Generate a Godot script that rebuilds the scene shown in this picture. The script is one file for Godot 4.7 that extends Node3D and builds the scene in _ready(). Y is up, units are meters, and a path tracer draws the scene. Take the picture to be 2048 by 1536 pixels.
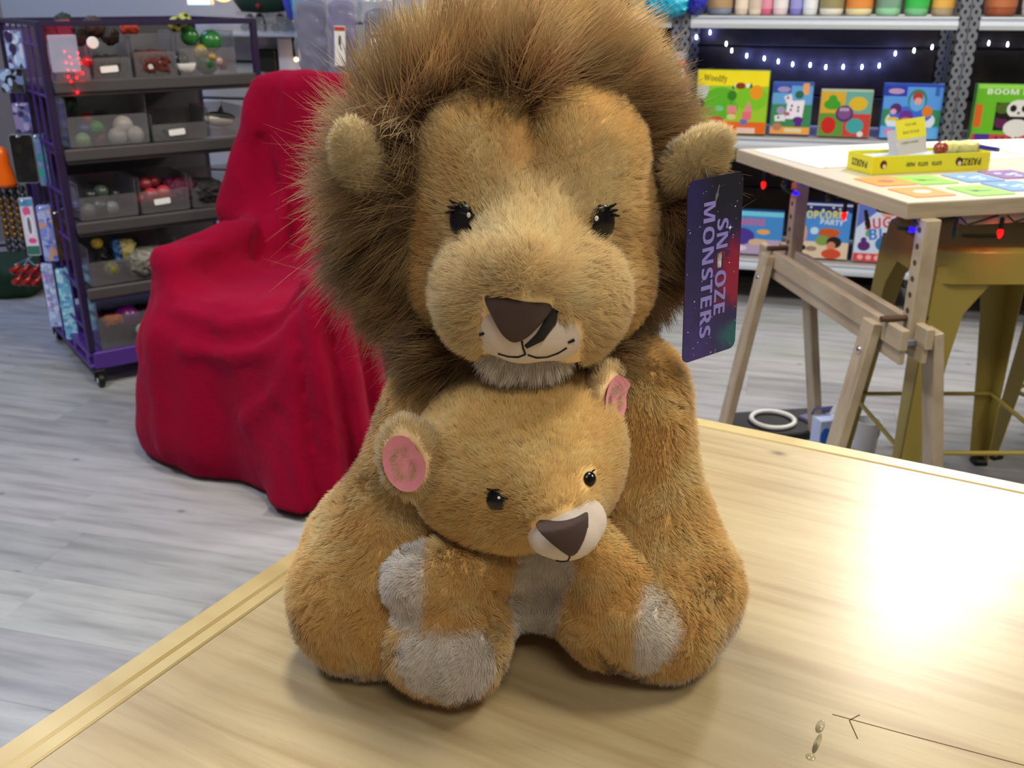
extends Node3D

# A shop interior: a plush lion holding a plush cub on a plywood table, shelves, a trolley and a draped chair behind.
const TABLE_TOP := 0.73
var taken := {}
var rnd := RandomNumberGenerator.new()
var noise_a := FastNoiseLite.new()
var noise_b := FastNoiseLite.new()
var M := {}          # materials by name
var room := Transform3D()     # frame of the back wall and the steel shelving

func _ready() -> void:
	rnd.seed = 7
	noise_a.seed = 3
	noise_a.frequency = 1.0
	noise_b.seed = 11
	noise_b.frequency = 1.0
	set_camera()
	set_light()
	make_materials()
	build_room()
	build_front_table()
	build_lion()
	build_cub()
	build_tag()
	build_draped_chair()
	build_steel_shelving()
	build_games()
	build_jars()
	build_string_lights()
	build_activity_table()
	build_stools()
	build_floor_clutter()
	build_trolley()
	build_hanging_goods()
	build_back_display()

func set_camera() -> void:
	var cam := Camera3D.new()
	cam.name = "camera"
	cam.position = Vector3(0, 1.15, 0)
	cam.rotation_degrees = Vector3(-21.3, 0, 0)
	var lens := CameraAttributesPhysical.new()
	lens.frustum_focal_length = 31.09
	lens.frustum_focus_distance = 0.66
	lens.exposure_aperture = 15.0
	cam.attributes = lens
	cam.fov = 42.2
	cam.near = 0.02
	cam.far = 60.0
	add_child(cam)
	cam.current = true

func set_light() -> void:
	var env := Environment.new()
	env.background_mode = Environment.BG_COLOR
	env.background_color = Color(0.02, 0.02, 0.025)
	env.tonemap_mode = Environment.TONE_MAPPER_LINEAR
	env.tonemap_exposure = 1.6
	env.sdfgi_enabled = true
	env.ssao_enabled = true
	env.ssil_enabled = true
	var world := WorldEnvironment.new()
	world.name = "world_environment"
	world.environment = env
	add_child(world)
	# light panels out of view, the near-end one added as fill: [x, z, size x, size z, energy, colour, glow, label]
	unseen_panel(Vector3(1.86, 2.4, -3.68), Vector2(0.5, 0.5), 5.0, Color(1.0, 0.98, 0.93), "unseen square light panel above the steel shelving, placed for the bright sheen on the table")
	unseen_panel(Vector3(1.38, 2.4, -3.02), Vector2(0.2, 0.2), 1.0, Color(1.0, 0.98, 0.93), "unseen small light panel above the work table, placed for a second spot of sheen")
	unseen_panel(Vector3(-1.9, 2.92, -1.5), Vector2(0.6, 0.6), 3.6, Color(0.93, 0.96, 1.0), "unseen square light panel over the draped chair and trolley, placed to rim the left of the lion")
	unseen_panel(Vector3(-2.6, 2.92, -4.0), Vector2(1.2, 0.6), 2.6, Color(0.62, 0.75, 1.0), "unseen long cool light panel over the far left corner, placed for the bluish sheen on the floor")
	unseen_panel(Vector3(-0.2, 2.92, -1.45), Vector2(0.35, 0.35), 2.6, Color(1.0, 0.95, 0.82), "unseen square warm light panel behind the plush toys, placed to throw their shadows forward")
	unseen_panel(Vector3(0.5, 2.92, 0.9), Vector2(1.2, 0.6), 1.5, Color(1.0, 0.96, 0.88), "added long fill light panel over the near end of the room, brightening the fronts of the plush toys")  # fill added to brighten the faces of the toys
	unseen_panel(Vector3(1.45, 2.92, -0.75), Vector2(0.6, 0.6), 2.6, Color(1.0, 0.97, 0.88), "unseen square light panel to the right of the plush toys, placed to light the right of the table")

func unseen_panel(at: Vector3, size: Vector2, energy: float, tint: Color, label: String) -> void:
	var t := thing("unseen_light_panel", label, "unseen light", at)
	var g := Geo.new()
	for s in [-1.0, 1.0]:
		g.box(Transform3D(Basis(), Vector3(s * (size.x / 2 + 0.02), 0.02, 0)), Vector3(0.04, 0.04, size.y + 0.08), 0.004)
		g.box(Transform3D(Basis(), Vector3(0, 0.02, s * (size.y / 2 + 0.02))), Vector3(size.x, 0.04, 0.04), 0.004)
	for s in [-1.0, 1.0]:
		g.bar(Vector3(s * size.x * 0.45, 0.04, 0), Vector3(s * size.x * 0.45, 2.95 - at.y, 0), 0.006, 0.006)
	g.build("frame", plain(Color(0.85, 0.85, 0.85), 0.5), t)
	var d := Geo.new()
	d.box(Transform3D(Basis(), Vector3(0, 0.02, 0)), Vector3(size.x, 0.02, size.y), 0.0)
	var m := plain(Color(0.9, 0.9, 0.9), 0.6)
	m.emission_enabled = true
	m.emission = tint
	m.emission_energy_multiplier = 1.2
	d.build("diffuser", m, t)
	var l := AreaLight3D.new()
	l.name = "panel_light"
	l.area_size = size
	l.light_color = tint
	l.light_energy = energy
	l.shadow_enabled = true
	l.area_range = 12.0
	l.position = Vector3(0, -0.005, 0)
	l.rotation_degrees = Vector3(-90, 0, 0)
	t.add_child(l, true)

# ------------------------------------------------------------------ naming
func numbered(called: String) -> String:
	if not taken.has(called):
		taken[called] = 0
		return called
	taken[called] += 1
	return "%s_%03d" % [called, taken[called]]

func tag(o: Node3D, label: String, category := "", group := "", kind := "") -> Node3D:
	if label: o.set_meta("label", label)
	if category: o.set_meta("category", category)
	if group: o.set_meta("group", group)
	if kind: o.set_meta("kind", kind)
	return o

func thing(called: String, label: String, category: String, at := Vector3.ZERO, turn := 0.0, group := "") -> Node3D:
	var o := Node3D.new()
	o.name = numbered(called)
	o.position = at
	o.rotation.y = turn
	add_child(o)
	tag(o, label, category, group)
	return o

func copy_of(o: Node3D, at: Vector3, label: String) -> Node3D:
	var c: Node3D = o.duplicate()
	c.name = numbered(String(o.name).rstrip("0123456789").trim_suffix("_"))
	add_child(c)
	c.position = at
	c.set_meta("label", label)
	return c

func plain(c: Color, rough := 0.6, metal := 0.0) -> StandardMaterial3D:
	var m := StandardMaterial3D.new()
	m.albedo_color = c
	m.roughness = rough
	m.metallic = metal
	return m

func clear_plastic(c: Color, alpha: float) -> StandardMaterial3D:
	var m := plain(Color(c.r, c.g, c.b, alpha), 0.12)
	m.transparency = BaseMaterial3D.TRANSPARENCY_ALPHA
	m.cull_mode = BaseMaterial3D.CULL_DISABLED
	return m

func glowing(c: Color, energy: float) -> StandardMaterial3D:
	var m := plain(c, 0.3)
	m.emission_enabled = true
	m.emission = c
	m.emission_energy_multiplier = energy
	return m

static func flat(p: Vector3, n := Vector3.UP) -> Transform3D:
	return Transform3D(Basis(), p)

# a frame at p whose y axis runs along dir
static func along(p: Vector3, dir: Vector3, side := Vector3(0.0123, 0.031, 1)) -> Transform3D:
	var y := dir.normalized()
	var x := y.cross(side).normalized()
	return Transform3D(Basis(x, y, x.cross(y)), p)

# ------------------------------------------------------------------ geometry
class Geo:
	var V := PackedVector3Array()
	var N := PackedVector3Array()
	var C := PackedColorArray()
	var U := PackedVector2Array()
	var I := PackedInt32Array()
	var tint := Color.WHITE
	var use_color := false

	func vert(p: Vector3, n: Vector3, uv := Vector2.ZERO) -> int:
		V.append(p)
		N.append(n)
		U.append(uv)
		C.append(tint)
		return V.size() - 1

	func face(a: int, b: int, c: int) -> void:
		# front faces run clockwise
		if (V[b] - V[a]).cross(V[c] - V[a]).dot(N[a] + N[b] + N[c]) > 0.0:
			I.append_array(PackedInt32Array([a, c, b]))
		else:
			I.append_array(PackedInt32Array([a, b, c]))

	func quad(a: Vector3, b: Vector3, c: Vector3, d: Vector3, n: Vector3, uvs := []) -> void:
		var k := V.size()
		var q := [a, b, c, d]
		for i in 4:
			vert(q[i], n, uvs[i] if uvs.size() else Vector2([0, 1, 1, 0][i], [0, 0, 1, 1][i]))
		face(k, k + 1, k + 2)
		face(k, k + 2, k + 3)

	func tri(a: Vector3, b: Vector3, c: Vector3, n: Vector3) -> void:
		var k := V.size()
		vert(a, n); vert(b, n); vert(c, n)
		face(k, k + 1, k + 2)

	func box(xf: Transform3D, size: Vector3, bevel := 0.0, uv_scale := 1.0) -> void:
		var h := size / 2
		bevel = minf(bevel, minf(h.x, minf(h.y, h.z)) * 0.9)
		var ax := [Vector3.RIGHT, Vector3.UP, Vector3.BACK]
		var hs := [h.x, h.y, h.z]
		for i in 3:
			var j := (i + 1) % 3
			var k := (i + 2) % 3
			for s in [-1.0, 1.0]:
				var o: Vector3 = ax[i] * hs[i] * s
				var u: Vector3 = ax[j] * (hs[j] - bevel)
				var v: Vector3 = ax[k] * (hs[k] - bevel)
				var a := float(hs[j]) * 2 * uv_scale
				var b := float(hs[k]) * 2 * uv_scale
				quad(xf * (o - u - v), xf * (o + u - v), xf * (o + u + v), xf * (o - u + v), (xf.basis * (ax[i] * s)).normalized(), [Vector2(0, 0), Vector2(a, 0), Vector2(a, b), Vector2(0, b)])
		if bevel <= 0.0:
			return
		for i in 3:
			var j := (i + 1) % 3
			var k := (i + 2) % 3
			for s in [-1.0, 1.0]:
				for t in [-1.0, 1.0]:
					var p1: Vector3 = ax[i] * hs[i] * s + ax[j] * (hs[j] - bevel) * t
					var p2: Vector3 = ax[i] * (hs[i] - bevel) * s + ax[j] * hs[j] * t
					var w: Vector3 = ax[k] * (hs[k] - bevel)
					quad(xf * (p1 - w), xf * (p1 + w), xf * (p2 + w), xf * (p2 - w), (xf.basis * (ax[i] * s + ax[j] * t)).normalized())
		for sx in [-1.0, 1.0]:
			for sy in [-1.0, 1.0]:
				for sz in [-1.0, 1.0]:
					var sg := Vector3(sx, sy, sz)
					tri(xf * ((h - Vector3(0, bevel, bevel)) * sg), xf * ((h - Vector3(bevel, 0, bevel)) * sg), xf * ((h - Vector3(bevel, bevel, 0)) * sg), (xf.basis * sg).normalized())

	# a bar of rectangular section from a to b
	func bar(a: Vector3, b: Vector3, w: float, d: float, bevel := 0.0, side := Vector3(0, 0, 1)) -> void:
		box(Geo.frame((a + b) / 2, b - a, side), Vector3(w, a.distance_to(b), d), bevel)

	static func frame(p: Vector3, dir: Vector3, side: Vector3) -> Transform3D:
		var y := dir.normalized()
		var x := y.cross(side).normalized()
		return Transform3D(Basis(x, y, x.cross(y)), p)

	func tube(pts: Array, r, sides := 8, caps := true) -> void:
		var n := pts.size()
		var side := Vector3(0.13, 0.21, 0.97)
		var first := V.size()
		for i in n:
			var d: Vector3 = (pts[mini(i + 1, n - 1)] - pts[maxi(i - 1, 0)]).normalized()
			var x := d.cross(side)
			if x.length() < 0.05: x = d.cross(Vector3(0.9, 0.1, 0.2))
			x = x.normalized()
			var z := x.cross(d)
			side = z
			var ri: float = r[i] if r is Array else r
			for k in sides:
				var t := TAU * k / sides
				var o := x * cos(t) + z * sin(t)
				vert(pts[i] + o * ri, o, Vector2(float(k) / sides, float(i) / n))
		for i in n - 1:
			for k in sides:
				var a := first + i * sides + k
				var b := first + i * sides + (k + 1) % sides
				face(a, b, b + sides)
				face(a, b + sides, a + sides)
		if caps:
			for e in [0, n - 1]:
				var d: Vector3 = (pts[0] - pts[1]).normalized() if e == 0 else (pts[n - 1] - pts[n - 2]).normalized()
				var c := vert(pts[e], d)
				var ring := []
				for k in sides:
					ring.append(vert(V[first + e * sides + k], d))
				for k in sides:
					face(c, ring[k], ring[(k + 1) % sides])

	# turned shape about the y axis of xf: profile of (radius, height)
	func lathe(profile: Array, xf: Transform3D, segs := 20, smooth := false, squash := Vector2.ONE) -> void:
		var n := profile.size()
		for i in n - 1:
			var p: Vector2 = profile[i]
			var q: Vector2 = profile[i + 1]
			var nn := [Vector2(q.y - p.y, p.x - q.x).normalized(), Vector2(q.y - p.y, p.x - q.x).normalized()]
			if smooth:
				var a: Vector2 = profile[maxi(i - 1, 0)]
				var b: Vector2 = profile[mini(i + 2, n - 1)]
				nn = [Vector2(q.y - a.y, a.x - q.x).normalized(), Vector2(b.y - p.y, p.x - b.x).normalized()]
			var k0 := V.size()
			for k in segs + 1:
				var t := TAU * k / segs
				for e in 2:
					var w: Vector2 = [p, q][e]
					var v3 := Vector3(cos(t) * w.x * squash.x, w.y, sin(t) * w.x * squash.y)
					vert(xf * v3, (xf.basis * Vector3(cos(t) * nn[e].x / squash.x, nn[e].y, sin(t) * nn[e].x / squash.y)).normalized(), Vector2(float(k) / segs, float(i + e) / n))
			for k in segs:
				var a := k0 + k * 2
				if p.x > 1e-6: face(a, a + 2, a + 1)
				if q.x > 1e-6: face(a + 1, a + 2, a + 3)

	func ell(xf: Transform3D, radii: Vector3, segs := 16) -> void:
		var rings := segs / 2
		var k0 := V.size()
		for i in rings + 1:
			var a := PI * i / rings
			for k in segs + 1:
				var t := TAU * k / segs
				var d := Vector3(sin(a) * cos(t), cos(a), sin(a) * sin(t))
				vert(xf * (d * radii), (xf.basis * (d / radii)).normalized(), Vector2(float(k) / segs, float(i) / rings))
		for i in rings:
			for k in segs:
				var a := k0 + i * (segs + 1) + k
				if i > 0: face(a, a + 1, a + segs + 1)
				if i < rings - 1: face(a + 1, a + segs + 2, a + segs + 1)

	# outline in the xy plane of xf, from z = -depth/2 to depth/2
	func prism(poly: PackedVector2Array, xf: Transform3D, depth: float, uv_box := Rect2()) -> void:
		var ids := Geometry2D.triangulate_polygon(poly)
		for s in [-1.0, 1.0]:
			var k0 := V.size()
			for p in poly:
				var uv := p if not uv_box.has_area() else Vector2((p.x - uv_box.position.x) / uv_box.size.x, 1.0 - (p.y - uv_box.position.y) / uv_box.size.y)
				vert(xf * Vector3(p.x, p.y, s * depth / 2), (xf.basis * Vector3(0, 0, s)).normalized(), uv)
			for i in range(0, ids.size(), 3):
				face(k0 + ids[i], k0 + ids[i + 1], k0 + ids[i + 2])
		var area := 0.0
		for i in poly.size():
			area += poly[i].cross(poly[(i + 1) % poly.size()])
		for i in poly.size():
			var p := poly[i]
			var q := poly[(i + 1) % poly.size()]
			var e := (q - p).normalized() * signf(area)
			quad(xf * Vector3(p.x, p.y, -depth / 2), xf * Vector3(q.x, q.y, -depth / 2), xf * Vector3(q.x, q.y, depth / 2), xf * Vector3(p.x, p.y, depth / 2), (xf.basis * Vector3(e.y, -e.x, 0)).normalized())

	func mesh() -> ArrayMesh:
		var a := []
		a.resize(Mesh.ARRAY_MAX)
		a[Mesh.ARRAY_VERTEX] = V
		a[Mesh.ARRAY_NORMAL] = N
		a[Mesh.ARRAY_TEX_UV] = U
		if use_color: a[Mesh.ARRAY_COLOR] = C
		a[Mesh.ARRAY_INDEX] = I
		var m := ArrayMesh.new()
		m.add_surface_from_arrays(Mesh.PRIMITIVE_TRIANGLES, a)
		return m

	func build(called: String, mat: Material, parent: Node3D) -> MeshInstance3D:
		var o := MeshInstance3D.new()
		o.name = called
		o.mesh = mesh()
		o.material_override = mat
		parent.add_child(o, true)
		return o

static func rounded_rect(w: float, h: float, r: float, n := 4) -> PackedVector2Array:
	var out := PackedVector2Array()
	for c in 4:
		var o := Vector2([1, -1, -1, 1][c] * (w / 2 - r), [1, 1, -1, -1][c] * (h / 2 - r))
		for i in n + 1:
			var t := PI / 2 * (c + float(i) / n)
			out.append(o + Vector2(cos(t), sin(t)) * r)
	return out

static func disc(rx: float, ry: float, n := 20) -> PackedVector2Array:
	var out := PackedVector2Array()
	for i in n:
		out.append(Vector2(cos(TAU * i / n) * rx, sin(TAU * i / n) * ry))
	return out

# raised lettering, centred, standing in the xy plane of xf and facing its +z
func lettering(text: String, height: float, width: float, xf: Transform3D, mat: Material, parent: Node3D, bold := true, serif := false, called := "lettering") -> MeshInstance3D:
	var f := SystemFont.new()
	f.font_names = PackedStringArray(["Droid Serif" if serif else "Droid Sans"])
	f.font_weight = 700 if bold else 400
	var t := TextMesh.new()
	t.font = f
	t.text = text
	t.font_size = 48
	t.pixel_size = 0.01
	t.depth = 0.02
	t.curve_step = 2.0
	var box := t.get_aabb()
	var o := MeshInstance3D.new()
	o.name = called
	o.mesh = t
	o.material_override = mat
	var s := height / maxf(box.size.y, 0.001)
	var sx := width / maxf(box.size.x, 0.001) if width > 0.0 else s
	var b := Basis().scaled(Vector3(sx, s, 0.02))
	o.transform = xf * Transform3D(b, -(b * (box.position + box.size / 2)))
	parent.add_child(o, true)
	return o

# ------------------------------------------------------------------ materials
# streaky wood: grain runs along u. tones: base, dark streak, light streak (sRGB)
func wood_image(w: int, h: int, base: Color, dark: Color, light: Color, len: float, fine: float, knots: Array, the_seed: int) -> Image:
	var im := Image.create(w, h, false, Image.FORMAT_RGB8)
	var a := FastNoiseLite.new()
	a.seed = the_seed
	a.frequency = 1.0
	a.fractal_octaves = 3
	var b := FastNoiseLite.new()
	b.seed = the_seed + 5
	b.frequency = 1.0
	b.fractal_octaves = 2
	for y in h:
		for x in w:
			var u := float(x) / w
			var v := float(y) / h
			var bend := 0.0
			var ring := 0.0
			for k in knots:
				var dx: float = (u - k[0]) / k[2]
				var dy: float = (v - k[1]) / k[3]
				var r2 := dx * dx + dy * dy
				bend += dy * exp(-r2 * 0.5) * k[3] * 0.9
				ring = maxf(ring, exp(-r2 * 3.0) * k[4])
			var vv := v + bend
			var s := a.get_noise_2d(u * len, vv * fine)
			var f := b.get_noise_2d(u * len * 4.0, vv * fine * 6.0)
			var c := base.lerp(dark, clampf(-s * 1.4 - 0.08, 0.0, 1.0)).lerp(light, clampf(s * 1.3 - 0.05, 0.0, 0.8))
			c = c.lerp(dark, clampf(f * 0.55 - 0.1, 0.0, 0.35))
			c = c.lerp(Color(dark.r * 0.45, dark.g * 0.4, dark.b * 0.35), ring)
			im.set_pixel(x, y, c)
	return im

func textured(im: Image, rough: float) -> StandardMaterial3D:
	var m := plain(Color.WHITE, rough)
	m.albedo_texture = ImageTexture.create_from_image(im)
	return m

func noise_bump(m: StandardMaterial3D, freq: float, depth: float, scale: Vector3, the_seed: int) -> void:
	var n := FastNoiseLite.new()
	n.seed = the_seed
	n.frequency = freq
	var t := NoiseTexture2D.new()
	t.width = 256
	t.height = 256
	t.seamless = true
	t.noise = n
	m.heightmap_enabled = true
	m.heightmap_texture = t
	m.heightmap_scale = depth
	m.uv1_triplanar = true
	m.uv1_scale = scale

func make_materials() -> void:
	var skin_m := plain(Color.WHITE, 0.9)
	skin_m.vertex_color_use_as_albedo = true
	M.plush_skin = skin_m
	M.fur = fur_material(Color.WHITE, 0.75, 0.75)
	M.hair = fur_material(Color.WHITE, 0.5, 0.95)
	M.eye = plain(Color(0.018, 0.017, 0.02), 0.22)
	M.white_thread = plain(Color(0.9, 0.9, 0.9), 0.6)
	M.black_thread = plain(Color(0.03, 0.025, 0.025), 0.7)
	for v in [["velvet_white", Color(0.86, 0.81, 0.77)], ["velvet_brown", Color(0.27, 0.2, 0.185)], ["velvet_dark", Color(0.1, 0.07, 0.065)], ["ear_pink", Color(0.93, 0.6, 0.67)], ["ear_brown", Color(0.5, 0.29, 0.17)]]:
		var m := plain(v[1], 0.85)
		m.rim_enabled = true
		m.rim = 0.5
		m.rim_tint = 0.6
		noise_bump(m, 0.08, 0.02, Vector3(90, 90, 90), 4)
		M[v[0]] = m
	M.clear_thread = plain(Color(0.85, 0.85, 0.88), 0.3)
	M.tag_ink = plain(Color(0.56, 0.53, 0.86), 0.45)
	M.galaxy = textured(galaxy_image(), 0.35)
	M.table_wood = textured(wood_image(1400, 1000, Color(0.655, 0.585, 0.45), Color(0.58, 0.495, 0.36), Color(0.695, 0.63, 0.5), 5.0, 60.0,
		[[0.072, 0.57, 0.01, 0.008, 0.9], [0.0227, 0.563, 0.004, 0.004, 0.8], [0.195, 0.036, 0.008, 0.006, 0.7], [0.045, 0.495, 0.05, 0.02, 0.12], [0.28, 0.39, 0.03, 0.012, 0.1], [0.35, 0.2, 0.04, 0.01, 0.1]], 40), 0.42)
	M.table_wood.clearcoat_enabled = true
	M.table_wood.clearcoat = 0.45
	M.table_wood.clearcoat_roughness = 0.24
	M.edge_wood = textured(wood_image(512, 128, Color(0.72, 0.65, 0.47), Color(0.62, 0.53, 0.35), Color(0.77, 0.71, 0.54), 3.0, 9.0, [], 50), 0.35)
	M.pale_wood = textured(wood_image(512, 128, Color(0.68, 0.62, 0.53), Color(0.6, 0.53, 0.44), Color(0.73, 0.68, 0.6), 3.0, 8.0, [[0.3, 0.4, 0.02, 0.05, 0.3]], 55), 0.5)
	M.floor_wood = textured(wood_image(1024, 256, Color(0.59, 0.595, 0.615), Color(0.5, 0.5, 0.515), Color(0.64, 0.645, 0.665), 3.0, 7.0,
		[[0.2, 0.3, 0.012, 0.03, 0.5], [0.55, 0.75, 0.02, 0.04, 0.45], [0.83, 0.4, 0.01, 0.03, 0.5]], 60), 0.36)
	M.dark_wood = textured(wood_image(512, 128, Color(0.2, 0.165, 0.155), Color(0.12, 0.095, 0.09), Color(0.27, 0.23, 0.215), 4.0, 8.0, [], 65), 0.6)
	M.white_wall = plain(Color(0.66, 0.67, 0.7), 0.6)
	M.ceiling = plain(Color(0.75, 0.75, 0.75), 0.8)
	M.side_wall = plain(Color(0.52, 0.5, 0.52), 0.8)
	M.steel = plain(Color(0.5, 0.52, 0.57), 0.38, 0.35)
	M.steel_bright = plain(Color(0.86, 0.89, 0.94), 0.3, 0.2)
	M.board = plain(Color(0.62, 0.6, 0.58), 0.6)
	M.olive_metal = plain(Color(0.62, 0.55, 0.25), 0.4, 0.1)
	M.chrome = plain(Color(0.8, 0.8, 0.82), 0.12, 1.0)
	M.purple = plain(Color(0.30, 0.17, 0.52), 0.4)
	M.black = plain(Color(0.03, 0.03, 0.035), 0.45)
	M.dark_grey = plain(Color(0.12, 0.12, 0.13), 0.5)
	M.white = plain(Color(0.86, 0.86, 0.86), 0.5)
	M.glue = plain(Color(0.66, 0.62, 0.5), 0.15)
	M.crack = plain(Color(0.3, 0.22, 0.13), 0.8)
	M.laminate = plain(Color(0.74, 0.71, 0.66), 0.35)
	M.brown_wood = plain(Color(0.3, 0.2, 0.13), 0.5)
	M.olive_ink = plain(Color(0.42, 0.42, 0.2), 0.6)
	M.red_mottle = textured(mottle_image(), 0.25)
	M.candy = textured(candy_image(), 0.25)
	M.socket_green = plain(Color(0.02, 0.14, 0.09), 0.4)
	M.purple_dark = plain(Color(0.13, 0.08, 0.22), 0.4)
	M.bead_dark = plain(Color(0.2, 0.21, 0.23), 0.3, 0.4)
	M.paper = plain(Color(0.88, 0.88, 0.88), 0.7)
	M.ink = plain(Color(0.05, 0.05, 0.05), 0.6)
	M.smoke_tray = plain(Color(0.27, 0.26, 0.27), 0.35)
	M.smoke_clear = clear_plastic(Color(0.5, 0.5, 0.52), 0.22)
	M.clear = clear_plastic(Color(0.85, 0.87, 0.92), 0.14)
	M.bag_clear = clear_plastic(Color(0.72, 0.74, 0.85), 0.4)
	var cloth := plain(Color(0.5, 0.02, 0.15), 0.9)
	cloth.rim_enabled = true
	cloth.rim = 1.0
	cloth.rim_tint = 0.75
	cloth.metallic_specular = 0.15
	noise_bump(cloth, 0.03, 0.12, Vector3(7, 7, 7), 9)
	M.red_cloth = cloth

func galaxy_image() -> Image:
	var w := 160
	var h := 464
	var im := Image.create(w, h, false, Image.FORMAT_RGB8)
	for y in h:
		for x in w:
			var u := float(x) / w
			var v := float(y) / h
			var n := noise_a.get_noise_2d(u * 3.0, v * 7.0) * 0.25 + noise_b.get_noise_2d(u * 9.0, v * 22.0) * 0.12
			var c := Color(0.13, 0.12, 0.36).lerp(Color(0.07, 0.08, 0.15), clampf(smoothstep(0.42, 0.1, v) * smoothstep(0.1, 0.6, u) + n, 0.0, 1.0))
			c = c.lerp(Color(0.19, 0.15, 0.47), smoothstep(0.55, 0.95, v + n) * smoothstep(0.9, 0.2, u))
			var r := 1.0 - Vector2((u - 1.0) / 0.62, (v - 0.56) / 0.27).length() + n
			c = c.lerp(Color(0.56, 0.07, 0.24), smoothstep(0.0, 0.6, r))
			var t := 1.0 - Vector2((u - 0.93) / 0.42, (v - 0.91) / 0.12).length() + n
			c = c.lerp(Color(0.07, 0.36, 0.42), smoothstep(0.0, 0.7, t))
			im.set_pixel(x, y, c)
	var r := RandomNumberGenerator.new()
	r.seed = 5
	for i in 46:
		var p := Vector2i(r.randi_range(2, w - 4), r.randi_range(2, h - 4))
		var b := r.randf_range(0.5, 0.95)
		var s := 1 + int(r.randf() > 0.7)
		im.fill_rect(Rect2i(p, Vector2i(s + 1, s + 1)), Color(b, b, b * 1.05))
	# a bright star and a grey comet
	for k in 9:
		var e := 9 - k
		im.fill_rect(Rect2i(126 - e, 135, 2 * e + 1, 1 + int(k > 6)), Color(0.75, 0.68, 0.92))
		im.fill_rect(Rect2i(126, 135 - e, 1 + int(k > 6), 2 * e + 1), Color(0.75, 0.68, 0.92))
	paint_ellipse(im, Vector2(126, 135), Vector2(4, 4), Color(0.9, 0.85, 1.0))
	for k in 14:
		paint_ellipse(im, Vector2(88 - k * 0.6, 24 + k * 2.6), Vector2(1.5 + 3.0 * exp(-pow((k - 9) / 3.0, 2)), 3), Color(0.42, 0.44, 0.5))
	return im

func paint_ellipse(im: Image, c: Vector2, r: Vector2, col: Color) -> void:
	for y in range(maxi(0, int(c.y - r.y)), mini(im.get_height(), int(c.y + r.y) + 1)):
		for x in range(maxi(0, int(c.x - r.x)), mini(im.get_width(), int(c.x + r.x) + 1)):
			if pow((x - c.x) / r.x, 2) + pow((y - c.y) / r.y, 2) <= 1.0:
				im.set_pixel(x, y, col)

func paint_poly(im: Image, poly: Array, col: Color) -> void:
	var p := PackedVector2Array(poly)
	var box := Rect2(p[0], Vector2.ZERO)
	for q in p: box = box.expand(q)
	for y in range(maxi(0, int(box.position.y)), mini(im.get_height(), int(box.end.y) + 1)):
		for x in range(maxi(0, int(box.position.x)), mini(im.get_width(), int(box.end.x) + 1)):
			if Geometry2D.is_point_in_polygon(Vector2(x, y), p):
				im.set_pixel(x, y, col)

func mottle_image() -> Image:
	var im := Image.create(64, 32, false, Image.FORMAT_RGB8)
	for y in 32:
		for x in 64:
			im.set_pixel(x, y, Color(0.45, 0.1, 0.07).lerp(Color(0.78, 0.5, 0.4), clampf(noise_a.get_noise_2d(x * 0.35, y * 0.35) * 2.0 + 0.2, 0, 1)))
	return im

func candy_image() -> Image:
	var im := Image.create(64, 64, false, Image.FORMAT_RGB8)
	for y in 64:
		for x in 64:
			im.set_pixel(x, y, Color(0.72, 0.12, 0.12) if fmod(x * 1.0 + y * 0.4, 16.0) < 5.0 else Color(0.9, 0.84, 0.82))
	return im

# ------------------------------------------------------------------ soft bodies
# joints: [a, b, radius a, radius b]; joined with a smooth minimum of reach k
static func capsule(p: Vector3, c: Array) -> float:
	var a: Vector3 = c[0]
	var ab: Vector3 = c[1] - a
	var t := clampf((p - a).dot(ab) / maxf(ab.length_squared(), 1e-9), 0.0, 1.0)
	return p.distance_to(a + ab * t) - lerpf(c[2], c[3], t)

static func blob(p: Vector3, bones: Array, k: float) -> float:
	var d := 1e3
	for c in bones:
		var e := capsule(p, c)
		if e < d + k:
			var h := maxf(k - absf(d - e), 0.0) / k
			d = minf(d, e) - h * h * k * 0.25
	return d

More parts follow.
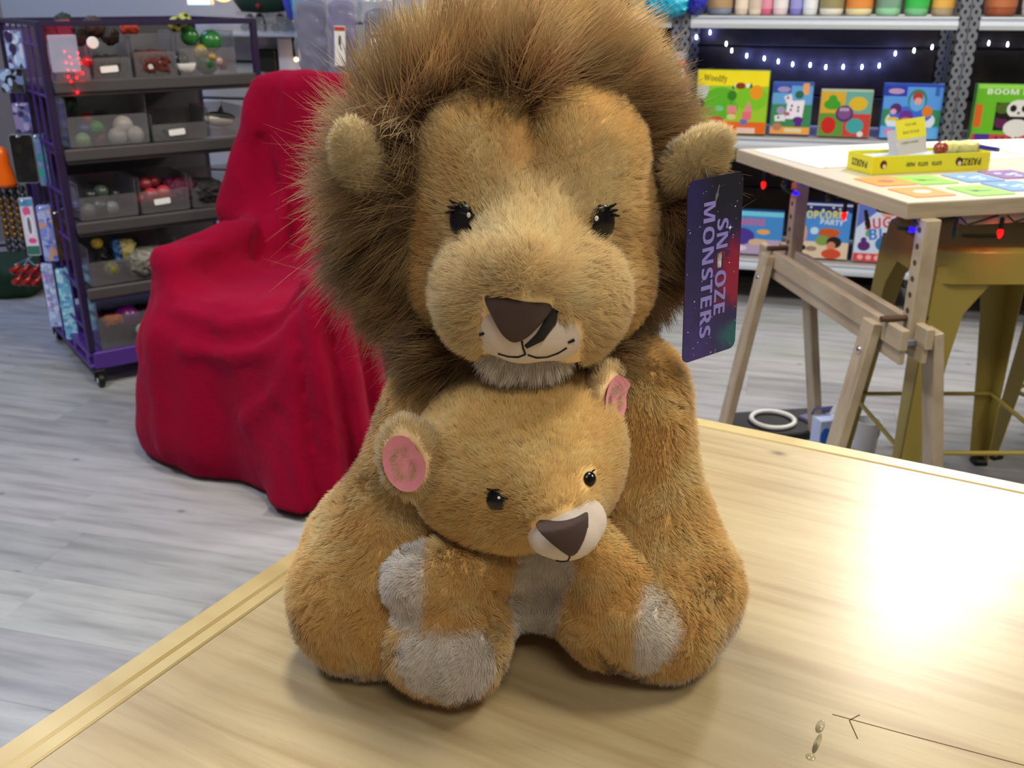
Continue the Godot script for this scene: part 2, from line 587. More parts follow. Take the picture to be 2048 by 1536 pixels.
# surface nets over field f in the box lo..hi
func skin(f: Callable, lo: Vector3, hi: Vector3, cell: float) -> Geo:
	var n := Vector3i(((hi - lo) / cell).ceil()) + Vector3i(2, 2, 2)
	n = Vector3i((n.x + 3) / 4 * 4, (n.y + 3) / 4 * 4, (n.z + 3) / 4 * 4)
	var val := PackedFloat32Array()
	val.resize(n.x * n.y * n.z)
	var sx := n.y * n.z
	var sy := n.z
	for bx in n.x / 4:
		for by in n.y / 4:
			for bz in n.z / 4:
				var d: float = f.call(lo + Vector3(bx * 4 + 1.5, by * 4 + 1.5, bz * 4 + 1.5) * cell)
				var far := absf(d) > cell * 6.0
				for x in 4:
					for y in 4:
						var at := (bx * 4 + x) * sx + (by * 4 + y) * sy + bz * 4
						for z in 4:
							val[at + z] = d if far else f.call(lo + Vector3(bx * 4 + x, by * 4 + y, bz * 4 + z) * cell)
	var id := {}
	var g := Geo.new()
	var offs := [0, sx, sy, sx + sy, 1, sx + 1, sy + 1, sx + sy + 1]
	var cor := [Vector3(0, 0, 0), Vector3(1, 0, 0), Vector3(0, 1, 0), Vector3(1, 1, 0), Vector3(0, 0, 1), Vector3(1, 0, 1), Vector3(0, 1, 1), Vector3(1, 1, 1)]
	var edges := [[0, 1], [2, 3], [4, 5], [6, 7], [0, 2], [1, 3], [4, 6], [5, 7], [0, 4], [1, 5], [2, 6], [3, 7]]
	for x in n.x - 1:
		for y in n.y - 1:
			var row := x * sx + y * sy
			for z in n.z - 1:
				var at := row + z
				if absf(val[at]) > cell * 4.5: continue
				var neg := 0
				for o in offs:
					if val[at + o] < 0.0: neg += 1
				if neg == 0 or neg == 8: continue
				var s := Vector3.ZERO
				var c := 0
				for e in edges:
					var va := val[at + offs[e[0]]]
					var vb := val[at + offs[e[1]]]
					if (va < 0.0) != (vb < 0.0):
						s += (cor[e[0]] as Vector3).lerp(cor[e[1]], va / (va - vb))
						c += 1
				id[at] = g.V.size()
				g.V.append(lo + (Vector3(x, y, z) + s / c) * cell)
	var norm := PackedVector3Array()
	norm.resize(g.V.size())
	var dirs := [[sx, sy, 1], [sy, 1, sx], [1, sx, sy]]
	for at in id:
		for d in dirs:
			var va := val[at]
			var vb := val[at + d[0]]
			if (va < 0.0) == (vb < 0.0): continue
			if not (id.has(at - d[1]) and id.has(at - d[2]) and id.has(at - d[1] - d[2])): continue
			var q := [id[at], id[at - d[1]], id[at - d[1] - d[2]], id[at - d[2]]]
			if va < 0.0: q.reverse()
			for t in [[0, 1, 2], [0, 2, 3]]:
				var a: int = q[t[0]]
				var b: int = q[t[1]]
				var e: int = q[t[2]]
				g.I.append_array(PackedInt32Array([a, b, e]))
				var w := (g.V[e] - g.V[a]).cross(g.V[b] - g.V[a])
				norm[a] += w
				norm[b] += w
				norm[e] += w
	for i in norm.size():
		norm[i] = norm[i].normalized()
	# make sure that normals look outwards
	var probe := 0.0
	for i in range(0, norm.size(), maxi(1, norm.size() / 40)):
		probe += f.call(g.V[i] + norm[i] * cell) - f.call(g.V[i] - norm[i] * cell)
	if probe < 0.0:
		for i in norm.size(): norm[i] = -norm[i]
		for i in range(0, g.I.size(), 3):
			var t := g.I[i]
			g.I[i] = g.I[i + 1]
			g.I[i + 1] = t
	g.N = norm
	g.U.resize(g.V.size())
	g.C.resize(g.V.size())
	return g

func paint(g: Geo, col: Callable) -> void:
	g.use_color = true
	for i in g.V.size():
		g.C[i] = col.call(g.V[i], g.N[i])

# a small lock of fur: blades that lean to +x, root at the origin, about 1 tall
func lock_mesh(blades: int, spread: float, width: float, lean: float, clump: float, root_tone: float, segs: int, upright: float, the_seed: int) -> ArrayMesh:
	var r := RandomNumberGenerator.new()
	r.seed = the_seed
	var g := Geo.new()
	g.use_color = true
	for b in blades:
		var a := r.randf() * TAU
		var rad := sqrt(r.randf()) * spread
		var root := Vector3(cos(a) * rad, -0.08, sin(a) * rad)
		var h := r.randf_range(0.7, 1.08)
		var tip := Vector3(root.x * (1.0 - clump) + lean * h + r.randf_range(-0.12, 0.12), h, root.z * (1.0 - clump) + r.randf_range(-0.16, 0.16))
		var mid := root.lerp(tip, 0.5) + Vector3(-lean * 0.16, 0.06, 0)
		var k0 := g.V.size()
		# three-sided blades, so that an outer face is always the one seen
		for i in segs + 1:
			var t := float(i) / segs
			var p := root.lerp(mid, t).lerp(mid.lerp(tip, t), t)
			var w := width * (1.0 - 0.9 * t * t) * 0.5
			var bn := Vector3(-lean, 1.0, r.randf_range(-0.25, 0.25)).normalized().lerp(Vector3.UP, upright).normalized()
			g.tint = Color(lerpf(0.5 + 0.5 * root_tone, 1.0, t), lerpf(root_tone, 1.0, t), lerpf(root_tone * 0.75, 1.0, t))
			for s in 3:
				var o: Vector3 = [Vector3(0, 0, w), Vector3(0, 0, -w), Vector3(-0.6 * w, 0.8 * w, 0)][s]
				g.vert(p + o, (bn + o / w * 0.35).normalized())
		for i in segs:
			for s in 3:
				var k := k0 + i * 3 + s
				var k2 := k0 + i * 3 + (s + 1) % 3
				var c := (g.V[k0 + i * 3] + g.V[k0 + i * 3 + 1] + g.V[k0 + i * 3 + 2]) / 3.0
				var outw := (g.V[k] + g.V[k2]) * 0.5 - c
				for q in [[k, k2, k2 + 3], [k, k2 + 3, k + 3]]:
					if (g.V[q[1]] - g.V[q[0]]).cross(g.V[q[2]] - g.V[q[0]]).dot(outw) > 0.0:
						g.I.append_array(PackedInt32Array([q[0], q[2], q[1]]))
					else:
						g.I.append_array(PackedInt32Array([q[0], q[1], q[2]]))
	return g.mesh()

# plants locks over the surface of g. per: function (point, normal) -> [direction, length, colour] or null
func grow(g: Geo, parent: Node3D, called: String, lock: ArrayMesh, mat: Material, per_m2: float, girth: float, per: Callable, the_seed: int) -> MultiMeshInstance3D:
	var r := RandomNumberGenerator.new()
	r.seed = the_seed
	var xs: Array[Transform3D] = []
	var cs := PackedColorArray()
	var owed := 0.0
	for i in range(0, g.I.size(), 3):
		var a := g.V[g.I[i]]
		var b := g.V[g.I[i + 1]]
		var c := g.V[g.I[i + 2]]
		owed += (b - a).cross(c - a).length() * 0.5 * per_m2
		while owed > r.randf():
			owed -= 1.0
			var u := r.randf()
			var v := r.randf()
			if u + v > 1.0:
				u = 1.0 - u
				v = 1.0 - v
			var p := a + (b - a) * u + (c - a) * v
			var n := (g.N[g.I[i]] * (1.0 - u - v) + g.N[g.I[i + 1]] * u + g.N[g.I[i + 2]] * v).normalized()
			var got = per.call(p, n)
			if got == null: continue
			var dir: Vector3 = got[0]
			var len: float = got[1] * r.randf_range(0.78, 1.15)
			var x := (dir - n * dir.dot(n) + Vector3(r.randf() - 0.5, r.randf() - 0.5, r.randf() - 0.5) * 0.5)
			x = (x - n * x.dot(n)).normalized()
			var z := x.cross(n)
			var wide := girth * r.randf_range(0.8, 1.2)
			xs.append(Transform3D(Basis(x * len, n * len, z * wide), p))
			var col: Color = got[2]
			var k := r.randf_range(0.9, 1.1)
			cs.append(Color(minf(col.r * k, 1), minf(col.g * k, 1), minf(col.b * k, 1)))
	var mm := MultiMesh.new()
	mm.transform_format = MultiMesh.TRANSFORM_3D
	mm.use_colors = true
	mm.mesh = lock
	mm.instance_count = xs.size()
	for i in xs.size():
		mm.set_instance_transform(i, xs[i])
		mm.set_instance_color(i, cs[i])
	var o := MultiMeshInstance3D.new()
	o.name = called
	o.multimesh = mm
	o.material_override = mat
	o.set_meta("kind", "stuff")
	parent.add_child(o, true)
	return o

func fur_material(tone: Color, gloss: float, glow_through: float) -> StandardMaterial3D:
	var m := StandardMaterial3D.new()
	m.albedo_color = tone
	m.vertex_color_use_as_albedo = true
	m.roughness = gloss
	m.metallic_specular = 0.35
	m.cull_mode = BaseMaterial3D.CULL_DISABLED
	m.backlight_enabled = true
	m.backlight = Color(glow_through, glow_through, glow_through)
	m.rim_enabled = true
	m.rim = 0.9
	m.rim_tint = 0.5
	return m

# direction field that swirls, so that the pile parts and clumps
func swirl(p: Vector3, scale: float, seed_off := 0.0) -> Vector3:
	var q := p * scale + Vector3(seed_off, 0, 0)
	return Vector3(noise_a.get_noise_3dv(q), noise_a.get_noise_3dv(q + Vector3(17, 5, 3)), noise_b.get_noise_3dv(q))

static func above(edge: float, x: float) -> float:
	return 1.0 if x >= edge else 0.0

# ------------------------------------------------------------------ plush toys
const GOLD := Color(0.95, 0.675, 0.29)
const APRICOT := Color(0.89, 0.515, 0.175)
const CREAM := Color(0.975, 0.86, 0.56)
const MILK := Color(0.95, 0.88, 0.84)

func plush_tone(p: Vector3) -> Color:
	var k := noise_b.get_noise_3dv(p * 22.0 + Vector3(4, 0, 9)) * 0.9 + noise_a.get_noise_3dv(p * 70.0) * 0.5
	return GOLD.lerp(APRICOT, clampf(0.5 + k * 1.0, 0.0, 1.0)).lerp(CREAM, clampf(-k * 0.5 - 0.05, 0.0, 0.35))

# first point of field f met from p along dir
func meet(f: Callable, p: Vector3, dir: Vector3) -> Vector3:
	for i in 60:
		var d: float = f.call(p)
		if absf(d) < 0.0002: break
		p += dir * d * 0.9
	return p

func normal_at(f: Callable, p: Vector3) -> Vector3:
	var e := 0.002
	return Vector3(f.call(p + Vector3(e, 0, 0)) - f.call(p - Vector3(e, 0, 0)), f.call(p + Vector3(0, e, 0)) - f.call(p - Vector3(0, e, 0)), f.call(p + Vector3(0, 0, e)) - f.call(p - Vector3(0, 0, e))).normalized()

# an embroidered eye: lens, glint and lashes. out: the side the lashes point to (+1 or -1)
func plush_eye(parent: Node3D, at: Vector3, n: Vector3, rx: float, ry: float, out: float, lashes: int) -> void:
	var xf := Transform3D(Basis.looking_at(-n, Vector3.UP), at + n * 0.0012)
	var g := Geo.new()
	g.ell(xf, Vector3(rx, ry, rx * 0.45), 20)
	var e := g.build("eye", M.eye, parent)
	var h := Geo.new()
	h.ell(xf * Transform3D(Basis(), Vector3(rx * 0.55 * (-1.0 if lashes > 2 and out > 0.0 else 1.0) * (1.0 if lashes > 2 else 0.4), ry * 0.3, rx * 0.36)), Vector3(rx * 0.16, ry * 0.15, rx * 0.1), 10)
	h.build("glint", M.white_thread, e)
	for i in lashes:
		var l := Geo.new()
		var a0 := Vector3(out * rx * (0.5 + 0.16 * i), ry * (0.85 - 0.22 * i), rx * 0.2)
		var a1 := a0 + Vector3(out * rx * 0.2, ry * (0.12 - 0.06 * i), rx * 0.25)
		var a2 := a1 + Vector3(out * rx * 0.16, ry * (0.1 - 0.06 * i), rx * 0.1)
		l.tube([xf * a0, xf * a1, xf * a2], [rx * 0.13, rx * 0.1, rx * 0.05], 6)
		l.build("eyelash", M.black_thread, e)

func ear_part(parent: Node3D, at: Vector3, face_dir: Vector3, up: Vector3, w: float, h: float, col: Callable, inner: Material, lock: ArrayMesh, the_seed: int, fur_len: float) -> void:
	var z := face_dir.normalized()
	var x := up.cross(z).normalized()
	var b := Basis(x, z.cross(x), z)
	var inv := b.inverse()
	var f := func(p: Vector3) -> float:
		var q: Vector3 = inv * (p - at)
		var bowl := Vector3(q.x / w, q.y / h, (q.z + 0.25 * w) / (w * 0.42))
		var d := (bowl.length() - 1.0) * w * 0.42
		var scoop := (Vector3(q.x / (w * 0.72), (q.y + h * 0.05) / (h * 0.72), (q.z - w * 0.28) / (w * 0.42)).length() - 1.0) * w * 0.42
		return maxf(d, -scoop) if inner != null else d
	var r := maxf(w, h) * 1.25
	var g := skin(f, at - Vector3(r, r, r), at + Vector3(r, r, r), r / 14.0)
	paint(g, col)
	var e := g.build("ear", M.plush_skin, parent)
	grow(g, e, "fur", lock, M.fur, 260000.0, maxf(fur_len * 0.6, 0.0034), func(p: Vector3, n: Vector3):
		var q: Vector3 = inv * (p - at)
		if q.z > -0.06 * w and Vector2(q.x / (w * 0.8), q.y / (h * 0.8)).length() < 1.06 and n.dot(z) > 0.2 and inner != null: return null
		return [(p - at).normalized() + up * 0.2, fur_len, col.call(p, n)], the_seed)
	if inner:
		var i := Geo.new()
		var segs := 22
		var rings := 6
		var cidx := i.vert(b * Vector3(0, 0, w * 0.1) + at, z)
		for k in rings:
			var t := float(k + 1) / rings
			for s in segs:
				var a := TAU * s / segs
				var fold := 0.22 * w * exp(-pow(angle_difference(a, 0.6) / 0.35, 2.0)) * t - 0.07 * w * exp(-pow(angle_difference(a, 0.15) / 0.3, 2.0)) * t
				var q := Vector3(cos(a) * w * 0.76 * t, sin(a) * h * 0.76 * t - h * 0.03, w * 0.1 + w * 0.1 * t * t + fold)
				i.vert(at + b * q, (b * Vector3(-cos(a) * 0.35 * t, -sin(a) * 0.35 * t, 1)).normalized())
		for s in segs:
			i.face(cidx, cidx + 1 + s, cidx + 1 + (s + 1) % segs)
			for k in rings - 1:
				var a := cidx + 1 + k * segs + s
				var c := cidx + 1 + k * segs + (s + 1) % segs
				i.face(a, c, c + segs)
				i.face(a, c + segs, a + segs)
		i.build("inner_ear", inner, e)

func build_lion() -> void:
	var base := Vector3(0.01, TABLE_TOP, -0.62)
	var t := thing("plush_lion", "large sitting plush lion with shaggy brown mane and golden fur, hugging a smaller plush cub", "plush toy", base)
	var W := func(x: float, h: float, z: float) -> Vector3: return Vector3(x - 0.01, h, z + 0.62)
	var plush_lock := lock_mesh(9, 0.6, 0.085, 0.75, 0.35, 0.8, 3, 0.85, 21)
	# ---- body: pear-shaped trunk, two arms that reach the table, two haunches with feet
	var bones := [
		[W.call(0.012, 0.075, -0.655), W.call(0.018, 0.2, -0.65), 0.085, 0.062],
		[W.call(-0.042, 0.165, -0.625), W.call(-0.075, 0.08, -0.592), 0.04, 0.04],
		[W.call(-0.075, 0.08, -0.592), W.call(-0.096, 0.036, -0.572), 0.038, 0.036],
		[W.call(-0.095, 0.055, -0.6), W.call(-0.104, 0.05, -0.575), 0.05, 0.042],
		[W.call(-0.1, 0.036, -0.565), W.call(-0.066, 0.035, -0.552), 0.035, 0.03],
		[W.call(0.078, 0.168, -0.625), W.call(0.09, 0.09, -0.602), 0.04, 0.037],
		[W.call(0.09, 0.09, -0.602), W.call(0.09, 0.045, -0.565), 0.034, 0.034],
		[W.call(0.1, 0.052, -0.605), W.call(0.107, 0.045, -0.585), 0.047, 0.044],
		[W.call(0.109, 0.04, -0.58), W.call(0.098, 0.034, -0.552), 0.039, 0.033],
	]
	var body_field := func(p: Vector3) -> float:
		var d := blob(p, bones, 0.022)
		return maxf(d, 0.004 - p.y) + noise_a.get_noise_3dv(p * 55.0) * 0.0022
	var body_col := func(p: Vector3, n: Vector3) -> Color:
		var c := plush_tone(p)
		var tip := maxf(smoothstep(0.022, 0.008, p.y), smoothstep(0.113, 0.13, p.x) * smoothstep(0.05, 0.02, p.y))
		return c.lerp(MILK, tip * 0.85)
	var g := skin(body_field, Vector3(-0.19, -0.005, -0.14), Vector3(0.19, 0.29, 0.12), 0.0062)
	paint(g, body_col)
	var body := g.build("body", M.plush_skin, t)
	grow(g, body, "fur", plush_lock, M.fur, 190000.0, 0.0046, func(p: Vector3, n: Vector3):
		if p.y < 0.004 or n.y < -0.75: return null
		var back := 1.0 if p.z > -0.06 else 0.55
		if back < 1.0 and rnd.randf() > 0.6: return null
		var dir := Vector3(p.x * 1.5, -1.0, 0.25) + swirl(p, 26.0) * 2.2
		return [dir, 0.0056 + 0.0012 * noise_b.get_noise_3dv(p * 60.0), body_col.call(p, n)], 101)
	# ---- head with two brow lobes, cheeks and a broad muzzle
	var hb := [
		[W.call(-0.013, 0.292, -0.645), W.call(0.037, 0.29, -0.645), 0.059, 0.059],
		[W.call(-0.0145, 0.326, -0.613), W.call(-0.014, 0.3, -0.608), 0.0405, 0.042],
		[W.call(0.0395, 0.329, -0.613), W.call(0.038, 0.3, -0.608), 0.0405, 0.042],
		[W.call(-0.022, 0.258, -0.612), W.call(0.046, 0.254, -0.612), 0.042, 0.042],
	]
	var snout := [
		[W.call(-0.0095, 0.261, -0.569), W.call(0.032, 0.257, -0.569), 0.034, 0.034],
		[W.call(-0.012, 0.25, -0.566), W.call(0.032, 0.246, -0.566), 0.031, 0.031],
		[W.call(0.011, 0.303, -0.594), W.call(0.007, 0.274, -0.549), 0.03, 0.027],
	]
	var head_field := func(p: Vector3) -> float:
		var d := smin(blob(p, hb, 0.012), blob(p, snout, 0.012), 0.006)
		var cx: float = p.x - 0.002
		var seam := 0.008 * exp(-cx * cx / 0.00004) * smoothstep(0.315, 0.365, p.y) + 0.0025 * exp(-cx * cx / 0.00001) * smoothstep(0.29, 0.32, p.y)
		return d + seam + noise_a.get_noise_3dv(p * 60.0) * 0.0013
	var head_col := func(p: Vector3, n: Vector3) -> Color:
		var c := plush_tone(p)
		var muz := smoothstep(0.03, 0.055, p.z)
		var cheek: float = smoothstep(0.035, 0.0, absf(p.y - 0.255)) * smoothstep(0.045, 0.07, absf(p.x - 0.002))
		return c.lerp(CREAM, muz * 0.45).lerp(APRICOT, cheek * 0.5)
	var hg := skin(head_field, Vector3(-0.11, 0.19, -0.11), Vector3(0.12, 0.39, 0.1), 0.0052)
	paint(hg, head_col)
	var head := hg.build("head", M.plush_skin, t)
	var nose_c: Vector3 = W.call(0.006, 0.262, -0.53)
	grow(hg, head, "fur", plush_lock, M.fur, 200000.0, 0.0044, func(p: Vector3, n: Vector3):
		if p.z < -0.05: return null
		if p.z > 0.045 and p.y < 0.252 and p.x > -0.026 and p.x < 0.031: return null
		if p.z > 0.05 and p.y < 0.267 and absf(p.x + 0.0065) < 0.021: return null
		for e in [Vector3(-0.0365, 0.298, 0), Vector3(0.042, 0.297, 0)]:
			if Vector2(p.x - e.x, p.y - e.y).length() < 0.0072 and p.z > 0.0: return null
		var away: Vector3 = p - nose_c
		var dir: Vector3 = Vector3(away.x, away.y * 0.9, away.z * 0.6).normalized() + Vector3(0, -0.1, 0) + swirl(p, 30.0, 3.0) * 1.1
		return [dir, 0.0054 + 0.0012 * noise_b.get_noise_3dv(p * 60.0), head_col.call(p, n)], 102)
	# ---- white velvet muzzle with stitched mouth, fur on the chin
	var mb := [
		[W.call(-0.008, 0.244, -0.553), W.call(-0.002, 0.246, -0.548), 0.02, 0.0215],
		[W.call(0.024, 0.243, -0.553), W.call(0.014, 0.245, -0.547), 0.0215, 0.0215],
		[W.call(0.004, 0.256, -0.553), W.call(0.006, 0.24, -0.55), 0.021, 0.02],
		[W.call(0.03, 0.252, -0.553), W.call(0.026, 0.243, -0.551), 0.0185, 0.02],
	]
	var muz_field := func(p: Vector3) -> float: return blob(p, mb, 0.006)
	var mg := skin(muz_field, Vector3(-0.05, 0.205, 0.03), Vector3(0.06, 0.295, 0.105), 0.003)
	var muz := mg.build("muzzle", M.velvet_white, t)
	var stitch := Geo.new()
	for line in [[[0.0055, 0.2405], [0.0062, 0.236], [0.0075, 0.2315]], [[0.0075, 0.2315], [0.0035, 0.2292], [-0.002, 0.229], [-0.008, 0.2305]], [[0.009, 0.2312], [0.014, 0.2286], [0.02, 0.2285], [0.026, 0.231], [0.031, 0.2345]]]:
		var pts := []
		for q in line:
			pts.append(meet(muz_field, W.call(q[0], q[1], -0.5), Vector3(0, 0, -1)) + Vector3(0, 0, 0.0002))
		stitch.tube(pts, 0.0006, 6)
	for q in [[-0.0165, 0.2425], [0.0335, 0.2385]]:
		var p: Vector3 = meet(muz_field, W.call(q[0], q[1], -0.5), Vector3(0, 0, -1))
		stitch.tube([p + Vector3(-0.002, -0.0006, 0), p + Vector3(0.0018, 0.0008, 0.0)], 0.0009, 6)
	stitch.build("mouth_stitching", M.black_thread, muz)
	var chb := [[W.call(-0.004, 0.2215, -0.562), W.call(0.018, 0.2215, -0.562), 0.0135, 0.0135]]
	var ch_field := func(p: Vector3) -> float: return blob(p, chb, 0.006)
	var cg := skin(ch_field, Vector3(-0.045, 0.19, 0.03), Vector3(0.05, 0.25, 0.09), 0.0035)
	paint(cg, func(p, n): return MILK)
	var chin := cg.build("chin", M.plush_skin, t)
	grow(cg, chin, "fur", plush_lock, M.fur, 170000.0, 0.005, func(p: Vector3, n: Vector3):
		if n.z < -0.4: return null
		return [Vector3(p.x * 6.0, -1, 0.35) + swirl(p, 90.0) * 0.6, 0.0085, Color(0.93, 0.88, 0.85)], 103)
	# ---- nose: a padded wedge of brown velvet with a darker side
	var nose_at: Vector3 = W.call(0.0028, 0.2545, -0.5285)
	var nf := func(p: Vector3) -> float:
		var q: Vector3 = p - nose_at
		q = Basis(Vector3(0, 0, 1), 0.13) * q
		var half: float = lerpf(0.0035, 0.024, clampf((q.y + 0.0165) / 0.029, 0.0, 1.0))
		var d := -smin(half - absf(q.x), minf(0.0115 - q.y, q.y + 0.0165), 0.008)
		var bulge := (Vector3(q.x / 0.03, (q.y + 0.002) / 0.0225, (q.z + 0.008) / 0.0165).length() - 1.0) * 0.014
		return -smin(-d * 0.8, -bulge, 0.004)
	var ng := skin(nf, nose_at + Vector3(-0.03, -0.025, -0.02), nose_at + Vector3(0.03, 0.02, 0.02), 0.0016)
	var nose := ng.build("nose", M.velvet_brown, t)
	var rim := Geo.new()
	var rp := []
	for q in [[0.0195, 0.0095], [0.0165, 0.0], [0.0105, -0.0085], [0.003, -0.0145]]:
		var p := nose_at + Vector3(q[0], q[1] - 0.003, 0.0)
		rp.append(meet(muz_field, p + Vector3(0.002, 0, 0.04), Vector3(0, 0, -1)))
	rim.tube(rp, [0.0035, 0.0036, 0.003, 0.0014], 8)
	rim.build("nose_edge", M.velvet_dark, nose)
	# ---- eyes
	for e in [[-0.0282, 0.3, -1.0], [0.0515, 0.2985, 1.0]]:
		var p: Vector3 = meet(head_field, W.call(e[0], e[1], -0.5), Vector3(0, 0, -1))
		plush_eye(t, p, (normal_at(head_field, p) + Vector3(0, 0.1, 0.8)).normalized(), 0.0078, 0.0108, e[2], 3)
	# ---- ears
	var ear_col := func(p: Vector3, n: Vector3) -> Color: return CREAM.lerp(plush_tone(p), 0.25)
	ear_part(t, W.call(-0.095, 0.3285, -0.61), Vector3(-0.25, -0.1, 1), Vector3(-0.2, 1, 0), 0.015, 0.021, ear_col, null, plush_lock, 104, 0.0048)
	ear_part(t, W.call(0.112, 0.326, -0.605), Vector3(0.25, -0.5, 1), Vector3(0.85, 1, 0), 0.017, 0.024, ear_col, null, plush_lock, 105, 0.0048)
	# ---- mane: a padded collar round the head with long hair
	var rim_b := []
	for i in 16:
		var a := TAU * i / 16
		var b := TAU * (i + 1) / 16
		rim_b.append([W.call(0.013 + cos(a) * 0.08, 0.288 + sin(a) * 0.082, -0.655), W.call(0.013 + cos(b) * 0.08, 0.288 + sin(b) * 0.082, -0.655), 0.027, 0.027])
	rim_b.append([W.call(0.013, 0.3, -0.69), W.call(0.013, 0.27, -0.69), 0.085, 0.08])
	rim_b.append([W.call(0.0125, 0.372, -0.612), W.call(0.0125, 0.362, -0.605), 0.013, 0.007])
	rim_b.append([W.call(-0.035, 0.2, -0.615), W.call(0.055, 0.2, -0.615), 0.026, 0.026])
	var mane_field := func(p: Vector3) -> float: return blob(p, rim_b, 0.02)
	var mane_g := skin(mane_field, Vector3(-0.14, 0.15, -0.17), Vector3(0.15, 0.42, 0.04), 0.0075)
	paint(mane_g, func(p, n): return Color(0.12, 0.066, 0.024))
	var mane := mane_g.build("mane", M.plush_skin, t)
	var mc: Vector3 = W.call(0.013, 0.288, -0.645)
	var hair := lock_mesh(11, 0.5, 0.03, 0.62, 0.82, 0.4, 5, 0.35, 33)
	var strands := lock_mesh(2, 0.4, 0.011, 0.5, 0.2, 0.8, 5, 0.35, 34)
	var mane_dir := func(p: Vector3, n: Vector3) -> Vector3:
		var rad: Vector3 = p - mc
		rad.z = 0.0
		rad = rad.normalized()
		var top := smoothstep(0.25, 0.8, rad.y)
		return rad * (0.75 - 0.3 * top) + Vector3(0, 0, -0.1) + Vector3(1.25, 0.1, -0.3) * top + Vector3(0, -0.45, 0.0) * (1.0 - top) + swirl(p, 22.0, 7.0) * 1.9
	var mane_tone := func(p: Vector3) -> Color:
		var up := smoothstep(0.33, 0.41, p.y)  # hair coloured paler towards the top, standing in for light from behind
		var k := clampf(0.22 + 0.7 * up + noise_b.get_noise_3dv(p * 34.0) * 1.0, 0.0, 1.0)
		return Color(0.29, 0.195, 0.085).lerp(Color(0.86, 0.65, 0.32), k)
	var hair_len := func(p: Vector3) -> float:
		var rad: Vector3 = (p - mc)
		rad.z = 0.0
		rad = rad.normalized()
		return 0.036 + 0.006 * smoothstep(0.0, -0.8, rad.x) - 0.015 * smoothstep(0.2, 0.9, rad.x) - 0.012 * smoothstep(-0.2, -0.8, rad.y)
	grow(mane_g, mane, "hair", hair, M.hair, 52000.0, 0.0115, func(p: Vector3, n: Vector3):
		if n.z < -0.75 and p.z < -0.12: return null
		return [mane_dir.call(p, n), hair_len.call(p), mane_tone.call(p)], 106)
	grow(mane_g, mane, "stray_hair", strands, M.hair, 9000.0, 0.02, func(p: Vector3, n: Vector3):
		if n.z < -0.5: return null
		return [mane_dir.call(p, n) + swirl(p, 200.0) * 1.2, hair_len.call(p) * 1.5, Color(0.75, 0.5, 0.25)], 107)

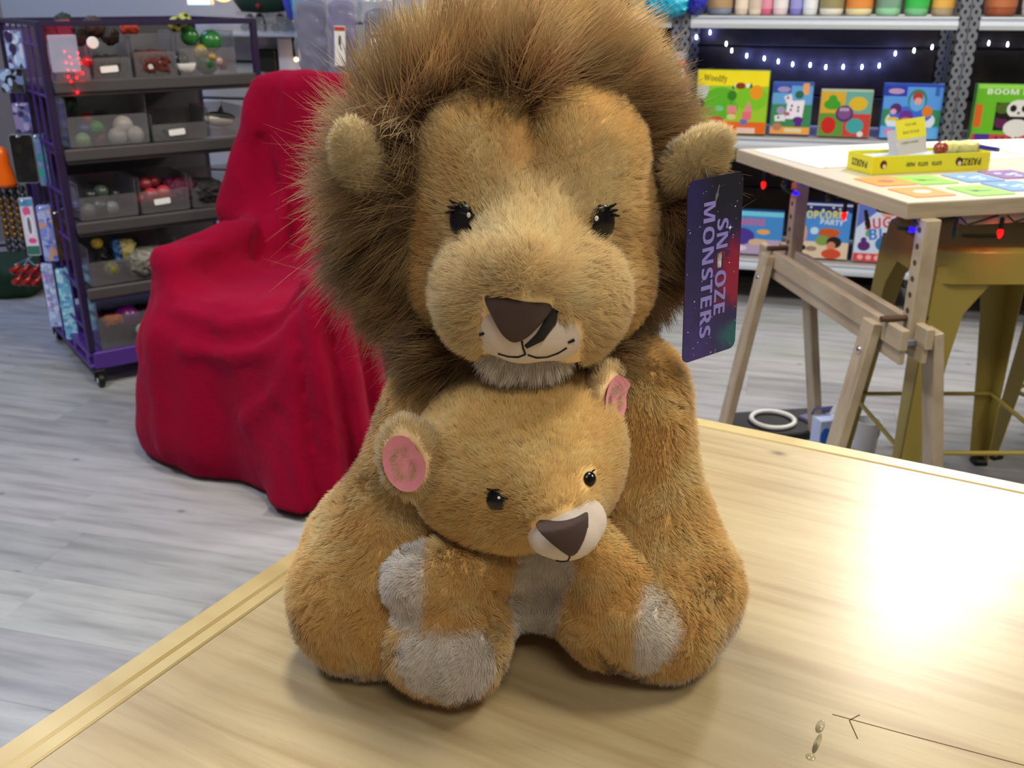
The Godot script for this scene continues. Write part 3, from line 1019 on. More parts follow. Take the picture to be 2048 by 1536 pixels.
func build_cub() -> void:
	var base := Vector3(0.0, TABLE_TOP, -0.55)
	var t := thing("plush_cub", "small plush lion cub with pink ears sitting in front of the lion, head turned aside", "plush toy", base)
	var W := func(x: float, h: float, z: float) -> Vector3: return Vector3(x, h, z + 0.55)
	var plush_lock := lock_mesh(9, 0.6, 0.085, 0.75, 0.35, 0.8, 3, 0.85, 22)
	var bones := [
		[W.call(0.005, 0.1, -0.588), W.call(0.014, 0.05, -0.602), 0.04, 0.042],
		[W.call(-0.008, 0.082, -0.562), W.call(-0.042, 0.077, -0.54), 0.023, 0.021],
		[W.call(-0.042, 0.077, -0.54), W.call(-0.058, 0.079, -0.534), 0.0215, 0.0205],
		[W.call(0.034, 0.047, -0.585), W.call(0.066, 0.042, -0.553), 0.028, 0.03],
		[W.call(0.066, 0.042, -0.553), W.call(0.084, 0.044, -0.54), 0.03, 0.027],
		[W.call(0.04, 0.088, -0.565), W.call(0.068, 0.066, -0.555), 0.023, 0.023],
		[W.call(-0.012, 0.042, -0.58), W.call(-0.034, 0.036, -0.54), 0.026, 0.026],
		[W.call(-0.049, 0.036, -0.531), W.call(-0.037, 0.036, -0.526), 0.0315, 0.0315],
	]
	var field := func(p: Vector3) -> float:
		var toe: float = 0.0025 * exp(-pow((p.x + 0.047) / 0.005, 2.0)) * smoothstep(0.035, 0.05, p.z)
		return maxf(blob(p, bones, 0.012) + toe, 0.003 - p.y) + noise_a.get_noise_3dv(p * 70.0) * 0.0014
	var col := func(p: Vector3, n: Vector3) -> Color:
		var c := plush_tone(p * 1.3)
		var w := smoothstep(-0.05, -0.057, p.x) * smoothstep(0.055, 0.062, p.y)
		w = maxf(w, smoothstep(0.04, 0.047, p.z + 0.25 * p.y - 0.008) * above(p.x, -0.004) * smoothstep(0.064, 0.056, p.y))
		w = maxf(w, smoothstep(0.083, 0.092, p.x + p.z * 0.35) * above(p.y, 0.075))
		w = maxf(w, smoothstep(0.022, 0.016, absf(p.x - 0.016 - (p.y - 0.06) * 0.2)) * smoothstep(-0.03, -0.02, p.z) * above(p.x, 0.04) * above(-0.004, p.x) * smoothstep(0.1, 0.09, p.y))
		return c.lerp(MILK, w)
	var g := skin(field, Vector3(-0.1, -0.005, -0.1), Vector3(0.13, 0.15, 0.1), 0.0048)
	paint(g, col)
	var body := g.build("body", M.plush_skin, t)
	grow(g, body, "fur", plush_lock, M.fur, 200000.0, 0.0044, func(p: Vector3, n: Vector3):
		if p.y < 0.003 or n.y < -0.8 or n.z < -0.6: return null
		var dir := Vector3(p.x * 6.0, -0.6, 0.35) + swirl(p, 36.0, 2.0) * 1.8
		return [dir, 0.0058 + 0.0014 * noise_b.get_noise_3dv(p * 60.0), col.call(p, n)], 201)
	# ---- head
	var hb := [
		[W.call(-0.014, 0.142, -0.572), W.call(0.022, 0.15, -0.577), 0.05, 0.049],
		[W.call(-0.006, 0.168, -0.572), W.call(0.02, 0.172, -0.576), 0.032, 0.031],
		[W.call(0.004, 0.138, -0.553), W.call(0.02, 0.14, -0.55), 0.036, 0.036],
		[W.call(0.02, 0.148, -0.54), W.call(0.028, 0.139, -0.513), 0.024, 0.0185],
	]
	var head_field := func(p: Vector3) -> float:
		return blob(p, hb, 0.02) + noise_a.get_noise_3dv(p * 60.0) * 0.001
	var head_col := func(p: Vector3, n: Vector3) -> Color: return plush_tone(p * 0.8 + Vector3(3, 1, 2)).lerp(GOLD, 0.45)
	var hg := skin(head_field, Vector3(-0.085, 0.075, -0.09), Vector3(0.09, 0.215, 0.07), 0.0045)
	paint(hg, head_col)
	var head := hg.build("head", M.plush_skin, t)
	var nose_c: Vector3 = W.call(0.031, 0.137, -0.49)
	grow(hg, head, "fur", plush_lock, M.fur, 210000.0, 0.0042, func(p: Vector3, n: Vector3):
		if n.z < -0.6: return null
		if (p - (W.call(0.031, 0.13, -0.5) as Vector3)).length() < 0.021: return null
		for e in [Vector2(-0.0082, 0.147), Vector2(0.0446, 0.158)]:
			if Vector2(p.x - e.x, p.y - e.y).length() < 0.006 and p.z > 0.0: return null
		var away: Vector3 = p - nose_c
		var dir: Vector3 = away.normalized() + swirl(p, 34.0, 5.0) * 0.7
		return [dir, 0.005 + 0.001 * noise_b.get_noise_3dv(p * 70.0), head_col.call(p, n)], 202)
	# ---- white muzzle, nose, mouth
	var mb := [
		[W.call(0.023, 0.128, -0.51), W.call(0.028, 0.131, -0.504), 0.0145, 0.0155],
		[W.call(0.04, 0.137, -0.508), W.call(0.036, 0.134, -0.503), 0.015, 0.0155],
	]
	var muz_field := func(p: Vector3) -> float: return blob(p, mb, 0.007)
	var mg := skin(muz_field, Vector3(-0.005, 0.1, 0.015), Vector3(0.065, 0.165, 0.08), 0.0025)
	var muz := mg.build("muzzle", M.velvet_white, t)
	var st := Geo.new()
	var pts := []
	for q in [[0.0322, 0.1285], [0.0326, 0.124], [0.0318, 0.12]]:
		pts.append(meet(muz_field, W.call(q[0], q[1], -0.45), Vector3(0, 0, -1)) + Vector3(0, 0, 0.0002))
	st.tube(pts, 0.0005, 6)
	var p2 := []
	for q in [[0.0318, 0.12], [0.0285, 0.1185], [0.025, 0.119]]:
		p2.append(meet(muz_field, W.call(q[0], q[1], -0.45), Vector3(0, 0, -1)) + Vector3(0, 0, 0.0002))
	st.tube(p2, 0.0005, 6)
	st.build("mouth_stitching", M.black_thread, muz)
	var nose_at: Vector3 = W.call(0.0315, 0.1372, -0.4885)
	var turn := Basis(Vector3(0, 1, 0), -0.25) * Basis(Vector3(0, 0, 1), -0.22)
	var nf := func(p: Vector3) -> float:
		var q: Vector3 = turn * (p - nose_at)
		var half: float = lerpf(0.002, 0.0155, clampf((q.y + 0.0115) / 0.02, 0.0, 1.0))
		var d := maxf(absf(q.x) - half, maxf(q.y - 0.0085, -q.y - 0.0115))
		var bulge := (Vector3(q.x / 0.019, q.y / 0.0155, (q.z + 0.007) / 0.0125).length() - 1.0) * 0.01
		return maxf(d * 0.8, bulge)
	skin(nf, nose_at + Vector3(-0.02, -0.018, -0.02), nose_at + Vector3(0.02, 0.016, 0.016), 0.0012).build("nose", M.velvet_brown, t)
	for e in [[-0.0082, 0.147, -1.0, 1, 0.0068], [0.0446, 0.158, 1.0, 1, 0.0045]]:
		var p: Vector3 = meet(head_field, W.call(e[0], e[1], -0.45), Vector3(0, 0, -1))
		plush_eye(t, p, (normal_at(head_field, p) + Vector3(0, 0.1, 0.3)).normalized(), e[4], e[4] * 0.97, e[2], e[3])
	var ear_col := func(p: Vector3, n: Vector3) -> Color: return CREAM.lerp(APRICOT, 0.4)
	ear_part(t, W.call(-0.0635, 0.16, -0.54), Vector3(-0.35, 0.1, 1), Vector3(-0.15, 1, 0), 0.0185, 0.0235, ear_col, M.ear_pink, plush_lock, 203, 0.006)
	ear_part(t, W.call(0.062, 0.187, -0.572), Vector3(0.8, 0.1, 0.6), Vector3(0.2, 1, 0), 0.017, 0.021, ear_col, M.ear_pink, plush_lock, 204, 0.006)

func build_tag() -> void:
	# the card hangs from the lion's ear on a clear thread: x across, y up, turned a little
	var at := Vector3(0.1245, TABLE_TOP + 0.262, -0.602)
	var t := thing("hang_tag", "blue and red galaxy cardboard hang tag beside the lion's head, lettered sideways", "tag", at, 0.62)
	var w := 0.0475
	var h := 0.115
	var tilt := Basis(Vector3(0, 0, 1), 0.045)
	var xf := Transform3D(tilt, Vector3.ZERO)
	# card with a punched hole
	var outer := rounded_rect(w, h, 0.005, 4)
	var hole_c := Vector2(0.0066, 0.0045)
	var g := Geo.new()
	var hole := PackedVector2Array()
	for i in outer.size():
		var a := (outer[i] - hole_c).angle()
		hole.append(hole_c + Vector2(cos(a), sin(a)) * 0.0052)
	var uv := func(p: Vector2) -> Vector2: return Vector2(p.x / w + 0.5, 0.5 - p.y / h)
	for s in [-1.0, 1.0]:
		for i in outer.size():
			var j := (i + 1) % outer.size()
			var q := [outer[i], outer[j], hole[j], hole[i]]
			var v := []
			var us := []
			for p in q:
				v.append(xf * Vector3(p.x, p.y, s * 0.0003))
				us.append(uv.call(p))
			g.quad(v[0], v[1], v[2], v[3], tilt * Vector3(0, 0, s), us)
	for ring in [outer, hole]:
		for i in ring.size():
			var j: int = (i + 1) % ring.size()
			var p: Vector2 = ring[i]
			var q: Vector2 = ring[j]
			var e := (q - p).normalized()
			var n := Vector3(e.y, -e.x, 0) * (1.0 if ring == outer else -1.0)
			g.quad(xf * Vector3(p.x, p.y, -0.0003), xf * Vector3(q.x, q.y, -0.0003), xf * Vector3(q.x, q.y, 0.0003), xf * Vector3(p.x, p.y, 0.0003), tilt * n)
	var card := g.build("card", M.galaxy, t)
	var side := xf * Transform3D(Basis(Vector3(0, 0, 1), -PI / 2), Vector3(0, 0, 0.0005))
	lettering("MONSTERS", 0.0098, 0.0865, side * Transform3D(Basis(), Vector3(-0.0015 + 0.0005, -0.0051, 0)) * Transform3D(Basis(), Vector3(0.0015, 0, 0)), M.tag_ink, card)
	lettering("SN", 0.0098, 0.0185, side * Transform3D(Basis(), Vector3(-0.0215, 0.0069, 0)), M.tag_ink, card)
	lettering("OZE", 0.0098, 0.0285, side * Transform3D(Basis(), Vector3(0.0165, 0.0069, 0)), M.tag_ink, card)
	var cord := Geo.new()
	cord.tube([Vector3(0.0066, 0.0045, -0.0006), Vector3(0.003, 0.03, -0.003), Vector3(-0.002, 0.052, -0.006), Vector3(-0.008, 0.062, -0.004)], 0.0003, 5)
	cord.build("thread", M.clear_thread, t)

# ------------------------------------------------------------------ room
func build_room() -> void:
	# the back wall runs past the shelving; x of this frame goes right along it, z comes into the room
	room = Transform3D(Basis(Vector3.UP, -deg_to_rad(15.0)), Vector3(1.66, 0, -4.104))
	var wall := func(called: String, c: Vector3, size: Vector3, m: Material) -> MeshInstance3D:
		var g := Geo.new()
		g.box(room * Transform3D(Basis(), c), size, 0.0)
		var o := g.build(called, m, self)
		o.set_meta("kind", "structure")
		return o
	wall.call("ceiling", Vector3(-0.8, 3.05, 3.1), Vector3(7.4, 0.2, 6.6), M.ceiling)
	wall.call("wall_left", Vector3(-4.4, 1.45, 3.1), Vector3(0.2, 3.1, 6.6), M.side_wall)
	wall.call("wall_right", Vector3(2.8, 1.45, 3.1), Vector3(0.2, 3.1, 6.6), M.side_wall)
	wall.call("wall_front", Vector3(-0.8, 1.45, 6.3), Vector3(7.2, 3.1, 0.2), M.side_wall)
	var back: MeshInstance3D = wall.call("wall_back", Vector3(-0.8, 1.45, -0.12), Vector3(7.4, 3.1, 0.2), M.dark_grey)
	# dark boards behind the shelving, white slats to the left of it
	for i in 9:
		var g := Geo.new()
		g.box(room * Transform3D(Basis(), Vector3(0.45, 0.105 + i * 0.19, -0.0 + 0.004 * (i % 2))), Vector3(4.3, 0.186, 0.03), 0.004)
		g.build("plank", M.dark_wood, back)
	for i in 9:
		var g := Geo.new()
		g.box(room * Transform3D(Basis(), Vector3(-3.02, 0.1 + i * 0.17, 0.0)), Vector3(2.6, 0.16, 0.03), 0.006)
		g.build("slat", M.white_wall, back)
	# floor of grey vinyl planks laid along the back wall
	var sub := Geo.new()
	sub.box(room * Transform3D(Basis(), Vector3(-0.8, -0.056, 3.1)), Vector3(7.4, 0.1, 6.6), 0.0)
	var floor_o := sub.build("floor", M.dark_grey, self)
	floor_o.set_meta("kind", "structure")
	var meshes := []
	for v in 10:
		var g := Geo.new()
		g.box(Transform3D(), Vector3(1.2176, 0.012, 0.1796), 0.0004)
		var u0 := rnd.randf()
		var v0 := rnd.randf()
		for k in g.U.size():
			var p := g.V[k]
			g.U[k] = Vector2(p.x / 1.3 + u0, p.z / 0.36 + v0)
		var m: StandardMaterial3D = M.floor_wood.duplicate()
		var t := rnd.randf_range(0.93, 1.04)
		m.albedo_color = Color(t, t * rnd.randf_range(0.985, 1.0), t * rnd.randf_range(0.97, 1.0))
		meshes.append([g.mesh(), m])
	for row in 34:
		var shift := fmod(row * 0.43, 1.218)
		for k in 7:
			var x := -4.2 + shift + (k - 1.0) * 1.218
			var z := 0.1 + row * 0.18
			if x > 2.3 or x < -4.8 or z > 5.9: continue
			var pick = meshes[rnd.randi() % 10]
			var o := MeshInstance3D.new()
			o.name = "plank"
			o.mesh = pick[0]
			o.material_override = pick[1]
			o.transform = room * Transform3D(Basis(), Vector3(x, -0.006, z))
			floor_o.add_child(o, true)

# ------------------------------------------------------------------ the table the toys sit on
func build_front_table() -> void:
	var t := thing("plywood_table", "pale plywood table with a pine edge strip under the plush lion", "table", Vector3(0.03, 0, -1.0733), -0.515)
	var w := 1.5
	var d := 1.25
	var g := Geo.new()
	g.box(Transform3D(Basis(), Vector3((w + 0.031) / 2, TABLE_TOP - 0.0125, (d + 0.022) / 2)), Vector3(w - 0.031, 0.025, d - 0.022), 0.0008)
	for k in g.V.size():
		g.U[k] = Vector2(g.V[k].x / w, g.V[k].z / d)
	var top := g.build("tabletop", M.table_wood, t)
	var e := Geo.new()
	e.box(Transform3D(Basis(Vector3.UP, PI / 2), Vector3(0.0095, TABLE_TOP - 0.019, d / 2)), Vector3(d, 0.04, 0.019), 0.0022)
	e.build("edge_strip", M.edge_wood, t)
	var e2 := Geo.new()
	e2.box(Transform3D(Basis(Vector3.UP, PI / 2), Vector3(0.025, TABLE_TOP - 0.0192, d / 2 + 0.01)), Vector3(d - 0.02, 0.04, 0.0112), 0.0012)
	e2.build("edge_strip", M.edge_wood, t)
	var e3 := Geo.new()
	e3.box(Transform3D(Basis(), Vector3(w / 2 + 0.01, TABLE_TOP - 0.0192, 0.011)), Vector3(w - 0.019, 0.04, 0.0212), 0.002)
	e3.build("edge_strip", M.edge_wood, t)
	for x in [0.08, w - 0.08]:
		for z in [0.08, d - 0.08]:
			var l := Geo.new()
			l.box(Transform3D(Basis(), Vector3(x, 0.346, z)), Vector3(0.07, 0.69, 0.07), 0.004)
			l.build("leg", M.edge_wood, t)
	# dried glue, a scratch and a long crack on the top
	var gl := Geo.new()
	gl.lathe([Vector2(0.0, 0.0012), Vector2(0.002, 0.0008), Vector2(0.0028, -0.0002)], Transform3D(Basis().scaled(Vector3(1, 1, 2.6)), Vector3(0.424, TABLE_TOP, 0.424)), 12, true)
	gl.lathe([Vector2(0.0, 0.0010), Vector2(0.0014, 0.0006), Vector2(0.002, -0.0002)], Transform3D(Basis().scaled(Vector3(1, 1, 5.5)), Vector3(0.426, TABLE_TOP, 0.440)), 12, true)
	gl.lathe([Vector2(0.0, 0.0010), Vector2(0.0025, 0.0006), Vector2(0.0032, -0.0002)], Transform3D(Basis(), Vector3(0.4255, TABLE_TOP, 0.4535)), 12, true)
	gl.build("glue_drip", M.glue, top)
	var cr := Geo.new()
	for seg in [[0.428, 0.409, 0.47, 0.4055], [0.47, 0.4055, 0.56, 0.3965], [0.4385, 0.4095, 0.4465, 0.424], [0.4385, 0.4095, 0.443, 0.401]]:
		cr.bar(Vector3(seg[0], TABLE_TOP, seg[1]), Vector3(seg[2], TABLE_TOP, seg[3]), 0.0007, 0.0002, 0.0, Vector3.UP)
	cr.build("crack", M.crack, top)

# ------------------------------------------------------------------ armchair under a red cloth
static func slab(p: Vector3, c: Vector3, h: Vector3, r: float) -> float:
	var q := (p - c).abs() - h + Vector3(r, r, r)
	return Vector3(maxf(q.x, 0), maxf(q.y, 0), maxf(q.z, 0)).length() + minf(maxf(q.x, maxf(q.y, q.z)), 0.0) - r

static func smin(a: float, b: float, k: float) -> float:
	var h := maxf(k - absf(a - b), 0.0) / k
	return minf(a, b) - h * h * k * 0.25

# lines along which the cloth is drawn up (or down, when the height is below 0): [points, width, height]
const CREASES := [
	[[Vector3(0.25, 0.57, 0.22), Vector3(0.13, 0.47, 0.33), Vector3(0.0, 0.43, 0.36), Vector3(-0.16, 0.43, 0.34)], 0.02, 0.014],
	[[Vector3(0.27, 0.52, 0.28), Vector3(0.16, 0.4, 0.38), Vector3(0.04, 0.35, 0.4), Vector3(-0.1, 0.35, 0.41)], 0.024, 0.016],
	[[Vector3(0.22, 0.5, 0.3), Vector3(0.1, 0.4, 0.38), Vector3(-0.05, 0.39, 0.38)], 0.016, -0.012],
	[[Vector3(0.25, 0.45, 0.33), Vector3(0.17, 0.28, 0.42), Vector3(0.08, 0.2, 0.44)], 0.024, 0.012],
	[[Vector3(-0.27, 0.57, 0.0), Vector3(-0.33, 0.45, 0.2), Vector3(-0.33, 0.3, 0.33)], 0.02, 0.014],
	[[Vector3(-0.24, 0.57, 0.1), Vector3(-0.3, 0.47, 0.27), Vector3(-0.27, 0.3, 0.38)], 0.016, -0.01],
	[[Vector3(-0.08, 0.95, -0.22), Vector3(-0.05, 0.75, -0.2), Vector3(-0.02, 0.55, -0.17)], 0.012, 0.012],
	[[Vector3(0.06, 0.95, -0.22), Vector3(0.1, 0.75, -0.2), Vector3(0.12, 0.55, -0.17)], 0.012, 0.01],
	[[Vector3(-0.2, 0.92, -0.24), Vector3(-0.23, 0.72, -0.21), Vector3(-0.17, 0.5, -0.13)], 0.02, 0.018],
	[[Vector3(-0.3, 0.76, -0.22), Vector3(-0.25, 0.56, -0.15), Vector3(-0.2, 0.46, -0.02)], 0.02, -0.022],
	[[Vector3(-0.21, 0.38, 0.4), Vector3(-0.19, 0.05, 0.46)], 0.03, 0.01],
	[[Vector3(-0.04, 0.34, 0.42), Vector3(0.02, 0.05, 0.46)], 0.06, -0.016]]

func build_draped_chair() -> void:
	# x of this frame runs to the viewer's right, z towards the front of the chair
	var at := Vector3(-0.545, 0, -2.6)
	var base := func(p: Vector3) -> float:
		var d := slab(p, Vector3(0, 0.19, 0.06), Vector3(0.27, 0.215, 0.31), 0.07)
		d = smin(d, slab(p, Vector3(0, 0.42, 0.03), Vector3(0.24, 0.02, 0.28), 0.03), 0.04)
		var lean: float = p.z + 0.25 + (p.y - 0.4) * 0.08
		var wide: float = 0.34 - 0.04 * smoothstep(0.55, 0.8, p.y) - 0.06 * smoothstep(0.82, 0.97, p.y)
		d = smin(d, slab(Vector3(p.x, p.y, lean), Vector3(-0.05, 0.47, 0), Vector3(wide, 0.485, 0.05), 0.05), 0.13)
		for s in [-1.0, 1.0]:
			var q := Vector3(p.x - s * 0.27, p.y - 0.04 * (0.2 - p.z), p.z)
			d = smin(d, slab(q, Vector3(0, 0.28, 0.0), Vector3(0.055, 0.275, 0.27), 0.045), 0.12)
		# the cloth hangs away from the chair towards the hem
		var low := smoothstep(0.42, 0.02, p.y)
		d = smin(d, slab(p, Vector3(0, 0.2, 0.0), Vector3(0.325, 0.22, 0.37), 0.13) - 0.05 * low, 0.06)
		# it slants from the top of the back to the outer arm
		d = smin(d, capsule(p, [Vector3(-0.31, 0.9, -0.27), Vector3(-0.385, 0.56, -0.2), 0.035, 0.07]), 0.07)
		return smin(d, capsule(p, [Vector3(0.22, 0.5, 0.26), Vector3(0.24, 0.02, 0.4), 0.045, 0.075]), 0.07)
	var lines := []
	for c in CREASES:
		var pts := []
		for q in c[0]:
			var p: Vector3 = q
			for k in 4: p -= normal_at(base, p) * base.call(p)
			pts.append(p)
		for k in pts.size() - 1: lines.append([pts[k], pts[k + 1], c[1], c[2]])
	var f := func(p: Vector3) -> float:
		var d: float = base.call(p)
		if absf(d) > 0.12: return d * 0.6
		var low := smoothstep(0.42, 0.02, p.y)
		var lift := {}
		for c in lines:
			var e := capsule(p, [c[0], c[1], 0.0, 0.0])
			if e < c[2] * 2.6:
				# segments of one line share their bump
				var key: float = c[3]
				lift[key] = maxf(lift.get(key, 0.0), exp(-e * e / (c[2] * c[2])))
		for key in lift: d -= key * lift[key]
		# deep upright folds on the side by the right arm, faint ones elsewhere
		var a := atan2(p.x, p.z)
		var deep := smoothstep(0.42, 0.6, a) * smoothstep(2.6, 1.9, a) * smoothstep(0.58, 0.36, p.y)
		d -= 0.04 * deep * (pow(absf(sin(PI * (a - 0.575 - 0.14 * (0.3 - p.y)) / 0.17)), 0.8) - 0.55)
		var fold := sin(a * 11.0 + 1.2 * sin(p.y * 5.0 + 1.0)) * 0.009 * low * (1.0 - deep) + noise_a.get_noise_3d(p.x * 5.0 + p.y * 4.0, p.y * 1.6, p.z * 5.0) * 0.012
		return maxf(d + fold, 0.012 + 0.02 * smoothstep(0.1, 0.4, p.x) - p.y) * 0.6
	var g := skin(f, Vector3(-0.5, -0.02, -0.56), Vector3(0.55, 1.03, 0.58), 0.0115)
	var o := g.build("draped_armchair", M.red_cloth, self)
	o.position = at
	o.rotation.y = -0.436
	tag(o, "armchair hidden under a large plain red cloth that hangs to the floor", "armchair")

# ------------------------------------------------------------------ steel shelving along the back wall
const DECKS := [0.19, 0.655, 1.083, 1.6]

func punched_plate(g: Geo, xf: Transform3D, w: float, h: float, pitch: float) -> void:
	var tear := PackedVector2Array()
	for i in 8:
		var a := TAU * (i + 0.5) / 8
		var p := Vector2(cos(a), sin(a)) * 0.005
		p.x *= 0.55 if sin(a) < -0.5 else 1.0
		tear.append(p + Vector2(0, 0.004 if p.y > 0 else -0.001))
	for k in int(h / pitch):
		var y := (k + 0.5) * pitch
		for i in 8:
			var j := (i + 1) % 8
			var q := []
			for e in [i, j]:
				var a: float = TAU * (e + 0.5) / 8
				var v := Vector2(cos(a), sin(a))
				v /= maxf(absf(v.x), absf(v.y))
				q.append(Vector3(v.x * w / 2, y + v.y * pitch / 2, 0))
			var t0 := Vector3(tear[i].x, y + tear[i].y, 0)
			var t1 := Vector3(tear[j].x, y + tear[j].y, 0)
			g.quad(xf * q[0], xf * q[1], xf * t1, xf * t0, xf.basis.z)
			g.quad(xf * t0, xf * t1, xf * (t1 - Vector3(0, 0, 0.003)), xf * (t0 - Vector3(0, 0, 0.003)), xf.basis * Vector3(-t0.x, y - t0.y, 0).normalized())

func build_steel_shelving() -> void:
	var bays := [[-1.9, -0.965, "grey steel shelving bay partly hidden behind the lion's mane"], [-0.93, 0.018, "grey steel shelving bay with five board games over the string lights' swag"], [0.053, 1.0, "grey steel shelving bay at the edge of the photo holding the panda game"]]
	bays[1][2] = "grey steel shelving bay that holds the yellow-topped board game and three neighbours"
	for b in bays:
		var t := thing("steel_shelving", b[2], "shelving", room * Vector3(b[0], 0, 0.47), room.basis.get_euler().y)
		var w: float = b[1] - b[0]
		for x in [0.0, w]:
			for z in [0.0, -0.43]:
				var g := Geo.new()
				punched_plate(g, Transform3D(Basis(), Vector3(x, 0.0, z)), 0.032, 1.82, 0.0385)
				var s := -1.0 if x == 0.0 else 1.0
				g.box(Transform3D(Basis(), Vector3(x + s * 0.0155, 0.91, z - 0.016 * (1 if z == 0.0 else -1))), Vector3(0.002, 1.82, 0.032), 0.0)
				var post := g.build("post", M.steel, t)
				var shade_strip := Geo.new()
				shade_strip.box(Transform3D(Basis(), Vector3(x - s * 0.001, 0.91, z - 0.006)), Vector3(0.028, 1.82, 0.003), 0.0)
				shade_strip.build("post_shade", M.black, post)  # black strip behind the holes stands in for the shade inside the post
		for y in DECKS:
			var d := Geo.new()
			d.box(Transform3D(Basis(), Vector3(w / 2, y - 0.007, -0.215)), Vector3(w - 0.034, 0.012, 0.42), 0.001)
			var deck := d.build("shelf", M.board, t)
			for z in [0.0, -0.43]:
				var f := Geo.new()
				var prof := PackedVector2Array([Vector2(0, 0), Vector2(0.004, 0.001), Vector2(0.004, -0.006), Vector2(-0.004, -0.0075), Vector2(-0.004, -0.0165), Vector2(0.006, -0.018), Vector2(0.007, -0.028), Vector2(0.003, -0.042), Vector2(-0.006, -0.042), Vector2(-0.008, -0.004)])
				f.prism(prof, Transform3D(Basis(Vector3(0, 0, 1 if z == 0.0 else -1), Vector3.UP, Vector3(-1 if z == 0.0 else 1, 0, 0)), Vector3(w / 2, y, z)), w - 0.034)
				f.build("beam", M.steel_bright, deck)

func at_shelf(x: float, y: float, z: float) -> Vector3:
	return room * Vector3(x, y, z)

# ------------------------------------------------------------------ board games
func printed_box(called: String, label: String, x0: float, x1: float, y: float, h: float, deep: float, face_z: float, lean: float, art: Image, sides: Color, group: String) -> Node3D:
	var w := x1 - x0
	var t := thing(called, label, "board game", room * Vector3((x0 + x1) / 2, y, face_z - deep / 2), room.basis.get_euler().y, group)
	var tilt := Basis(Vector3(1, 0, 0), -lean)
	var g := Geo.new()
	g.box(Transform3D(tilt, Vector3(0, h / 2 + 0.001 + sin(lean) * deep / 2, 0)), Vector3(w, h, deep), 0.002)
	g.build("box", plain(sides, 0.4), t)
	var f := Geo.new()
	f.box(Transform3D(tilt, Vector3(0, h / 2 + 0.001 + sin(lean) * deep / 2, 0) + tilt * Vector3(0, 0, deep / 2)), Vector3(w - 0.004, h - 0.004, 0.0012), 0.0)
	for k in f.U.size():
		var p := tilt.inverse() * (f.V[k] - Vector3(0, h / 2 + 0.001 + sin(lean) * deep / 2, 0))
		f.U[k] = Vector2(p.x / (w - 0.004) + 0.5, 0.5 - p.y / (h - 0.004))
	f.build("printed_cover", textured(art, 0.35), t)
	t.set_meta("front", Transform3D(tilt, Vector3(0, h / 2 + 0.001 + sin(lean) * deep / 2, 0) + tilt * Vector3(0, 0, deep / 2 + 0.0009)))
	return t

func canvas(w: int, h: int, c: Color) -> Image:
	var im := Image.create(w, h, false, Image.FORMAT_RGB8)
	im.fill(c)
	return im

func print_on(t: Node3D, text: String, x: float, y: float, height: float, width: float, c: Color, roll := 0.0, serif := false) -> void:
	var xf: Transform3D = t.get_meta("front")
	lettering(text, height, width, xf * Transform3D(Basis(Vector3(0, 0, 1), roll), Vector3(x, y, 0.0)), plain(c, 0.5), t, true, serif)

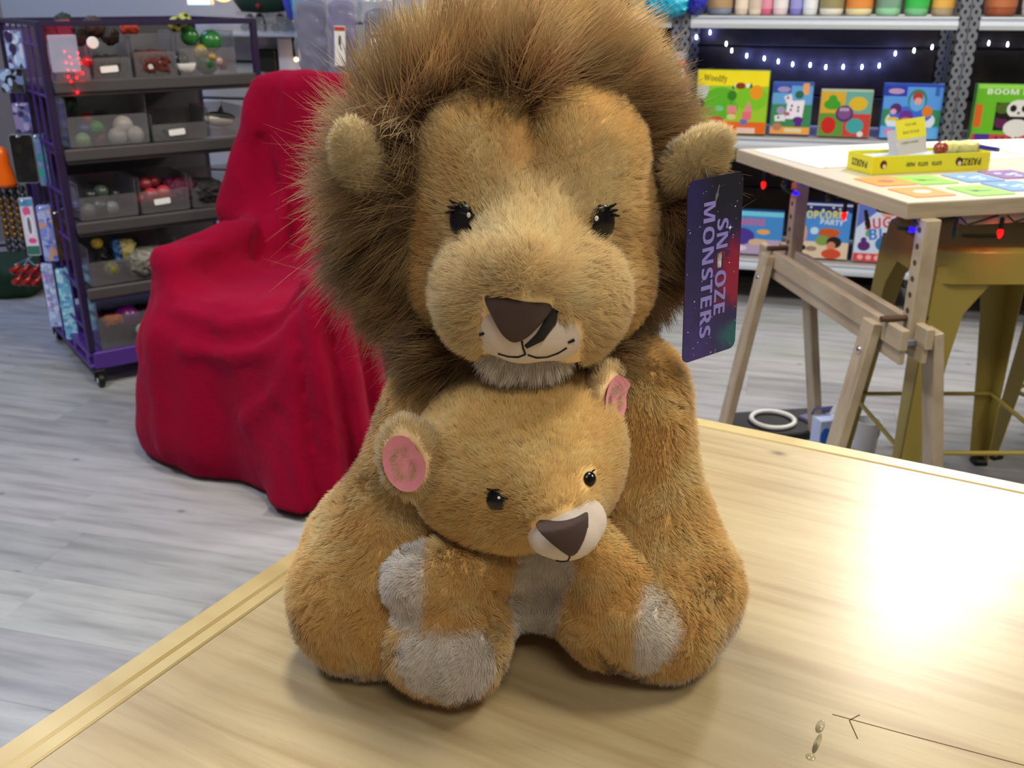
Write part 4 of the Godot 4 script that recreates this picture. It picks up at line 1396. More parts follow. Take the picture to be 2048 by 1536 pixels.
func build_games() -> void:
	var e := paint_ellipse
	var grp := "board games on the steel shelves"
	# yellow and green felt game
	var a := canvas(200, 172, Color(0.62, 0.82, 0.18))
	a.fill_rect(Rect2i(0, 0, 200, 42), Color(1.0, 0.93, 0.12))
	a.fill_rect(Rect2i(0, 42, 34, 30), Color(0.75, 0.8, 0.78))
	e.call(a, Vector2(70, 90), Vector2(52, 44), Color(0.38, 0.74, 0.16))
	e.call(a, Vector2(155, 75), Vector2(46, 34), Color(0.5, 0.8, 0.14))
	a.fill_rect(Rect2i(0, 140, 200, 32), Color(0.93, 0.42, 0.1))
	e.call(a, Vector2(16, 62), Vector2(15, 17), Color(0.82, 0.85, 0.84))
	e.call(a, Vector2(10, 92), Vector2(13, 14), Color(0.13, 0.08, 0.2))
	e.call(a, Vector2(8, 92), Vector2(4, 4), Color(0.7, 0.68, 0.75))
	e.call(a, Vector2(100, 68), Vector2(13, 14), Color(0.2, 0.52, 0.1))
	a.fill_rect(Rect2i(99, 80, 2, 12), Color(0.25, 0.4, 0.1))
	for k in 3:
		e.call(a, Vector2(112 + k * 16, 40), Vector2(9, 6), Color(0.95, 0.95, 0.9))
	e.call(a, Vector2(122, 41), Vector2(14, 9), Color(0.55, 0.22, 0.08))
	paint_poly(a, [Vector2(146, 46), Vector2(151, 32), Vector2(157, 46)], Color(0.1, 0.4, 0.12))
	paint_poly(a, [Vector2(98, 50), Vector2(101, 38), Vector2(105, 50)], Color(0.1, 0.4, 0.12))
	e.call(a, Vector2(167, 58), Vector2(18, 20), Color(0.95, 0.62, 0.1))
	e.call(a, Vector2(66, 104), Vector2(12, 8), Color(0.45, 0.82, 0.62))
	e.call(a, Vector2(60, 138), Vector2(22, 12), Color(0.83, 0.25, 0.22))
	a.fill_rect(Rect2i(90, 96, 25, 20), Color(0.92, 0.56, 0.58))
	a.fill_rect(Rect2i(92, 116, 22, 9), Color(0.86, 0.5, 0.2))
	e.call(a, Vector2(102, 126), Vector2(13, 8), Color(0.88, 0.82, 0.6))
	paint_poly(a, [Vector2(136, 112), Vector2(148, 80), Vector2(160, 112)], Color(0.93, 0.55, 0.6))
	a.fill_rect(Rect2i(132, 112, 27, 22), Color(0.92, 0.45, 0.52))
	a.fill_rect(Rect2i(128, 134, 20, 14), Color(0.42, 0.45, 0.8))
	a.fill_rect(Rect2i(0, 146, 22, 22), Color(0.85, 0.83, 0.8))
	a.fill_rect(Rect2i(120, 156, 52, 16), Color(0.94, 0.8, 0.78))
	var g1 := printed_box("board_game", "green and orange board game box with a yellow top band lettered in script", -0.882, -0.614, 0.656, 0.232, 0.06, 0.41, 0.05, a, Color(0.55, 0.75, 0.16), grp)
	print_on(g1, "Woolfy", -0.065, 0.082, 0.03, 0.088, Color(0.35, 0.33, 0.05), -0.06, true)
	# blue card game with white cards
	var b := canvas(120, 156, Color(0.4, 0.66, 0.9))
	b.fill_rect(Rect2i(0, 0, 120, 10), Color(0.22, 0.38, 0.75))
	b.fill_rect(Rect2i(0, 10, 55, 22), Color(0.18, 0.3, 0.72))
	e.call(b, Vector2(32, 21), Vector2(20, 9), Color(0.62, 0.6, 0.8))
	b.fill_rect(Rect2i(0, 66, 120, 70), Color(0.22, 0.55, 0.35))
	b.fill_rect(Rect2i(0, 134, 120, 22), Color(0.94, 0.66, 0.3))
	b.fill_rect(Rect2i(90, 2, 18, 34), Color(0.95, 0.66, 0.4))
	e.call(b, Vector2(80, 36), Vector2(13, 12), Color(0.1, 0.42, 0.34))
	paint_poly(b, [Vector2(34, 42), Vector2(56, 34), Vector2(62, 56), Vector2(42, 62)], Color(0.93, 0.9, 0.98))
	paint_poly(b, [Vector2(46, 56), Vector2(98, 52), Vector2(94, 108), Vector2(42, 110)], Color(0.95, 0.93, 1.0))
	paint_poly(b, [Vector2(10, 100), Vector2(40, 96), Vector2(44, 116), Vector2(12, 118)], Color(0.92, 0.92, 0.95))
	for q in [Vector2(46, 46), Vector2(60, 70), Vector2(58, 82), Vector2(80, 74), Vector2(80, 84), Vector2(22, 106)]:
		e.call(b, q, Vector2(3, 4), Color(0.2, 0.16, 0.3))
	e.call(b, Vector2(28, 84), Vector2(13, 12), Color(0.66, 0.6, 0.78))
	e.call(b, Vector2(48, 94), Vector2(8, 6), Color(0.75, 0.35, 0.55))
	e.call(b, Vector2(82, 112), Vector2(16, 10), Color(0.36, 0.14, 0.55))
	b.fill_rect(Rect2i(74, 116, 20, 16), Color(0.38, 0.12, 0.56))
	e.call(b, Vector2(20, 134), Vector2(14, 12), Color(0.75, 0.5, 0.4))
	b.fill_rect(Rect2i(44, 138, 52, 12), Color(0.9, 0.86, 0.7))
	printed_box("board_game", "narrow blue card game box with white playing cards on its cover", -0.6, -0.452, 0.656, 0.192, 0.045, 0.39, 0.07, b, Color(0.3, 0.5, 0.8), grp)
	# four-colour toddler game with a purple disc
	var c := canvas(150, 146, Color(0.86, 0.68, 0.2))
	c.fill_rect(Rect2i(72, 0, 78, 74), Color(0.42, 0.68, 0.66))
	c.fill_rect(Rect2i(0, 74, 72, 72), Color(0.38, 0.6, 0.24))
	c.fill_rect(Rect2i(72, 74, 78, 72), Color(0.8, 0.27, 0.24))
	c.fill_rect(Rect2i(0, 0, 150, 5), Color(0.6, 0.82, 0.76))
	e.call(c, Vector2(34, 46), Vector2(25, 16), Color(0.24, 0.64, 0.18))
	e.call(c, Vector2(34, 30), Vector2(13, 14), Color(0.24, 0.64, 0.18))
	e.call(c, Vector2(110, 42), Vector2(27, 22), Color(0.88, 0.74, 0.18))
	e.call(c, Vector2(28, 112), Vector2(22, 27), Color(0.8, 0.14, 0.12))
	e.call(c, Vector2(106, 112), Vector2(26, 24), Color(0.25, 0.66, 0.68))
	e.call(c, Vector2(72, 74), Vector2(26, 26), Color(0.35, 0.17, 0.42))
	e.call(c, Vector2(72, 72), Vector2(20, 20), Color(0.5, 0.32, 0.58))
	for k in 4: c.fill_rect(Rect2i(59 + k * 7, 56, 4, 10), Color(0.86, 0.8, 0.88))
	e.call(c, Vector2(124, 137), Vector2(9, 9), Color(0.92, 0.9, 0.9))
	printed_box("board_game", "small four-coloured game box with a round purple disc at the centre", -0.424, -0.24, 0.656, 0.17, 0.045, 0.4, 0.06, c, Color(0.8, 0.7, 0.5), grp)
	# blue bath scene
	var d := canvas(160, 150, Color(0.35, 0.62, 0.95))
	d.fill_rect(Rect2i(0, 0, 160, 8), Color(0.16, 0.28, 0.75))
	d.fill_rect(Rect2i(0, 8, 62, 26), Color(0.14, 0.22, 0.7))
	e.call(d, Vector2(32, 20), Vector2(22, 8), Color(0.74, 0.62, 0.78))
	d.fill_rect(Rect2i(0, 70, 160, 46), Color(0.2, 0.56, 0.4))
	e.call(d, Vector2(78, 100), Vector2(68, 34), Color(0.88, 0.92, 1.0))
	e.call(d, Vector2(78, 84), Vector2(58, 24), Color(0.22, 0.42, 0.88))
	d.fill_rect(Rect2i(0, 118, 160, 32), Color(0.4, 0.7, 0.97))
	e.call(d, Vector2(92, 44), Vector2(26, 30), Color(0.18, 0.52, 0.32))
	e.call(d, Vector2(92, 48), Vector2(21, 26), Color(0.4, 0.68, 0.96))
	e.call(d, Vector2(92, 34), Vector2(14, 13), Color(0.72, 0.22, 0.24))
	e.call(d, Vector2(94, 46), Vector2(10, 10), Color(0.92, 0.66, 0.6))
	e.call(d, Vector2(36, 68), Vector2(16, 15), Color(0.34, 0.17, 0.44))
	e.call(d, Vector2(30, 76), Vector2(9, 8), Color(0.88, 0.66, 0.8))
	e.call(d, Vector2(66, 88), Vector2(19, 17), Color(0.42, 0.2, 0.6))
	e.call(d, Vector2(66, 98), Vector2(14, 7), Color(0.92, 0.5, 0.3))
	e.call(d, Vector2(122, 74), Vector2(14, 15), Color(0.9, 0.52, 0.16))
	e.call(d, Vector2(30, 96), Vector2(18, 5), Color(0.92, 0.8, 0.25))
	e.call(d, Vector2(24, 134), Vector2(13, 11), Color(0.9, 0.5, 0.78))
	d.fill_rect(Rect2i(138, 8, 12, 24), Color(0.2, 0.4, 0.75))
	printed_box("board_game", "blue board game box showing a bubble bath scene, beside the steel posts", -0.205, 0.0, 0.656, 0.196, 0.05, 0.4, 0.05, d, Color(0.14, 0.35, 0.7), grp)
	# green box with a panda
	var f := canvas(210, 150, Color(0.42, 0.76, 0.16))
	f.fill_rect(Rect2i(0, 0, 210, 10), Color(0.6, 0.9, 0.35))
	f.fill_rect(Rect2i(0, 130, 210, 20), Color(0.8, 0.28, 0.35))
	f.fill_rect(Rect2i(8, 130, 36, 16), Color(0.32, 0.2, 0.6))
	f.fill_rect(Rect2i(0, 52, 18, 60), Color(0.9, 0.42, 0.16))
	f.fill_rect(Rect2i(50, 46, 116, 74), Color(0.09, 0.08, 0.08))
	e.call(f, Vector2(66, 60), Vector2(18, 15), Color(0.3, 0.42, 0.14))
	e.call(f, Vector2(148, 62), Vector2(22, 18), Color(0.55, 0.2, 0.1))
	e.call(f, Vector2(66, 98), Vector2(16, 16), Color(0.38, 0.14, 0.34))
	e.call(f, Vector2(150, 102), Vector2(20, 15), Color(0.14, 0.38, 0.62))
	e.call(f, Vector2(106, 62), Vector2(30, 25), Color(0.93, 0.93, 0.93))
	e.call(f, Vector2(106, 112), Vector2(32, 24), Color(0.93, 0.93, 0.93))
	paint_poly(f, [Vector2(80, 122), Vector2(134, 122), Vector2(106, 142)], Color(0.93, 0.93, 0.93))
	f.fill_rect(Rect2i(60, 82, 92, 7), Color(0.09, 0.08, 0.08))
	for k in [92, 120]: e.call(f, Vector2(k, 60), Vector2(8, 9), Color(0.08, 0.08, 0.08))
	e.call(f, Vector2(106, 72), Vector2(4, 3), Color(0.2, 0.2, 0.2))
	for k in 4: paint_poly(f, [Vector2(56 + k * 16, 140), Vector2(61 + k * 16, 134), Vector2(66 + k * 16, 140)], Color(0.4, 0.1, 0.16))
	var gp := printed_box("board_game", "green board game box with a large black and white panda face", 0.108, 0.395, 0.656, 0.2, 0.07, 0.41, 0.03, f, Color(0.5, 0.82, 0.25), grp)
	print_on(gp, "BOOM BOOM", 0.0, 0.075, 0.018, 0.22, Color(0.92, 0.95, 0.9), 0.0)
	# the lower shelf
	var h := canvas(150, 130, Color(0.25, 0.55, 0.85))
	h.fill_rect(Rect2i(0, 0, 150, 14), Color(0.45, 0.82, 0.95))
	h.fill_rect(Rect2i(0, 84, 150, 46), Color(0.72, 0.64, 0.78))
	e.call(h, Vector2(62, 76), Vector2(30, 26), Color(0.28, 0.2, 0.6))
	e.call(h, Vector2(110, 60), Vector2(14, 8), Color(0.92, 0.66, 0.32))
	e.call(h, Vector2(100, 92), Vector2(20, 10), Color(0.85, 0.72, 0.6))
	e.call(h, Vector2(62, 112), Vector2(16, 8), Color(0.86, 0.84, 0.96))
	var g6 := printed_box("board_game", "turquoise-rimmed undersea game box low on the shelf beside the hang tag", -0.79, -0.512, 0.191, 0.172, 0.06, 0.41, 0.04, h, Color(0.16, 0.35, 0.6), grp)
	print_on(g6, "MARINE", 0.018, 0.043, 0.026, 0.1, Color(0.85, 0.36, 0.55))
	var k := canvas(130, 150, Color(0.28, 0.56, 0.88))
	k.fill_rect(Rect2i(0, 0, 130, 22), Color(0.12, 0.16, 0.42))
	k.fill_rect(Rect2i(0, 0, 130, 5), Color(0.78, 0.82, 0.95))
	for q in [[12, 14], [30, 10], [60, 16], [100, 12], [118, 20], [116, 40], [110, 8], [84, 9]]: e.call(k, Vector2(q[0], q[1]), Vector2(3, 3), Color(0.85, 0.88, 0.95))
	e.call(k, Vector2(44, 74), Vector2(10, 10), Color(0.75, 0.9, 0.98))
	k.fill_rect(Rect2i(0, 104, 130, 46), Color(0.88, 0.8, 0.7))
	e.call(k, Vector2(14, 84), Vector2(13, 28), Color(0.85, 0.62, 0.55))
	e.call(k, Vector2(80, 78), Vector2(26, 13), Color(0.78, 0.35, 0.16))
	e.call(k, Vector2(66, 100), Vector2(18, 14), Color(0.5, 0.62, 0.3))
	e.call(k, Vector2(94, 104), Vector2(18, 16), Color(0.1, 0.09, 0.08))
	e.call(k, Vector2(88, 114), Vector2(11, 12), Color(0.82, 0.52, 0.4))
	e.call(k, Vector2(90, 136), Vector2(24, 14), Color(0.82, 0.3, 0.18))
	e.call(k, Vector2(40, 124), Vector2(14, 7), Color(0.6, 0.5, 0.45))
	var g7 := printed_box("board_game", "dark blue popcorn game box standing behind the trestle post", -0.465, -0.262, 0.191, 0.215, 0.06, 0.41, 0.04, k, Color(0.14, 0.2, 0.5), grp)
	print_on(g7, "POPCORN", -0.006, 0.064, 0.03, 0.16, Color(0.9, 0.85, 0.25), 0.03)
	print_on(g7, "PARTY", 0.03, 0.036, 0.02, 0.085, Color(0.85, 0.9, 0.98), -0.03)
	var s := canvas(150, 150, Color(0.8, 0.87, 0.97))
	paint_poly(s, [Vector2(0, 0), Vector2(60, 0), Vector2(20, 40), Vector2(0, 60)], Color(0.35, 0.45, 0.8))
	e.call(s, Vector2(70, 22), Vector2(16, 10), Color(0.9, 0.65, 0.6))
	s.fill_rect(Rect2i(0, 128, 150, 22), Color(0.85, 0.26, 0.26))
	for q in 3: e.call(s, Vector2(16 + q * 20, 138), Vector2(7, 7), Color(0.95, 0.72, 0.72))
	e.call(s, Vector2(90, 100), Vector2(42, 26), Color(0.2, 0.45, 0.72))
	e.call(s, Vector2(92, 98), Vector2(32, 19), Color(0.55, 0.6, 0.45))
	e.call(s, Vector2(92, 110), Vector2(20, 9), Color(0.88, 0.9, 0.92))
	e.call(s, Vector2(22, 108), Vector2(15, 13), Color(0.36, 0.16, 0.46))
	e.call(s, Vector2(20, 92), Vector2(7, 7), Color(0.36, 0.16, 0.46))
	e.call(s, Vector2(74, 124), Vector2(18, 7), Color(0.92, 0.82, 0.3))
	e.call(s, Vector2(30, 74), Vector2(8, 10), Color(0.4, 0.66, 0.4))
	var g8 := printed_box("board_game", "pale blue sugar game box with red and blue lettering behind the stool", -0.245, -0.01, 0.191, 0.222, 0.06, 0.42, 0.04, s, Color(0.75, 0.82, 0.95), grp)
	print_on(g8, "SUGAR", -0.005, 0.046, 0.04, 0.165, Color(0.84, 0.2, 0.22), 0.16)
	print_on(g8, "BLAST", 0.012, 0.008, 0.042, 0.16, Color(0.22, 0.46, 0.82), 0.16)

# ------------------------------------------------------------------ tubs and jars on the top shelf
func jar(label: String, cat: String, x: float, r: float, h: float, c: Color, lid: Color, band: Color, gloss := 0.15, z := 0.36) -> void:
	var t := thing("slime_jar" if cat == "jar" else "tub", label, cat, room * Vector3(x, 1.0835, z), rnd.randf() * 6.0, "jars and tubs on the top shelf")
	var g := Geo.new()
	g.lathe([Vector2(0, 0), Vector2(r * 0.8, 0), Vector2(r * 0.93, 0.004), Vector2(r, 0.016), Vector2(r * 1.02, h * 0.5), Vector2(r, h - 0.012), Vector2(r * 0.8, h - 0.004), Vector2(0, h - 0.004)], Transform3D(), 20, true)
	g.build("body", plain(c, gloss), t)
	var l := Geo.new()
	l.lathe([Vector2(0, h + 0.012), Vector2(r * 0.9, h + 0.012), Vector2(r * 0.95, h + 0.008), Vector2(r * 0.95, h - 0.008), Vector2(r * 0.8, h - 0.008)], Transform3D(), 20)
	l.build("lid", plain(lid, 0.4), t)
	var b := Geo.new()
	b.lathe([Vector2(r * 1.02, h * 0.25), Vector2(r * 1.032, h * 0.26), Vector2(r * 1.034, h * 0.7), Vector2(r * 1.02, h * 0.71)], Transform3D(), 20)
	b.build("label_band", plain(band, 0.5), t)

func build_jars() -> void:
	jar("grey-blue clear tub with a tan label, next to the blue cellophane", "tub", -0.82, 0.046, 0.1, Color(0.55, 0.6, 0.72), Color(0.8, 0.8, 0.82), Color(0.72, 0.6, 0.45))
	jar("cream jar beside the grey-blue tub on the top shelf", "jar", -0.74, 0.024, 0.09, Color(0.9, 0.84, 0.78), Color(0.9, 0.9, 0.9), Color(0.95, 0.9, 0.84))
	jar("cream jar touching the pink jar on the top shelf", "jar", -0.69, 0.024, 0.09, Color(0.93, 0.89, 0.83), Color(0.9, 0.9, 0.9), Color(0.86, 0.8, 0.74))
	jar("strong pink jar between the cream and white jars", "jar", -0.65, 0.02, 0.09, Color(0.88, 0.42, 0.56), Color(0.9, 0.9, 0.9), Color(0.92, 0.6, 0.7))
	jar("white jar with a pink rim between the pink and lavender jars", "jar", -0.6, 0.027, 0.095, Color(0.93, 0.86, 0.9), Color(0.85, 0.4, 0.55), Color(0.95, 0.93, 0.95))
	jar("lavender blue jar with a matching lid", "jar", -0.545, 0.021, 0.09, Color(0.52, 0.52, 0.85), Color(0.5, 0.52, 0.85), Color(0.62, 0.62, 0.9))
	jar("white jar between the lavender jar and the olive-printed tub", "jar", -0.495, 0.026, 0.095, Color(0.9, 0.93, 0.97), Color(0.5, 0.6, 0.8), Color(0.93, 0.95, 0.98))
	jar("white tub printed with olive, next to the yellow and orange tub", "tub", -0.42, 0.042, 0.1, Color(0.93, 0.93, 0.9), Color(0.9, 0.9, 0.9), Color(0.6, 0.56, 0.4))
	jar("cream tub with yellow and orange label", "tub", -0.325, 0.046, 0.1, Color(0.95, 0.9, 0.72), Color(0.9, 0.9, 0.9), Color(0.88, 0.55, 0.25))
	jar("pale mint jar, the paler of the two green ones", "jar", -0.225, 0.043, 0.11, Color(0.58, 0.82, 0.68), Color(0.85, 0.9, 0.88), Color(0.45, 0.6, 0.52))
	jar("bright green jar with a white dab", "jar", -0.13, 0.041, 0.11, Color(0.45, 0.75, 0.55), Color(0.85, 0.9, 0.88), Color(0.2, 0.7, 0.3))
	jar("tan jar with golden contents beside the bright green jar", "jar", -0.042, 0.038, 0.11, Color(0.68, 0.6, 0.5), Color(0.85, 0.85, 0.8), Color(0.86, 0.66, 0.3))
	jar("copper-coloured jar to the right of the steel posts", "jar", 0.145, 0.052, 0.12, Color(0.62, 0.32, 0.2), Color(0.7, 0.42, 0.28), Color(0.72, 0.42, 0.26), 0.3)
	jar("white jar at the photo's edge beyond the copper jar", "jar", 0.26, 0.045, 0.11, Color(0.88, 0.86, 0.9), Color(0.9, 0.9, 0.9), Color(0.88, 0.86, 0.9))
	jar("pink tub above the left tuft of the lion's mane", "tub", -1.77, 0.05, 0.1, Color(0.75, 0.3, 0.4), Color(0.8, 0.5, 0.55), Color(0.8, 0.5, 0.55))
	jar("greenish tub right of the pink tub above the mane", "tub", -1.58, 0.045, 0.1, Color(0.45, 0.55, 0.42), Color(0.7, 0.75, 0.7), Color(0.62, 0.66, 0.5))
	jar("pale yellow tub above the crest of the mane", "tub", -1.45, 0.045, 0.1, Color(0.75, 0.68, 0.5), Color(0.8, 0.8, 0.75), Color(0.6, 0.6, 0.5))
	jar("red jar above the crest of the mane", "jar", -1.33, 0.032, 0.1, Color(0.66, 0.14, 0.12), Color(0.75, 0.3, 0.25), Color(0.7, 0.3, 0.25))
	jar("dark green jar with red label next to the red jar", "jar", -1.245, 0.04, 0.1, Color(0.14, 0.3, 0.16), Color(0.3, 0.4, 0.3), Color(0.6, 0.2, 0.18))
	jar("cream jar beside the turquoise cellophane", "jar", -1.12, 0.036, 0.1, Color(0.8, 0.74, 0.62), Color(0.85, 0.82, 0.76), Color(0.78, 0.68, 0.5))
	# crumpled cellophane bag that hangs over the shelf edge
	var crumple := func(called: String, label: String, c: Vector3, r: Vector3, col: Color, s: int) -> void:
		var f := func(p: Vector3) -> float:
			var q := Vector3(p.x / r.x, p.y / r.y, p.z / r.z)
			return (q.length() - 1.0) * r.y + absf(noise_a.get_noise_3dv(p * 24.0 + Vector3(s, 0, 0))) * 0.03 - absf(noise_b.get_noise_3dv(p * 60.0)) * 0.012
		var g := skin(f, -r * 1.4, r * 1.4, r.y / 7.0)
		var o := g.build(called, plain(col, 0.2), self)
		o.transform = Transform3D(room.basis, room * c)
		tag(o, label, "bag")
	crumple.call("cellophane_bag", "crumpled turquoise cellophane bag hanging over the shelf edge", Vector3(-1.0, 1.125, 0.49), Vector3(0.085, 0.055, 0.05), Color(0.16, 0.66, 0.8), 3)
	crumple.call("cellophane_bag_001", "crumpled royal blue cellophane bag beside the turquoise one", Vector3(-0.9, 1.13, 0.47), Vector3(0.045, 0.05, 0.04), Color(0.14, 0.16, 0.62), 8)
	# bag of red and white sweets tied with a red ribbon
	var t := thing("sweet_bag", "bag of red and white striped sweets tied with red, hanging on the steel post", "bag", room * Vector3(-0.94, 0.0, 0.51), room.basis.get_euler().y)
	var g := Geo.new()
	g.lathe([Vector2(0.0, 0.765), Vector2(0.045, 0.768), Vector2(0.048, 0.78), Vector2(0.034, 0.84), Vector2(0.018, 0.9), Vector2(0.012, 0.905)], Transform3D(), 16, true, Vector2(1, 0.5))
	g.build("bag", M.candy, t)
	var k := Geo.new()
	k.lathe([Vector2(0.012, 0.903), Vector2(0.02, 0.908), Vector2(0.021, 0.92), Vector2(0.012, 0.926)], Transform3D(), 14, true)
	k.build("ribbon", plain(Color(0.72, 0.08, 0.1), 0.4), t)
	var top := Geo.new()
	top.lathe([Vector2(0.011, 0.925), Vector2(0.024, 0.955), Vector2(0.02, 0.956), Vector2(0.008, 0.93)], Transform3D(), 10)
	top.build("gathered_neck", M.clear, t)

# ------------------------------------------------------------------ white string lights against the dark boards
func build_string_lights() -> void:
	var pts := [[-0.927, 0.992], [-0.873, 1.011], [-0.805, 0.968], [-0.781, 0.942], [-0.72, 0.923], [-0.65, 0.914], [-0.594, 0.903], [-0.537, 0.893], [-0.469, 0.891], [-0.408, 0.884], [-0.342, 0.886], [-0.271, 0.887], [-0.207, 0.893], [-0.153, 0.939], [-0.086, 0.951], [-0.022, 0.964], [0.178, 0.981], [0.245, 0.977], [0.33, 0.972]]
	var t := thing("string_lights", "string of cool white fairy lights swagged across the dark boards behind the games", "string lights", room.origin, room.basis.get_euler().y)
	var z := 0.05
	var w := Geo.new()
	var line := []
	for i in pts.size():
		line.append(Vector3(pts[i][0], pts[i][1] + 0.012, z))
		if i < pts.size() - 1:
			line.append(Vector3((pts[i][0] + pts[i + 1][0]) / 2, (pts[i][1] + pts[i + 1][1]) / 2 + 0.008, z))
	w.tube(line, 0.0011, 5)
	w.build("wire", M.dark_grey, t)
	var m := glowing(Color(0.82, 0.87, 1.0), 16.0)
	var bulb := Geo.new()
	bulb.lathe([Vector2(0, -0.007), Vector2(0.002, -0.005), Vector2(0.003, 0.0), Vector2(0.0022, 0.005), Vector2(0.0012, 0.009), Vector2(0, 0.01)], Transform3D(), 10, true)
	var mesh := bulb.mesh()
	for i in pts.size():
		var o := MeshInstance3D.new()
		o.name = "bulb"
		o.mesh = mesh
		o.material_override = m
		o.position = Vector3(pts[i][0], pts[i][1], z)
		t.add_child(o, true)
		if i > 3 and i < 14 or i == 1:
			var l := OmniLight3D.new()
			l.name = "bulb_light"
			l.position = Vector3(pts[i][0], pts[i][1], z)
			l.light_color = Color(0.45, 0.52, 1.0)
			l.light_energy = 0.0026
			l.light_size = 0.004
			l.omni_range = 8.0
			l.omni_attenuation = 2.0
			l.shadow_enabled = true
			t.add_child(l, true)

# ------------------------------------------------------------------ activity table on trestles
const DESK_TURN := 0.24
var desk := Transform3D()

func build_activity_table() -> void:
	desk = Transform3D(Basis(Vector3.UP, DESK_TURN), Vector3(0.768, 0.775, -1.926))
	var t := thing("activity_table", "pale laminate-topped work table with plywood edges standing on wooden trestles", "table", desk.origin - Vector3(0, 0.775, 0), DESK_TURN)
	var g := Geo.new()
	g.box(Transform3D(Basis(), Vector3(0.6, 0.7595, -0.375)), Vector3(1.2, 0.031, 0.752), 0.001)
	for k in g.U.size():
		g.U[k] = Vector2(g.V[k].x + g.V[k].z * 0.3, g.V[k].y * 4.0)
	var slab_o := g.build("tabletop", M.pale_wood, t)
	var s := Geo.new()
	s.box(Transform3D(Basis(), Vector3(0.6, 0.7755, -0.375)), Vector3(1.198, 0.0012, 0.75), 0.0004)
	s.build("laminate", M.laminate, slab_o)
	var bt := Geo.new()
	bt.box(Transform3D(Basis(), Vector3(0.6, 0.732, -0.03)), Vector3(0.9, 0.022, 0.03), 0.002)
	bt.build("batten", M.pale_wood, t)
	trestle(Vector3(0.0, 0, 0), "wooden trestle with drilled uprights under the near corner of the work table")
	trestle(Vector3(1.1, 0, 0), "wooden trestle under the far end of the work table, beyond the stool")
	# things on the top, in the table's own axes
	paper_sheet(Vector3(0.33, 0.0022, -0.58), Vector2(0.58, 0.3), 0.05)
	paper_sheet(Vector3(0.82, 0.0022, -0.6), Vector2(0.3, 0.26), -0.12)
	game_tray()
	var tones := {"orange": Color(0.93, 0.5, 0.16), "green": Color(0.45, 0.74, 0.16), "blue": Color(0.28, 0.5, 0.76), "purple": Color(0.42, 0.2, 0.56)}
	for c in [["orange", 0.092, -0.219, 0.05], ["green", 0.19, -0.214, 0.03], ["blue", 0.307, -0.216, 0.0], ["purple", 0.415, -0.235, 0.0], ["orange", 0.093, -0.092, 0.04], ["green", 0.22, -0.077, 0.03], ["blue", 0.325, -0.105, 0.02]]:
		var row := "nearest the table edge" if c[2] > -0.15 else "in the row against the yellow tray"
		var tt := thing("picture_card", "square %s picture card %s" % [c[0], row], "card", desk * Vector3(c[1], 0.0012, c[2]), DESK_TURN + c[3], "square picture cards on the work table")
		var k := Geo.new()
		k.prism(rounded_rect(0.094, 0.1, 0.006), Transform3D(Basis(Vector3(1, 0, 0), -PI / 2), Vector3(0, 0.0008, 0)), 0.0014)
		k.build("card", plain(tones[c[0]], 0.4), tt)
		var p := Geo.new()
		if c[0] == "green":
			p.prism(disc(0.026, 0.007), Transform3D(Basis(Vector3(1, 0, 0), -PI / 2), Vector3(0.0, 0.0017, 0.004)), 0.0003)
			p.prism(disc(0.006, 0.014), Transform3D(Basis(Vector3(1, 0, 0), -PI / 2) * Basis(Vector3(0, 0, 1), 0.6), Vector3(-0.016, 0.0017, -0.004)), 0.0003)
			p.build("printed_leaf", plain(Color(0.2, 0.42, 0.12), 0.5), tt)
		elif c[0] == "orange":
			p.prism(disc(0.019, 0.015), Transform3D(Basis(Vector3(1, 0, 0), -PI / 2), Vector3(0.002, 0.0017, 0)), 0.0003)
			p.build("printed_spot", plain(Color(0.9, 0.86, 0.78) if c[2] > -0.15 else Color(0.5, 0.25, 0.1), 0.5), tt)
		else:
			for q in [[-0.02, -0.012], [-0.004, 0.006], [0.016, -0.004], [0.008, 0.022]]:
				p.prism(disc(0.01, 0.007, 12), Transform3D(Basis(Vector3(1, 0, 0), -PI / 2), Vector3(q[0], 0.0017, q[1])), 0.0003)
			p.build("printed_shapes", plain(Color(0.66, 0.78, 0.9), 0.5), tt)
	var pen := thing("marker_pen", "dark blue marker pen with a black barrel lying on the work table", "pen", desk * Vector3(0.607, 0.0075, -0.589), DESK_TURN)
	var b := Geo.new()
	b.tube([Vector3(-0.018, 0, -0.052), Vector3(0.0, 0, 0.0)], [0.004, 0.006], 12)
	b.build("barrel", M.black, pen)
	var cp := Geo.new()
	cp.tube([Vector3(0.0, 0, 0.0), Vector3(0.018, 0, 0.052)], [0.0072, 0.0065], 12)
	cp.build("cap", plain(Color(0.08, 0.07, 0.38), 0.3), pen)
	big_lights()

